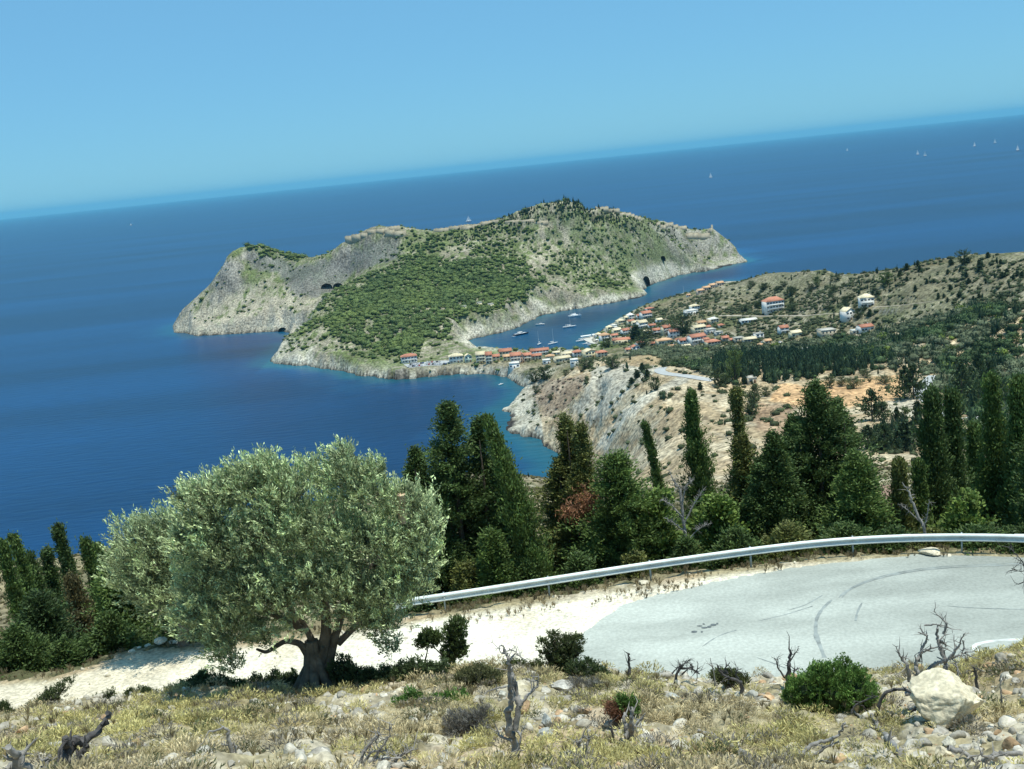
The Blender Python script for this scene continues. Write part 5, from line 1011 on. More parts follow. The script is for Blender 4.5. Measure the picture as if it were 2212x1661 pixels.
lobed('olive_tree', 'smaller olive tree behind and left of the large olive', 'tree', 40.5, [(300, 1190, 55), (285, 1240, 42), (350, 1165, 52), (395, 1180, 55), (360, 1230, 65), (310, 1280, 40), (430, 1230, 70), (400, 1290, 60), (450, 1290, 50), (345, 1300, 40)], 52000, (.14, .042), (.38, .455, .225), 'olive_leaf', base=(395, 1385), hi=.12, seed=4, corecol=.10, core=0, per=20, tl=.55, rs=.95, bark='olive_bark',
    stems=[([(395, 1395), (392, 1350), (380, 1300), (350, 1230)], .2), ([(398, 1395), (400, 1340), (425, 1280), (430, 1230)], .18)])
# ------------------------------------------------------------------ single trees and bushes in the middle distance
UM = {}
def unit_tree(kind):
    if kind in UM: return UM[kind]
    L = []
    for s in range(3):
        rng = np.random.default_rng(900+s+len(UM)*7); pr = dict(cyp='col', pine='round', bush='round', olive='round', cone='cone')[kind]
        V, F, C = conif(1., .5 if kind != 'cyp' else .17, 70 if kind != 'cyp' else 90, PR[pr], EL[pr], rng, 4, 6, .035, (.085, .05), dict(cyp=(.055, .09, .045), pine=(.12, .18, .06), bush=(.085, .12, .055), olive=(.17, .20, .115), cone=(.065, .105, .05))[kind], base=.02 if kind in ('bush', 'cyp', 'cone') else .18)
        c = mk('crown', V, F, M['leaf'], None, C); t = MB().tube([(0, 0, -.12), (0, 0, .35), (0, 0, .75)], [.035, .025, .01], 6).build('trunk', M['bark'])
        L.append((c.data, t.data)); D.objects.remove(c); D.objects.remove(t)
    UM[kind] = L; return L
NAMES = dict(cyp=('cypress_tree', 'tree'), pine=('pine_tree', 'tree'), bush=('bush', 'bush'), olive=('olive_tree', 'tree'), cone=('conifer_tree', 'tree'))
def mtree(kind, u, vb, hpx, label, group=None, wf=1., rmin=150, i=[0]):
    p = hit(u, vb, rmin); s = hpx*mpp(p); nm, ct = NAMES[kind]; e = empty(nm, (p[0], p[1], p[2]-.02*s), random.random()*6); tag(e, label, ct, group)
    i[0] += 1; c, t = unit_tree(kind)[i[0] % 3]
    for n_, me in (('crown', c), ('trunk', t)):
        o = D.objects.new(n_, me); o.scale = (s*wf, s*wf, s); link(o, e)
    return e
for k, a, b, h, l, w in [
    ('cyp', 1345, 1345, 62, 'dark cypress on the rim between the two beige slopes, highest of its line', 2), ('cyp', 1308, 1392, 60, 'dark cypress second in the line between the beige slopes', 2.2), ('cyp', 1268, 1432, 45, 'bushy cypress third in the line between the beige slopes', 2.5), ('bush', 1250, 1465, 35, 'bush at the lower end of the line between the beige slopes', 1.2),
    ('bush', 1440, 1480, 100, 'round dark tree under the road bend on the beige slope', .9), ('bush', 1130, 1320, 85, 'big dark bush above the bulldozed slope, right of two', 1.5), ('bush', 945, 1325, 80, 'big dark bush above the bulldozed slope, left of two', 1.6), ('bush', 790, 1375, 45, 'bush below the long yellow roof', 1.2), ('bush', 1055, 1550, 30, 'small dark bush low on the bulldozed slope', 1.1),
    ('bush', 1165, 1555, 26, 'smaller bush beside the low one on the bulldozed slope', 1.), ('cyp', 1765, 1475, 55, 'thin dark tree under the end of the road bend', 1.8), ('bush', 1680, 1480, 28, 'small bush under the road bend', 1.), ('bush', 680, 1550, 45, 'dark green bush in the purple brown scrub', 1.), ('bush', 575, 1500, 50, 'bush on the cliff above the inner bay', 1.2), ('bush', 640, 1400, 95, 'dark thicket on the bank above the inner bay, right part', 1.2), ('bush', 560, 1420, 80, 'dark thicket on the bank above the inner bay, left part', 1.2),
    ('bush', 1900, 1450, 130, 'large dark tree at the right of the road bend', .9), ('pine', 2020, 1420, 240, 'tall bright green pine rising from the valley wood', .45), ('bush', 1500, 1310, 55, 'grey green bush above the road bend', 1.4), ('bush', 1590, 1305, 50, 'grey green bush right of the road bend', 1.6),
    ('cyp', 1380, 1390, 60, 'cypress in the gap right of the upper village field', 1.8), ('cyp', 1300, 1110, 100, 'tall dark cypress in the village centre', 2.6), ('bush', 1350, 1170, 90, 'large dark tree at the foot of the village', 1.2), ('bush', 1640, 1070, 150, 'large dark round tree in the middle of the village', 1.1), ('bush', 1380, 1100, 70, 'dark tree beside the village cypress', 1.2), ('bush', 1090, 1170, 70, 'dark tree between the quay and the red roofs', 1.2)]:
    mtree(k, *z2(a, b), h*.2977, l, wf=w)
for k, a, b, h, l, w in [
    ('olive', 975, 1150, 75, 'olive tree standing alone in the orange field, left one', 1.4), ('olive', 1200, 1115, 62, 'olive tree standing alone in the orange field, right one', 1.6), ('olive', 800, 1140, 75, 'olive tree at the upper edge of the orange field, leftmost', 1.3), ('olive', 890, 1130, 65, 'olive tree at the upper edge of the orange field, second', 1.3), ('bush', 1090, 1100, 30, 'small bright bush between the field olives', 1.2), ('olive', 1060, 1070, 60, 'olive tree behind the orange field, third', 1.4),
    ('cone', 1345, 1215, 220, 'dark tree at the right end of the orange field, left one', .8), ('cone', 1410, 1220, 240, 'dark tree at the right end of the orange field, right one', .75), ('bush', 260, 1250, 130, 'dark tree left of the orange field', .9), ('bush', 340, 1205, 70, 'round bush at the left corner of the field', 1.1), ('bush', 240, 1340, 120, 'dark round bush under the left corner of the field', 1.), ('cone', 1110, 1380, 220, 'dense conifer below the orange field', .85), ('cone', 1190, 1370, 120, 'small conifer right of the dense one below the field', .7),
    ('pine', 1340, 1400, 120, 'round topped pine on the bank below the field', .8), ('cyp', 1290, 1410, 120, 'thin cypress on the orange bank below the field', 1.), ('cyp', 1150, 1500, 90, 'thin cypress low under the orange bank', 1.), ('cyp', 870, 1590, 160, 'cypress at the left of the lower wood', 1.3), ('cyp', 940, 1580, 200, 'cypress second from the left in the lower wood', 1.5), ('cone', 1080, 1590, 170, 'conifer in the middle of the lower wood', 1.), ('cone', 1200, 1600, 190, 'conifer right of the middle of the lower wood', .9), ('cyp', 1440, 1400, 150, 'cypress left of the pale road', 1.5), ('cyp', 1350, 1590, 200, 'cypress in front of the pale road', 1.6),
    ('cone', 1880, 1240, 330, 'tall dark conifer right of the pale road', .6), ('cone', 1760, 1270, 300, 'dark conifer on the rocks right of the pale road', .6), ('cone', 1960, 1300, 330, 'dark conifer deeper in the wood right of the pale road', .6), ('pine', 1210, 400, 95, 'bright green round pine on the headland', .9), ('pine', 710, 410, 70, 'green pine on the headland, left', .7), ('bush', 1775, 245, 95, 'dark tree clump on the headland skyline', 1.), ('cyp', 1630, 490, 30, 'small cypress by the track', 2.), ('pine', 115, 985, 110, 'yellow green pine among the dark valley trees', 1.), ('pine', 1680, 910, 75, 'yellow green tree in the dark wood, largest', 1.1), ('pine', 2160, 820, 60, 'yellow green tree at the right edge of the wood', .8), ('pine', 1480, 900, 45, 'yellow green tree in the dark wood, left', 1.1), ('bush', 1050, 590, 45, 'dark tree in front of the yellow roofed villa', 1.), ('cyp', 1092, 625, 50, 'dark cypress below the yellow roofed villa', 2.), ('bush', 1010, 640, 75, 'dark round tree right of the white gabled house', 1.)]:
    mtree(k, *z3(a, b), h*.2977, l, wf=w)
rg = random.Random(3)
for i in range(46):                     # cypresses scattered on the headland slope
    a = rg.uniform(1100, 2200); b = rg.uniform(190, 520)
    if b < 300-(a-1100)*.12: continue
    mtree('cyp', *z3(a, b), rg.uniform(24, 46)*.2977, 'small dark cypress scattered over the upper headland slope', 'cypresses on the headland slope', rg.uniform(1.5, 2.6), 600)
for i in range(40):
    a = rg.uniform(180, 1000); b = rg.uniform(360, 600)
    mtree('bush', *z3(a, b), rg.uniform(22, 50)*.2977, 'dark round bush scattered over the slope above the village', 'bushes above the village', rg.uniform(1.1, 1.6), 600)
# ------------------------------------------------------------------ asphalt, markings, guardrail
m, nt, out_ = nodes('asphalt'); L = nt.links.new; M['asphalt'] = m
b = N(nt, 'ShaderNodeBsdfPrincipled'); b.inputs['Roughness'].default_value = .85; b.inputs['Specular IOR Level'].default_value = .25; tc = N(nt, 'ShaderNodeTexCoord')
n1_ = N(nt, 'ShaderNodeTexNoise'); n1_.inputs['Scale'].default_value = .22; n1_.inputs['Detail'].default_value = 5; n2_ = N(nt, 'ShaderNodeTexNoise'); n2_.inputs['Scale'].default_value = 9; n2_.inputs['Detail'].default_value = 8
n3_ = N(nt, 'ShaderNodeTexNoise'); n3_.inputs['Scale'].default_value = 60
mp = N(nt, 'ShaderNodeMapping'); mp.inputs['Scale'].default_value = (1, 2.6, 1); L(tc.outputs['Object'], mp.inputs[0]); L(mp.outputs[0], n1_.inputs['Vector']); L(tc.outputs['Object'], n2_.inputs['Vector']); L(tc.outputs['Object'], n3_.inputs['Vector'])
cr = N(nt, 'ShaderNodeValToRGB'); cr.color_ramp.elements[0].position = .38; cr.color_ramp.elements[0].color = (.30, .32, .285, 1); cr.color_ramp.elements[1].position = .62; cr.color_ramp.elements[1].color = (.40, .425, .38, 1); L(n1_.outputs['Fac'], cr.inputs[0])
m1 = N(nt, 'ShaderNodeMapRange'); m1.inputs['From Min'].default_value = .3; m1.inputs['From Max'].default_value = .7; m1.inputs['To Min'].default_value = .86; m1.inputs['To Max'].default_value = 1.12; L(n2_.outputs['Fac'], m1.inputs['Value'])
m2 = N(nt, 'ShaderNodeMapRange'); m2.inputs['To Min'].default_value = .8; m2.inputs['To Max'].default_value = 1.2; L(n3_.outputs['Fac'], m2.inputs['Value'])
sx = N(nt, 'ShaderNodeSeparateXYZ'); L(tc.outputs['Object'], sx.inputs[0]); m3 = N(nt, 'ShaderNodeMapRange'); m3.inputs['From Min'].default_value = 3; m3.inputs['From Max'].default_value = 17; m3.inputs['To Min'].default_value = 1.32; m3.inputs['To Max'].default_value = .95; L(sx.outputs[0], m3.inputs['Value'])
p1 = N(nt, 'ShaderNodeMath'); p1.operation = 'MULTIPLY'; L(m1.outputs[0], p1.inputs[0]); L(m2.outputs[0], p1.inputs[1]); p2 = N(nt, 'ShaderNodeMath'); p2.operation = 'MULTIPLY'; L(p1.outputs[0], p2.inputs[0]); L(m3.outputs[0], p2.inputs[1])
vm = N(nt, 'ShaderNodeVectorMath'); vm.operation = 'SCALE'; L(cr.outputs[0], vm.inputs[0]); L(p2.outputs[0], vm.inputs['Scale']); L(vm.outputs[0], b.inputs['Base Color'])
bp = N(nt, 'ShaderNodeBump'); bp.inputs['Distance'].default_value = .006; L(n3_.outputs['Fac'], bp.inputs['Height']); L(bp.outputs[0], b.inputs['Normal']); L(b.outputs[0], out_.inputs['Surface'])
import bmesh
def sheet(name, P, z, mt, label, skirt=.08, rough=.06):
    P = np.array(P); Q = []
    for k in range(len(P)):
        a, c = P[k], P[(k+1) % len(P)]; n = max(1, int(np.linalg.norm(c-a)/.25))
        for i in range(n): q = a+(c-a)*i/n; Q.append(q+[(fbm(q[0]*1.5, q[1]*1.5, 5, 3)-.5)*rough*4, (fbm(q[0]*1.5, q[1]*1.5, 9, 3)-.5)*rough*4])
    bm = bmesh.new(); f = bm.faces.new([bm.verts.new((q[0], q[1], z)) for q in Q]); 
    if f.calc_area() and f.normal.z < 0: f.normal_flip()
    r_ = bmesh.ops.extrude_edge_only(bm, edges=bm.edges[:]); [setattr(v.co, 'z', z-skirt) for v in r_['geom'] if isinstance(v, bmesh.types.BMVert)]
    bmesh.ops.triangulate(bm, faces=bm.faces[:]); me = D.meshes.new(name); bm.to_mesh(me); bm.free(); me.materials.append(mt)
    o = link(D.objects.new(name, me)); return tag(o, label, kind='structure')
sheet('road', ROADP, ROADZ, M['asphalt'], 'pale grey asphalt of the hairpin bend', rough=.11)
M['mark'] = mat('road_paint', (.62, .64, .60), var=.25, scale=3, rough=.7)
M['tyrem'] = mat('tyre_mark', (.27, .30, .285), var=.35, scale=2.5, rough=.8)
M['patch'] = mat('tar_patch', (.13, .15, .15), var=.3, scale=5, rough=.7)
def curve_strip(name, L, w, dz, mt, label, z=ROADZ, jit=0):
    P = np.array([pz(u, v, z)[:2] for u, v in L]); S = np.r_[0, np.cumsum(np.hypot(*np.diff(P, axis=0).T))]; s = np.linspace(0, S[-1], max(8, int(S[-1]/.12))); x = np.interp(s, S, P[:, 0]); y = np.interp(s, S, P[:, 1])
    for _ in range(12): x[1:-1] = (x[:-2]+2*x[1:-1]+x[2:])/4; y[1:-1] = (y[:-2]+2*y[1:-1]+y[2:])/4
    n = unit(np.c_[-np.gradient(y), np.gradient(x)]); ww = w/2*(1+jit*(fbm(s*2.5, s*0+3, 4, 3)-.5)*2)
    V = np.concatenate([np.c_[x-n[:, 0]*ww, y-n[:, 1]*ww, s*0+z+dz], np.c_[x+n[:, 0]*ww, y+n[:, 1]*ww, s*0+z+dz]]); m = len(s); i = np.arange(m-1)
    return tag(mk(name, V, np.c_[i, i+1, i+1+m, i+m], mt), label, kind='structure')
def zr(a, b): return 1700+a*.2315, 1295.5+b*.2315
def zc(a, b): return 1243.5+a*.2315, 1295.5+b*.2315
def zf(a, b): return 731.5+a*.2646, 1243.5+b*.2646
def zl(a, b): return a*.3396, 1097.3+b*.3396
curve_strip('road_marking', [zr(2260, 372), zr(2100, 368), zr(1900, 385), zr(1800, 400), zr(1690, 435), zr(1760, 480), zr(1860, 530), zr(2020, 565)], .16, .004, M['mark'], 'worn white line turning round the inside of the bend', jit=.5)
def zt(a, b): return 1626.8+a*.2646, 841.2+b*.2646
for k, off in enumerate((0, 13)):
    curve_strip('tyre_mark', [zt(700+off*2, 1700), zt(760+off, 1640-off*0), zt(900+off, 1570+off*.5), zt(1100, 1510+off), zt(1350, 1465+off), zt(1600, 1442+off), zt(1900, 1428+off), zt(2212, 1420+off)], .07, .004+.004*k, M['tyrem'], 'dark curved tyre mark sweeping round the bend', jit=.9)
curve_strip('tyre_mark', [zr(420, 0), zr(330, 80), zr(270, 180), zr(265, 330), zr(310, 430), zr(350, 540)], .12, .004, M['tyrem'], 'short dark crack like mark in the asphalt', jit=1.)
for q, L_ in enumerate([[zc(1180, 440), zc(1300, 350), zc(1420, 300), zc(1500, 285)], [zc(1700, 200), zc(1850, 165), zc(1960, 140), zc(2211, 60)], [zc(1690, 540), zc(1850, 590), zc(1960, 640)], [zr(0, 100), zr(160, 60), zr(330, -40)], [zr(1500, 60), zr(1800, 80), zr(2211, 90)]]):
    curve_strip('asphalt_crack', L_, .05, .003+.0007*q, M['tyrem'], 'fine dark crack in the asphalt', jit=1.6)
M['wake'] = mat('wake_water', (.012, .075, .16), var=.3, scale=.05, rough=.4)
curve_strip('wake', [z3(215, 240), z3(300, 215), z3(380, 195), z3(430, 185), z3(400, 178), z3(330, 182)], 7, .15, M['wake'], 'paler curved wake on the sea off the point', z=0, jit=1.)
curve_strip('tyre_mark', [zr(700, 30), zr(650, 120), zr(640, 200)], .08, .004, M['tyrem'], 'faint dark scuff beside the crack', jit=1.)
for i, (a, b_, w, h) in enumerate([(1115, 300, 60, 22), (1185, 300, 20, 16), (1160, 245, 50, 12), (1200, 262, 60, 16), (1195, 228, 22, 12), (1250, 255, 50, 20), (1290, 240, 60, 20), (1325, 228, 20, 16)]):
    P = [pz(*zc(a+w/2*math.cos(t), b_+h/2*math.sin(t)), ROADZ)[:2] for t in np.linspace(0, 2*pi, 9)[:-1]]
    sheet('tar_patch', P, ROADZ+.006+.001*i, M['patch'], 'dark tar patch on the asphalt', .003, .03)
M['galv'] = mat('galvanised_steel', (.55, .61, .60), var=.12, scale=1.5, rough=.5, metal=.1, spec=.5, var2=.06, scale2=12)
M['post'] = mat('post_steel', (.36, .42, .43), var=.15, scale=4, rough=.55, metal=.3)
Rl = np.array(RAIL); S = np.r_[0, np.cumsum(np.hypot(*np.diff(Rl, axis=0).T))]
def railpt(s):
    x = np.interp(s, S, Rl[:, 0]); y = np.interp(s, S, Rl[:, 1]); a = .6
    dx = np.interp(s+a, S, Rl[:, 0])-np.interp(s-a, S, Rl[:, 0]); dy = np.interp(s+a, S, Rl[:, 1])-np.interp(s-a, S, Rl[:, 1]); l = np.hypot(dx, dy); return x, y, dy/l, -dx/l      # normal towards the road
g = empty('guardrail', (Rl[0][0], Rl[0][1], ROADZ)); tag(g, 'galvanised steel guardrail curving along the outside of the bend', 'guardrail')
def gl(x, y, z): return np.stack([x-Rl[0][0], y-Rl[0][1], z-ROADZ], -1)
ss_ = np.arange(0, S[-1]-.5, .35); x, y, nx, ny = railpt(ss_)
for _ in range(20):
    x[1:-1] = (x[:-2]+2*x[1:-1]+x[2:])/4; y[1:-1] = (y[:-2]+2*y[1:-1]+y[2:])/4
PROF = [(0, 0), (.012, .012), (.11, .05), (.11, .085), (.0, .14), (.0, .18), (.11, .235), (.11, .27), (.012, .308), (0, .32)]
rows = [gl(x+nx*(o+.02), y+ny*(o+.02), np.full_like(x, ROADZ+.46+h)) for o, h in PROF]; V = np.stack(rows, 1); mm_ = len(PROF); n = len(x); i = np.arange((n-1)*(mm_-1)); k = i//(mm_-1)*mm_+i % (mm_-1)
Vb = V.reshape(-1, 3); mk('beam', np.r_[Vb, Vb-np.stack([np.repeat(nx, mm_)*.004, np.repeat(ny, mm_)*.004, np.zeros(n*mm_)], 1)], np.r_[np.c_[k, k+1, k+mm_+1, k+mm_], np.c_[k, k+mm_, k+mm_+1, k+1]+n*mm_], M['galv'], g, smooth=False)
for s in np.arange(1.4, S[-1]-.6, 4.0):
    x, y, nx, ny = [float(q) for q in railpt(s)]; a = math.atan2(ny, nx); c = gl(x-nx*.06, y-ny*.06, ROADZ+.2); 
    MB().box((c[0], c[1], .18), (.10, .055, 1.2), a).box((c[0]+nx*.05, c[1]+ny*.05, .60), (.05, .14, .28), a).build('post', M['post'], g)
    MB().box((c[0]+nx*.16, c[1]+ny*.16, .615), (.03, .05, .05), a).build('bolt', M['galv'], g)
for s in np.arange(3.4, S[-1]-1, 4.0):
    jx, jy, jnx, jny = railpt(np.array([s-.17, s+.17])); rows = [gl(jx+jnx*(o+.028), jy+jny*(o+.028), np.full(2, ROADZ+.457+h*1.02)) for o, h in PROF]; V = np.stack(rows, 1).reshape(-1, 3); k = np.arange(mm_-1)
    mk('joint_plate', V, np.c_[k, k+1, k+mm_+1, k+mm_], M['galv'], g)
x, y, nx, ny = [float(q) for q in railpt(.15)]
dirx, diry = (Rl[0]-Rl[1])/np.linalg.norm(Rl[0]-Rl[1])
V = []; 
for q in range(6):
    f = q/5; hh = .155+.07*f; c0 = np.array([dirx, diry])*(.5*f); 
    for j in range(7): t = j/6; dep = .05+.045*math.cos((t-.5)*4*pi)*(1-f)+.02; V.append((c0[0]+nx*dep, c0[1]+ny*dep, .615-hh+2*hh*t))
F = [(a*7+j, a*7+j+1, a*7+j+8, a*7+j+7) for a in range(5) for j in range(6)]; mk('end_terminal', V, F, M['galv'], g)
# ------------------------------------------------------------------ dead wood
def wood(nm, label, cat, d, lines, dark=False, seed=1, twig=6, rough=.03, base=None, group=None, ground=False):
    rng = np.random.default_rng(seed); o = None; tb = MB(); e = None
    for li, (L, r0, r1_) in enumerate(lines):
        if ground: P = [hit(u, v, 9)+[0, 0, r0*.8+.03] for u, v in L]; P = np.array(P)
        else: P = np.array([pd(u, v, d) for u, v in L])
        if o is None:
            o = P[0].copy(); o[2] = min(o[2], H1(o[0], o[1])) if not ground else o[2]; 
        P = P-o
        if not ground: P[1:, 1] += np.cumsum(rng.normal(size=len(P)-1)*r0*1.2)
        if not ground and li == 0: P[0, 2] = min(P[0, 2], -.1)
        n = len(P)*5; ts = np.linspace(0, 1, len(P)); tt = np.linspace(0, 1, n); Q = np.c_[np.interp(tt, ts, P[:, 0]), np.interp(tt, ts, P[:, 1]), np.interp(tt, ts, P[:, 2])]
        for _ in range(2): Q[1:-1] = (Q[:-2]+2*Q[1:-1]+Q[2:])/4
        Q[1:] += rng.normal(size=(n-1, 3))*r0*.22; tb.tube(Q, (r0+(r1_-r0)*tt)*(.85+.3*rng.random(n)), 7)
        for _ in range(twig):
            k = rng.integers(n//3, n); q = Q[k]; dd = unit(rng.normal(size=3)+[0, 0, .6]); l = (.1+.25*rng.random())*(.6+r0*6); T = [q, q+dd*l*.5+rng.normal(size=3)*l*.12, q+dd*l]
            tb.tube(T, [r1_*.8+.003, r1_*.5+.002, .002], 4)
            if rng.random() < .6: tb.tube([T[1], T[1]+unit(dd+rng.normal(size=3)*.8)*l*.5], [r1_*.4+.002, .0015], 4)
    ob = tb.build(nm, M['dead_dark' if dark else 'dead'], loc=tuple(o)); return tag(ob, label, cat, group)
def zz(f, *L): return [f(a, b) for a, b in L]
wood('dead_tree', 'tall grey dead tree with two twisted stems at the bottom centre', 'dead tree', 14.6, [(zz(zf, (1420, 1640), (1440, 1400), (1400, 1260), (1385, 1120), (1410, 1000), (1400, 900), (1395, 780), (1385, 640), (1360, 560), (1335, 480)), .065, .010), (zz(zf, (1440, 1260), (1475, 1060), (1440, 990), (1420, 880), (1400, 780)), .05, .03), (zz(zf, (1478, 1060), (1540, 980), (1630, 910), (1630, 820)), .03, .01),
    (zz(zf, (1390, 700), (1440, 640), (1500, 680), (1560, 720)), .015, .004), (zz(zf, (1385, 640), (1320, 630), (1310, 570)), .012, .004), (zz(zf, (1370, 905), (1290, 920), (1200, 950)), .018, .006), (zz(zf, (1450, 1260), (1490, 1300), (1460, 1400)), .02, .012), (zz(zf, (1410, 1350), (1310, 1310), (1280, 1230)), .025, .008), (zz(zf, (1395, 600), (1430, 615), (1470, 640)), .012, .003)], seed=3, twig=4)
wood('dead_tree', 'tangle of bleached dead branches left of the boulder', 'dead tree', 19.2, [(zz(zr, (1320, 960), (1290, 780), (1210, 680), (1170, 600), (1180, 520), (1240, 480), (1350, 430)), .06, .015), (zz(zr, (1140, 760), (1120, 600), (1070, 550), (1040, 480)), .04, .012), (zz(zr, (1280, 730), (1350, 640), (1440, 600), (1520, 560), (1600, 530), (1690, 510)), .05, .012), (zz(zr, (1520, 800), (1510, 640), (1480, 520), (1460, 420), (1455, 320)), .05, .02),
    (zz(zr, (1510, 560), (1560, 480), (1600, 400), (1640, 290)), .03, .008), (zz(zr, (1230, 570), (1240, 480), (1290, 400), (1310, 330), (1220, 300)), .03, .01), (zz(zr, (1455, 320), (1500, 230), (1440, 170), (1380, 120)), .025, .006), (zz(zr, (1280, 240), (1380, 230), (1460, 240), (1520, 270), (1560, 290)), .016, .006), (zz(zr, (1200, 800), (1300, 700), (1380, 760)), .03, .01), (zz(zr, (1100, 880), (1250, 900), (1320, 960)), .04, .02), (zz(zr, (1430, 380), (1500, 440)), .02, .01), (zz(zr, (1640, 380), (1650, 440), (1630, 500)), .015, .006)], seed=5, twig=9)
wood('dead_branch', 'curved dead branch reaching left from the tangle', 'dead branch', 18, [(zz(zr, (780, 900), (900, 880), (1050, 860), (1180, 860), (1260, 900)), .03, .02), (zz(zr, (600, 1060), (640, 1000), (760, 940), (860, 920)), .02, .01), (zz(zr, (1150, 1040), (1250, 990), (1290, 960)), .03, .02)], seed=6, dark=True, twig=5)
wood('dead_stump', 'thin pale dead stem right of the boulder top', 'dead tree', 19.6, [(zz(zr, (1615, 880), (1600, 680), (1580, 600)), .035, .012)], seed=7)
wood('dead_stump', 'short charred stem near the right hand asphalt edge', 'dead tree', 20.6, [(zz(zr, (1780, 740), (1740, 660), (1715, 590)), .04, .012)], seed=8, dark=True)
wood('dead_stump', 'thin dead stick standing in the scrub at the right', 'dead tree', 18.5, [(zz(zr, (2005, 950), (1990, 850), (1985, 760)), .018, .006)], seed=9)
wood('dead_tree', 'forked bare dead tree standing against the asphalt', 'dead tree', 20, [(zz(zc, (1555, 1010), (1550, 820), (1520, 740), (1420, 690), (1340, 650), (1300, 570)), .05, .012), (zz(zc, (1420, 690), (1390, 640), (1440, 580)), .022, .008), (zz(zc, (1520, 740), (1490, 690), (1510, 620)), .022, .008), (zz(zc, (1400, 690), (1330, 630), (1320, 600)), .018, .005)], seed=10, dark=True, twig=4)
wood('dead_stump', 'thin dead shoot left of the forked tree', 'dead tree', 20.4, [(zz(zc, (1300, 700), (1285, 640), (1265, 590), (1258, 550)), .016, .005)], seed=11, twig=4)
wood('dead_tree', 'small charred dead tree with ragged twigs left of the green juniper', 'dead tree', 21, [(zz(zc, (1960, 750), (1990, 620), (2010, 520), (2000, 430)), .055, .01), (zz(zc, (1950, 730), (1880, 620), (1860, 540)), .02, .006), (zz(zc, (2020, 750), (2040, 660), (2080, 640)), .022, .008), (zz(zc, (2010, 560), (2080, 460)), .016, .005)], seed=12, dark=True, twig=8)
wood('dead_bush', 'low arched dead bush on the crest above the asphalt', 'dead bush', 21.6, [(zz(zc, (905, 700), (960, 655), (1080, 630), (1150, 690)), .035, .012), (zz(zc, (940, 700), (1000, 600), (1050, 560)), .022, .006), (zz(zc, (990, 700), (1060, 640), (1110, 640)), .02, .006), (zz(zc, (900, 690), (940, 640), (1010, 610)), .02, .006)], seed=13, dark=True, twig=14)
wood('dead_stump', 'upright pointed dead trunk on the crest, alone', 'dead tree', 21.8, [(zz(zc, (500, 790), (498, 640), (497, 500)), .05, .012)], seed=14, dark=True, twig=8)
wood('dead_stump', 'split grey dead stump with a raised white stem', 'dead tree', 16.2, [(zz(zc, (500, 1340), (510, 1150), (505, 1050), (515, 960)), .06, .015), (zz(zc, (530, 1210), (600, 1120), (650, 1050)), .025, .008), (zz(zc, (480, 1340), (470, 1200), (460, 1100)), .05, .02)], seed=15, twig=3)
wood('dead_stump', 'thin charred stem left of the split stump', 'dead tree', 16.2, [(zz(zc, (355, 1340), (340, 1200), (300, 1110)), .028, .008)], seed=16, dark=True, twig=3)
wood('fallen_log', 'bleached straight log lying in the scrub below the forked tree', 'log', 15, [(zz(zc, (1140, 1240), (1260, 1280), (1400, 1360), (1600, 1490)), .03, .055)], seed=17, ground=True, twig=2)
wood('fallen_log', 'grey log lying in the scrub below the green juniper', 'log', 15, [(zz(zr, (790, 1110), (850, 1200), (930, 1290), (1060, 1460)), .03, .06), (zz(zr, (600, 1060), (700, 1110), (760, 1210), (850, 1220)), .022, .02)], seed=18, ground=True, twig=3)
wood('dead_branch', 'pair of long pale curved branches at the bottom right', 'dead branch', 14.3, [(zz(zr, (60, 1600), (130, 1450), (220, 1370), (400, 1330), (480, 1290), (560, 1180)), .045, .014), (zz(zr, (70, 1600), (250, 1440), (500, 1340)), .04, .012), (zz(zr, (80, 1560), (250, 1530), (430, 1510)), .03, .012)], seed=19, twig=3)
wood('dead_branch', 'forked grey branch in the bottom right corner', 'dead branch', 14.6, [(zz(zr, (1740, 1600), (1860, 1460), (2000, 1450), (2240, 1480)), .045, .03), (zz(zr, (1500, 1380), (1640, 1410), (1760, 1520)), .045, .02)], seed=20, twig=3)
wood('dead_tree', 'thick charred broken trunk slanting up at the bottom left', 'dead tree', 15.2, [(zz(zl, (350, 1720), (400, 1580), (440, 1520), (530, 1500), (620, 1440), (660, 1350)), .10, .03), (zz(zl, (430, 1520), (430, 1440)), .06, .04), (zz(zl, (500, 1680), (520, 1560), (560, 1500)), .05, .03)], seed=21, dark=True, twig=3)
wood('dead_tree', 'bleached grey trunk at the bottom left corner', 'dead tree', 15, [(zz(zl, (185, 1720), (160, 1560), (120, 1450)), .10, .04), (zz(zl, (40, 1670), (140, 1590), (160, 1570)), .05, .03), (zz(zl, (270, 1680), (300, 1590)), .06, .02)], seed=22, twig=5)
wood('dead_branch', 'white dead branches at the bottom under the olive shadow', 'dead branch', 15, [(zz(zl, (1510, 1680), (1460, 1500), (1440, 1400), (1320, 1430)), .04, .01), (zz(zl, (1500, 1620), (1490, 1500)), .03, .01), (zz(zl, (1480, 1640), (1350, 1590)), .025, .01)], seed=23, twig=4)
wood('brushwood', 'heap of grey brushwood at the bottom left of the tall dead tree', 'brushwood', 14.4, [(zz(zf, (130, 1620), (200, 1450), (300, 1340), (340, 1290)), .03, .008), (zz(zf, (160, 1620), (260, 1440), (400, 1420)), .03, .008), (zz(zf, (100, 1600), (280, 1500), (520, 1480)), .03, .01), (zz(zf, (220, 1600), (330, 1420), (420, 1300), (430, 1200)), .02, .006), (zz(zf, (430, 1600), (480, 1500), (600, 1450)), .03, .01)], seed=24, twig=14)
wood('brushwood', 'grey brushwood sticks right of the tall dead tree', 'brushwood', 14.4, [(zz(zf, (1900, 1620), (1960, 1400), (2000, 1290)), .03, .008), (zz(zf, (1960, 1620), (2040, 1370), (2050, 1330)), .03, .008), (zz(zf, (1930, 1600), (1990, 1450), (1930, 1330)), .025, .008)], seed=25, twig=8)
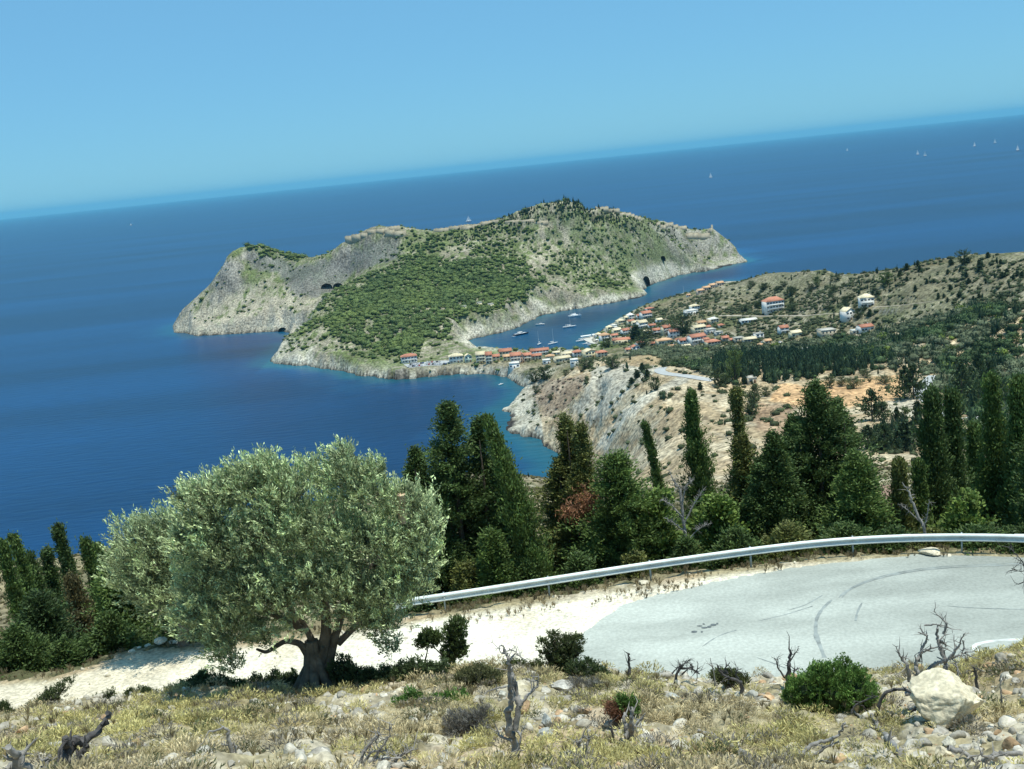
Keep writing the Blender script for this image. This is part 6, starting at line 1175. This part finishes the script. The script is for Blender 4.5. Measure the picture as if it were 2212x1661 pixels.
wood('dead_branch', 'bare twigs hanging into the frame at the right edge', 'dead branch', 17, [([(2240, 1200), (2212, 1215), (2190, 1195), (2178, 1180)], .012, .004), ([(2235, 1225), (2205, 1235), (2185, 1228)], .01, .003), ([(2235, 1240), (2215, 1255), (2200, 1262)], .01, .003)], seed=26, dark=True, twig=9)
wood('bare_tree', 'leafless grey tree behind the guardrail', 'dead tree', 44.5, [([(1487, 1215), (1480, 1140), (1474, 1090), (1472, 1060), (1460, 1050), (1448, 1020)], .085, .015), ([(1477, 1120), (1450, 1090), (1430, 1080)], .04, .01), ([(1478, 1130), (1500, 1090), (1520, 1060)], .04, .01), ([(1474, 1090), (1480, 1050), (1495, 1035)], .04, .01), ([(1482, 1150), (1455, 1130), (1440, 1120)], .035, .01), ([(1484, 1170), (1510, 1140), (1530, 1130)], .035, .01)], seed=27, twig=40)
wood('bare_tree', 'pale leafless leaning tree between the slim cypress and the twins', 'dead tree', 44, [([(2015, 1195), (1995, 1145), (1975, 1100), (1960, 1060), (1945, 1040)], .09, .015), ([(1995, 1145), (2003, 1110), (2008, 1080)], .03, .01), ([(1985, 1125), (1965, 1105), (1945, 1090)], .03, .01)], seed=28, twig=18)
# ------------------------------------------------------------------ shrubs of the foreground
def sh(nm, label, d, lobes, n, leaf=(.06, .022), col=(.06, .09, .035), **k):
    k.setdefault('rs', .9); k.setdefault('tl', .11); return lobed(nm, label, 'shrub', d, lobes, n, leaf, np.array(col)*1.25, **k)
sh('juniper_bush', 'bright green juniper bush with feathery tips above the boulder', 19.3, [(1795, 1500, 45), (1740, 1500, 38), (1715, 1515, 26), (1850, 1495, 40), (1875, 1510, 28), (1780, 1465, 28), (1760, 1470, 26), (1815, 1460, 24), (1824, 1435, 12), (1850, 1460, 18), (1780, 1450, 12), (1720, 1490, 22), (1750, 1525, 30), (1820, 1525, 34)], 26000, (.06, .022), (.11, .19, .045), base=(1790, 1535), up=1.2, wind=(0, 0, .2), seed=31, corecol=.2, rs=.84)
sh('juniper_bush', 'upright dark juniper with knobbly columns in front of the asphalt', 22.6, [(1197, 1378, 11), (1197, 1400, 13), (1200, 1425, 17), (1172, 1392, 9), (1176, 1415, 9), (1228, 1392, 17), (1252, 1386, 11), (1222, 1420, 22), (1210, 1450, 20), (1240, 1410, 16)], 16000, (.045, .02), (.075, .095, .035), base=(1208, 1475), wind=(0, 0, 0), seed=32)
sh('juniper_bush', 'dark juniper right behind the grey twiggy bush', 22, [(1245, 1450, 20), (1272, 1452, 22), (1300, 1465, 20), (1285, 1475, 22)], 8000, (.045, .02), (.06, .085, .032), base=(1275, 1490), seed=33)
sh('round_bush', 'round olive brown bush left of the tall dead tree', 21.5, [(1005, 1470, 22), (1035, 1465, 26), (1062, 1472, 22), (1030, 1485, 24)], 9000, (.05, .018), (.10, .105, .045), base=(1035, 1500), seed=34)
sh('green_bush', 'bright green bush right of the olive shadow', 20.2, [(865, 1535, 22), (895, 1512, 18), (890, 1535, 22), (935, 1525, 24), (965, 1520, 22), (995, 1515, 18), (950, 1540, 22)], 11000, (.06, .022), (.085, .165, .035), base=(930, 1550), up=.9, seed=35)
sh('dry_bush', 'grey dry bush below the bright green one', 17.8, [(985, 1570, 28), (1020, 1565, 30), (1000, 1595, 34), (1040, 1590, 22), (1045, 1545, 18)], 9000, (.07, .010), (.17, .16, .14), base=(1010, 1620), core=0, seed=36, mt='leaf')
sh('dry_bush', 'grey twiggy bush in front of the dark juniper', 20.8, [(1250, 1490, 24), (1285, 1495, 28), (1270, 1515, 28), (1245, 1520, 20), (1300, 1520, 20)], 9000, (.10, .008), (.20, .19, .165), base=(1275, 1540), core=0, up=1.2, seed=37)
sh('green_bush', 'small green bush beside the rusty one', 17.6, [(1358, 1530, 18), (1345, 1520, 12), (1372, 1540, 12)], 2600, (.05, .02), (.085, .15, .035), base=(1358, 1548), seed=38)
sh('rusty_bush', 'small rusty red bush', 17.5, [(1325, 1537, 14), (1340, 1545, 12)], 2200, (.045, .018), (.20, .10, .06), base=(1330, 1555), seed=39)
sh('round_bush', 'low olive green bush on the crest behind the forked dead tree', 21.3, [(1555, 1464, 14), (1580, 1466, 16), (1605, 1474, 13)], 4500, (.05, .02), (.08, .095, .035), base=(1580, 1480), seed=40)
sh('round_bush', 'low green bush on the crest behind the tall dead tree', 23.2, [(1105, 1440, 12), (1125, 1445, 13), (1148, 1448, 12), (1165, 1440, 8)], 4500, (.05, .02), (.08, .10, .035), base=(1130, 1458), seed=41)
sh('sapling', 'bushy green sapling against the white gravel', 25.5, [(990, 1350, 16), (978, 1365, 20), (985, 1390, 22), (975, 1412, 22), (1000, 1405, 16), (996, 1370, 14), (1003, 1350, 8)], 8000, (.06, .028), (.075, .11, .035), base=(985, 1440), seed=42, stems=[([(985, 1450), (978, 1420), (985, 1380)], .05), ([(985, 1445), (960, 1420), (935, 1395)], .035)])
sh('sapling', 'small round tuft left of the bushy sapling', 25.5, [(927, 1380, 17), (915, 1390, 14), (940, 1385, 14)], 3500, (.06, .028), (.075, .11, .035), base=(925, 1420), seed=43, stems=[([(915, 1445), (920, 1420), (927, 1390)], .03)])
for i, (u, v, r, b_) in enumerate([(372, 1500, 13, 1512), (398, 1490, 15, 1505), (425, 1478, 17, 1498), (440, 1462, 8, 1498), (465, 1476, 20, 1497), (490, 1482, 14, 1498), (520, 1488, 14, 1500), (560, 1480, 20, 1500), (598, 1474, 22, 1497), (630, 1470, 18, 1495), (740, 1440, 22, 1480), (770, 1458, 18, 1478), (800, 1462, 20, 1480), (835, 1462, 18, 1478), (868, 1452, 20, 1476), (898, 1446, 24, 1470), (925, 1452, 18, 1468), (958, 1452, 20, 1466)]):
    d = 27.5-(u-372)/600*4.2
    sh('dark_shrub', 'dark shrub on the crest line under the olive, '+['leftmost, low', 'second from the left', 'third from the left', 'pointed, small', 'round, left of the trunk', 'low, left of the trunk', 'small, midway to the trunk', 'wide, midway to the trunk', 'feathery, near the trunk', 'nearest the trunk on the left', 'tall one right of the trunk', 'low one right of the trunk', 'third right of the trunk', 'fourth right of the trunk', 'under the hanging boughs', 'rounded, left of the sapling', 'just left of the sapling', 'at the foot of the sapling'][i], d, [(u, v, r), (u-r*.5, v+r*.5, r*.8), (u+r*.6, v+r*.5, r*.8), (u, b_-r*.5, r)], 3600, (.055, .025), (.07, .10, .04), base=(u, b_), seed=50+i, group='shrubs along the crest under the olive')
for i, (l, d, lobes, b_) in enumerate([('leaning juniper at the lower left with a tip bent right', 27.5, [(62, 1540, 14), (85, 1530, 18), (100, 1515, 16), (108, 1498, 9), (120, 1505, 14), (133, 1490, 11), (146, 1478, 9), (155, 1470, 6)], (95, 1550)), ('dark juniper on the gravel edge with a raised right tip', 27.5, [(190, 1543, 12), (208, 1530, 17), (225, 1520, 15), (238, 1508, 9), (241, 1497, 6), (162, 1545, 12)], (210, 1550)), ('tiny upright cypress seedling on the gravel edge', 27.2, [(283, 1500, 6), (283, 1512, 7), (283, 1525, 7), (281, 1535, 6)], (282, 1540)), ('round brown green bush beside the seedling', 27, [(308, 1505, 14), (322, 1505, 12), (314, 1512, 15)], (315, 1520)), ('grey green bush cut by the left edge', 28, [(2, 1545, 16), (18, 1548, 10), (8, 1535, 12)], (8, 1560))]):
    sh('juniper_bush' if i < 3 else 'round_bush', l, d, lobes, 5200, (.05, .02), (.07, .09, .035), base=b_, seed=80+i, wind=(0, 0, 0))
# ------------------------------------------------------------------ boulder, rocks
def rock(nm, label, u, vb, wpx, hpx, seed, col=(.48, .44, .34), sub=3, group=None, r_=None, flat=False):
    p = hit(u, vb, 9); s = mpp(p); V0, F0 = ico(sub) if sub > 3 else ICO3; V = V0.copy(); rng = np.random.default_rng(seed)
    for _ in range(11):                                 # cut planes give facets
        n = unit(rng.normal(size=3)); dcut = .50+.36*rng.random(); h_ = V@n; V = V-np.maximum(h_-dcut, 0)[:, None]*n
    nz_ = .10*(fbm(V0[:, 0]*2.5+seed, V0[:, 1]*2.5+V0[:, 2]*2, seed, 4)-.5)+.05*(fbm(V0[:, 0]*8+seed, V0[:, 2]*8+V0[:, 1]*6, seed+1, 3)-.5); V = V*(1+nz_*3+.05*(fbm(V0[:, 0]*19+seed, V0[:, 2]*19+V0[:, 1]*15, seed+2, 2)-.5))[:, None]
    V = V*np.array([wpx*s*.58, wpx*s*.5, hpx*s*.62]); c = np.array(col)[None]*(.8+.45*fbm(V[:, 0]*4/(wpx*s)+3, V[:, 2]*4/(wpx*s)+V[:, 1]*3+4, seed, 4))[:, None]
    o = mk(nm, V, F0, M['rock'], col=c, smooth=False, loc=(p[0], p[1]+wpx*s*.2, p[2]+hpx*s*.36)); return tag(o, label, 'rock' if nm != 'boulder' else 'boulder', group)
rock('boulder', 'large pale yellow boulder at the lower right', 2049, 1572, 142, 104, 4, (.64, .57, .41), sub=4)
for i, (u, v, w, h, l, c) in enumerate([(*zc(1655, 940), 28, 24, 'upright grey rock right of the forked dead tree', (.42, .42, .38)), (*zc(1450, 840), 34, 14, 'flat grey rock on the crest behind the forked tree', (.45, .43, .36)), (*zf(1830, 940), 42, 20, 'grey rock in front of the upright juniper', (.45, .43, .38)), (*zf(1340, 1000), 24, 16, 'pale rock left of the tall dead tree', (.45, .44, .38)), (*zf(1700, 1230), 24, 26, 'grey standing rock right of the tall dead tree', (.40, .42, .40)), (*zf(1690, 1330), 34, 18, 'slanted grey rock below the standing rock', (.42, .42, .38)), (*zf(1100, 1390), 24, 16, 'grey rock left of the foot of the tall dead tree', (.38, .38, .35)), (*zf(890, 1140), 20, 14, 'rounded pale rock at the grey dry bush', (.5, .46, .36)), (*zf(790, 1140), 22, 9, 'flat pale rock at the bright green bush', (.5, .46, .36)),
    (*zf(600, 1560), 30, 16, 'pale rock at the brushwood heap', (.5, .45, .34)), (*zf(1880, 1540), 50, 24, 'pale rock under the right hand brushwood', (.48, .45, .36)), (*zr(1520, 1370), 28, 20, 'pale rock below the boulder, left', (.55, .52, .42)), (*zr(1470, 1460), 30, 18, 'pale yellow rock below the boulder, lowest', (.55, .48, .34)), (*zr(1780, 1390), 22, 14, 'pale rock below the boulder, right', (.52, .48, .38)), (*zr(2060, 1560), 44, 26, 'pale rock in the bottom right corner', (.5, .46, .38)), (*zc(1630, 1330), 20, 14, 'grey rock in the scrub below the forked tree', (.40, .42, .40)), (*zc(1150, 1320), 24, 14, 'pale rock beside the bleached log', (.5, .47, .38)), (*zl(1290, 1330), 18, 14, 'white rock on the slope under the olive shadow', (.62, .6, .54)), (*zl(970, 1335), 18, 9, 'orange stained rock left of the olive shadow', (.55, .40, .26)), (*zl(1230, 1490), 30, 12, 'pale rock on the lower left slope', (.5, .47, .38)), (*zc(580, 1200), 26, 18, 'dark grey rock beside the split stump', (.36, .37, .35)), (*zc(900, 930), 26, 12, 'grey rock on the slope under the arched bush', (.42, .42, .38)),
    (2015, 1200, 42, 8, 'long pale rock at the foot of the guardrail', (.62, .56, .42)), (1390, 1262, 24, 9, 'pale stone beside a guardrail post', (.6, .55, .42))]):
    rock('rock', l, u, v, w, h, 60+i, c, group='rocks of the slope')
for i, (u, v, w) in enumerate([(285, 1410, 14), (300, 1402, 10), (318, 1398, 12), (345, 1392, 24), (375, 1392, 18), (420, 1388, 14)]):
    rock('rock', 'pale stone on the far edge of the gravel', u, v, w, w*.5, 200+i, (.66, .62, .5), group='stones along the gravel edge')
# ------------------------------------------------------------------ ground cover of the slope: dry cushions, stones, verge grass
r2 = np.random.default_rng(21)
inside = inpoly(NX, NY, OUT.tolist()+[(50, -50), (-60, -50)]); rr_ = np.hypot(NX, NY)
platf = inside & (NZ < ROADZ+.35)
slopeM = inside & ~platf & (rr_ > 8) & (NZ > ROADZ+.3)
nz1 = fbm(NX/1.8, NY/1.8, 301, 4)
def cushion(rng, nbl=150):
    th = rng.random(nbl)*2*pi; el = np.arcsin(rng.random(nbl)**.7); D_ = np.c_[np.cos(th)*np.cos(el), np.sin(th)*np.cos(el), np.sin(el)]; R = (.55+.45*rng.random(nbl))*(.75+.4*vn(D_[:, 0]*2+3, D_[:, 1]*2+5, int(rng.integers(99))))
    A = D_+rng.normal(size=(nbl, 3))*.5+[0, 0, .3]; V, F = leafquads(D_*R[:, None]*[1, 1, .75], A, .26, .05, rng); sh = np.repeat((.5+.6*R)*(.7+.6*rng.random(nbl)), 4)
    return V, F, sh
def many(name, pts, size, cols, bases, mt, label, rng, flat=.85):
    VV = []; FF = []; CC = []; n = 0
    for bi, (V, F, S) in enumerate(bases):
        ids = np.arange(bi, len(pts), len(bases)); a = rng.random(len(ids))*2*pi; ca, sa = np.cos(a)[:, None], np.sin(a)[:, None]; s = size[ids][:, None]
        X = (V[None, :, 0]*ca-V[None, :, 1]*sa)*s+pts[ids, 0, None]; Y = (V[None, :, 0]*sa+V[None, :, 1]*ca)*s+pts[ids, 1, None]; Z = V[None, :, 2]*s*flat+pts[ids, 2, None]
        VV.append(np.stack([X, Y, Z], -1).reshape(-1, 3)); CC.append((cols[ids][:, None]*S[None, :, None]).reshape(-1, 3)); FF.append((F[None]+(np.arange(len(ids))*len(V))[:, None, None]).reshape(-1, F.shape[1])+n); n += len(ids)*len(V)
    return tag(mk(name, np.concatenate(VV), np.concatenate(FF), mt, col=np.concatenate(CC)), label, kind='stuff')
P = samp(None, slopeM*(8.5*ss(.38, .56, nz1)+1.1)*(1-ss(26, 34, rr_)*.5), r2, NX, NY, NZ); ok = np.abs(np.arctan2(P[:, 0], P[:, 1])) < .75; P = P[ok]; n = len(P); print('cushions', n)
yl = fbm(P[:, 0]/2.5, P[:, 1]/2.5, 305, 3)[:, None]; t = ss(.42, .58, yl); cols = np.array((.60, .50, .29))*(1-t)+np.array((.58, .52, .22))*t; cols *= .6+.6*r2.random((n, 1)); gq = r2.random(n) < .16; cols[gq] = np.array((.24, .215, .17)); gq = r2.random(n) < .06; cols[gq] = (.09, .11, .05)
many('dry_scrub', P-[0, 0, .02], .16+.30*r2.random(n)**1.6, cols, [cushion(r2) for _ in range(8)], M['leaf'], 'yellowish dry thorn cushions covering the stony slope', r2)
P = samp(None, slopeM*5.5*ss(.35, .6, nz1), r2, NX, NY, NZ); n = len(P); n_ = min(n, 5000); P = P[r2.permutation(n)[:n_]]; n = n_
def tuft(rng, nbl=26):
    th = rng.random(nbl)*2*pi; D_ = np.c_[np.cos(th)*.35, np.sin(th)*.35, np.ones(nbl)]+rng.normal(size=(nbl, 3))*.15; V, F = leafquads(D_*.5*[.6, .6, 1], D_, 1., .045, rng); return V, F, np.repeat(.6+.7*rng.random(nbl), 4)
many('dry_grass', P, .10+.16*r2.random(n), np.tile((.36, .30, .17), (n, 1))*(.6+.6*r2.random((n, 1))), [tuft(r2) for _ in range(6)], M['leaf'], 'straw coloured dry grass between the stones', r2, 1.)
def stone(rng):
    V, F = ICO1; V = V.copy()
    for _ in range(9):
        q = unit(rng.normal(size=3)); V = V-np.maximum(V@q-(.30+.3*rng.random()), 0)[:, None]*q
    return V*1.5*[1, .7+.4*rng.random(), .5+.4*rng.random()], F, .85+.3*rng.random(len(V))
P = samp(None, slopeM*(22*ss(.55, .38, nz1)+4.), r2, NX, NY, NZ); n = len(P); n_ = min(n, 16000); P = P[r2.permutation(n)[:n_]]; n = n_; sz = .022+.12*r2.random(n)**4
c0 = np.array((.54, .50, .41)); cols = c0*(.6+.6*r2.random((n, 1))); o_ = r2.random(n) < .2; cols[o_] = np.array((.50, .34, .20))*(.7+.5*r2.random((o_.sum(), 1))); o_ = r2.random(n) < .3; cols[o_] = np.array((.42, .39, .33))*(.7+.5*r2.random((o_.sum(), 1)))
many('stones', P, sz, cols, [stone(r2) for _ in range(10)], M['rock'], 'loose limestone rubble over the slope', r2, 1.)
od = distline(NX, NY, OUT); verge = ((od < 1.5) & (NX > -4.5) & (NX < 32)) | (~inside & (od < 2.5)); nv = fbm(NX/.9, NY/.9, 310, 3)
P = samp(None, verge*16*ss(.36, .55, nv)*(1-inpoly(NX, NY, ROADP)), r2, NX, NY, NZ); n = len(P); n_ = min(n, 7000); P = P[r2.permutation(n)[:n_]]; n = n_; print('verge', n)
many('verge_grass', P, .10+.20*r2.random(n), np.tile((.36, .29, .17), (n, 1))*(.55+.6*r2.random((n, 1))), [tuft(r2) for _ in range(6)]+[cushion(r2, 40) for _ in range(2)], M['leaf'], 'dry brown grass along the guardrail', r2, 1.)
P = samp(None, platf*2.2*(1-inpoly(NX, NY, ROADP))*ss(2.5, .3, od)+platf*.5*(1-inpoly(NX, NY, ROADP)), r2, NX, NY, NZ); n = len(P); n_ = min(n, 3000); P = P[:n_]; n = n_
many('gravel_stones', P, .02+.10*r2.random(n)**3, np.array((.66, .60, .46))*(.8+.3*r2.random((n, 1))), [stone(r2) for _ in range(5)], M['rock'], 'scattered pale stones on the gravel lay-by', r2, 1.)
# ------------------------------------------------------------------ light, sky, camera
SUNV = Vector((.22, -.10, .95)).normalized()
sel = math.asin(SUNV.z); saz = math.atan2(SUNV.x, SUNV.y)
sd = D.lights.new('sun', 'SUN'); sd.energy = 4.6; sd.angle = math.radians(.53); sd.color = (1., .99, .88)
so = D.objects.new('sun', sd); so.rotation_euler = (-SUNV).to_track_quat('-Z', 'Y').to_euler(); so.location = (0, 0, 400); COL.objects.link(so)
W = D.worlds.new('World'); SC.world = W; W.use_nodes = True; nt = W.node_tree
bg = nt.nodes['Background']; sky = nt.nodes.new('ShaderNodeTexSky'); sky.sky_type = 'NISHITA'; sky.sun_disc = False
sky.sun_elevation = sel; sky.sun_rotation = saz; sky.altitude = 200; sky.air_density = 1.0; sky.dust_density = 0.; sky.ozone_density = 1.
hs = nt.nodes.new('ShaderNodeHueSaturation'); hs.inputs['Saturation'].default_value = SKYSAT
mu = nt.nodes.new('ShaderNodeMix'); mu.data_type = 'RGBA'; mu.blend_type = 'MULTIPLY'; mu.inputs[0].default_value = 1; mu.inputs[7].default_value = SKYTINT
nt.links.new(sky.outputs[0], hs.inputs['Color']); nt.links.new(hs.outputs[0], mu.inputs[6]); mk_ = nt.nodes.new('ShaderNodeMix'); mk_.data_type = 'RGBA'; mk_.inputs[0].default_value = .6; mk_.inputs[7].default_value = (2.2, 5.3, 7.9, 1); nt.links.new(mu.outputs[2], mk_.inputs[6]); nt.links.new(mk_.outputs[2], bg.inputs['Color']); bg.inputs['Strength'].default_value = SKYSTR
cam = D.cameras.new('camera'); co = D.objects.new('camera', cam); COL.objects.link(co); SC.camera = co
cam.sensor_width = 36; cam.sensor_fit = 'HORIZONTAL'; cam.lens = 36*FOC/2212.; cam.clip_start = .5; cam.clip_end = 200000
c_, s_ = math.cos(ROLL), math.sin(ROLL); cp, sp = math.cos(PITCH), math.sin(PITCH)
U0 = Vector((0, sp, cp)); R0 = Vector((1, 0, 0)); Fd = Vector((0, cp, -sp))
right = R0*c_-U0*s_; up = R0*s_+U0*c_
co.matrix_world = Matrix(((right.x, up.x, -Fd.x, 0), (right.y, up.y, -Fd.y, 0), (right.z, up.z, -Fd.z, CZ), (0, 0, 0, 1)))
SC.view_settings.view_transform = 'Standard'; SC.view_settings.look = 'None'; SC.view_settings.exposure = 0
SC.cycles.use_denoising = True; SC.cycles.max_bounces = 5; SC.cycles.diffuse_bounces = 3; SC.cycles.glossy_bounces = 2; SC.cycles.transmission_bounces = 3; SC.cycles.transparent_max_bounces = 4
SC.cycles.caustics_reflective = False; SC.cycles.caustics_refractive = False
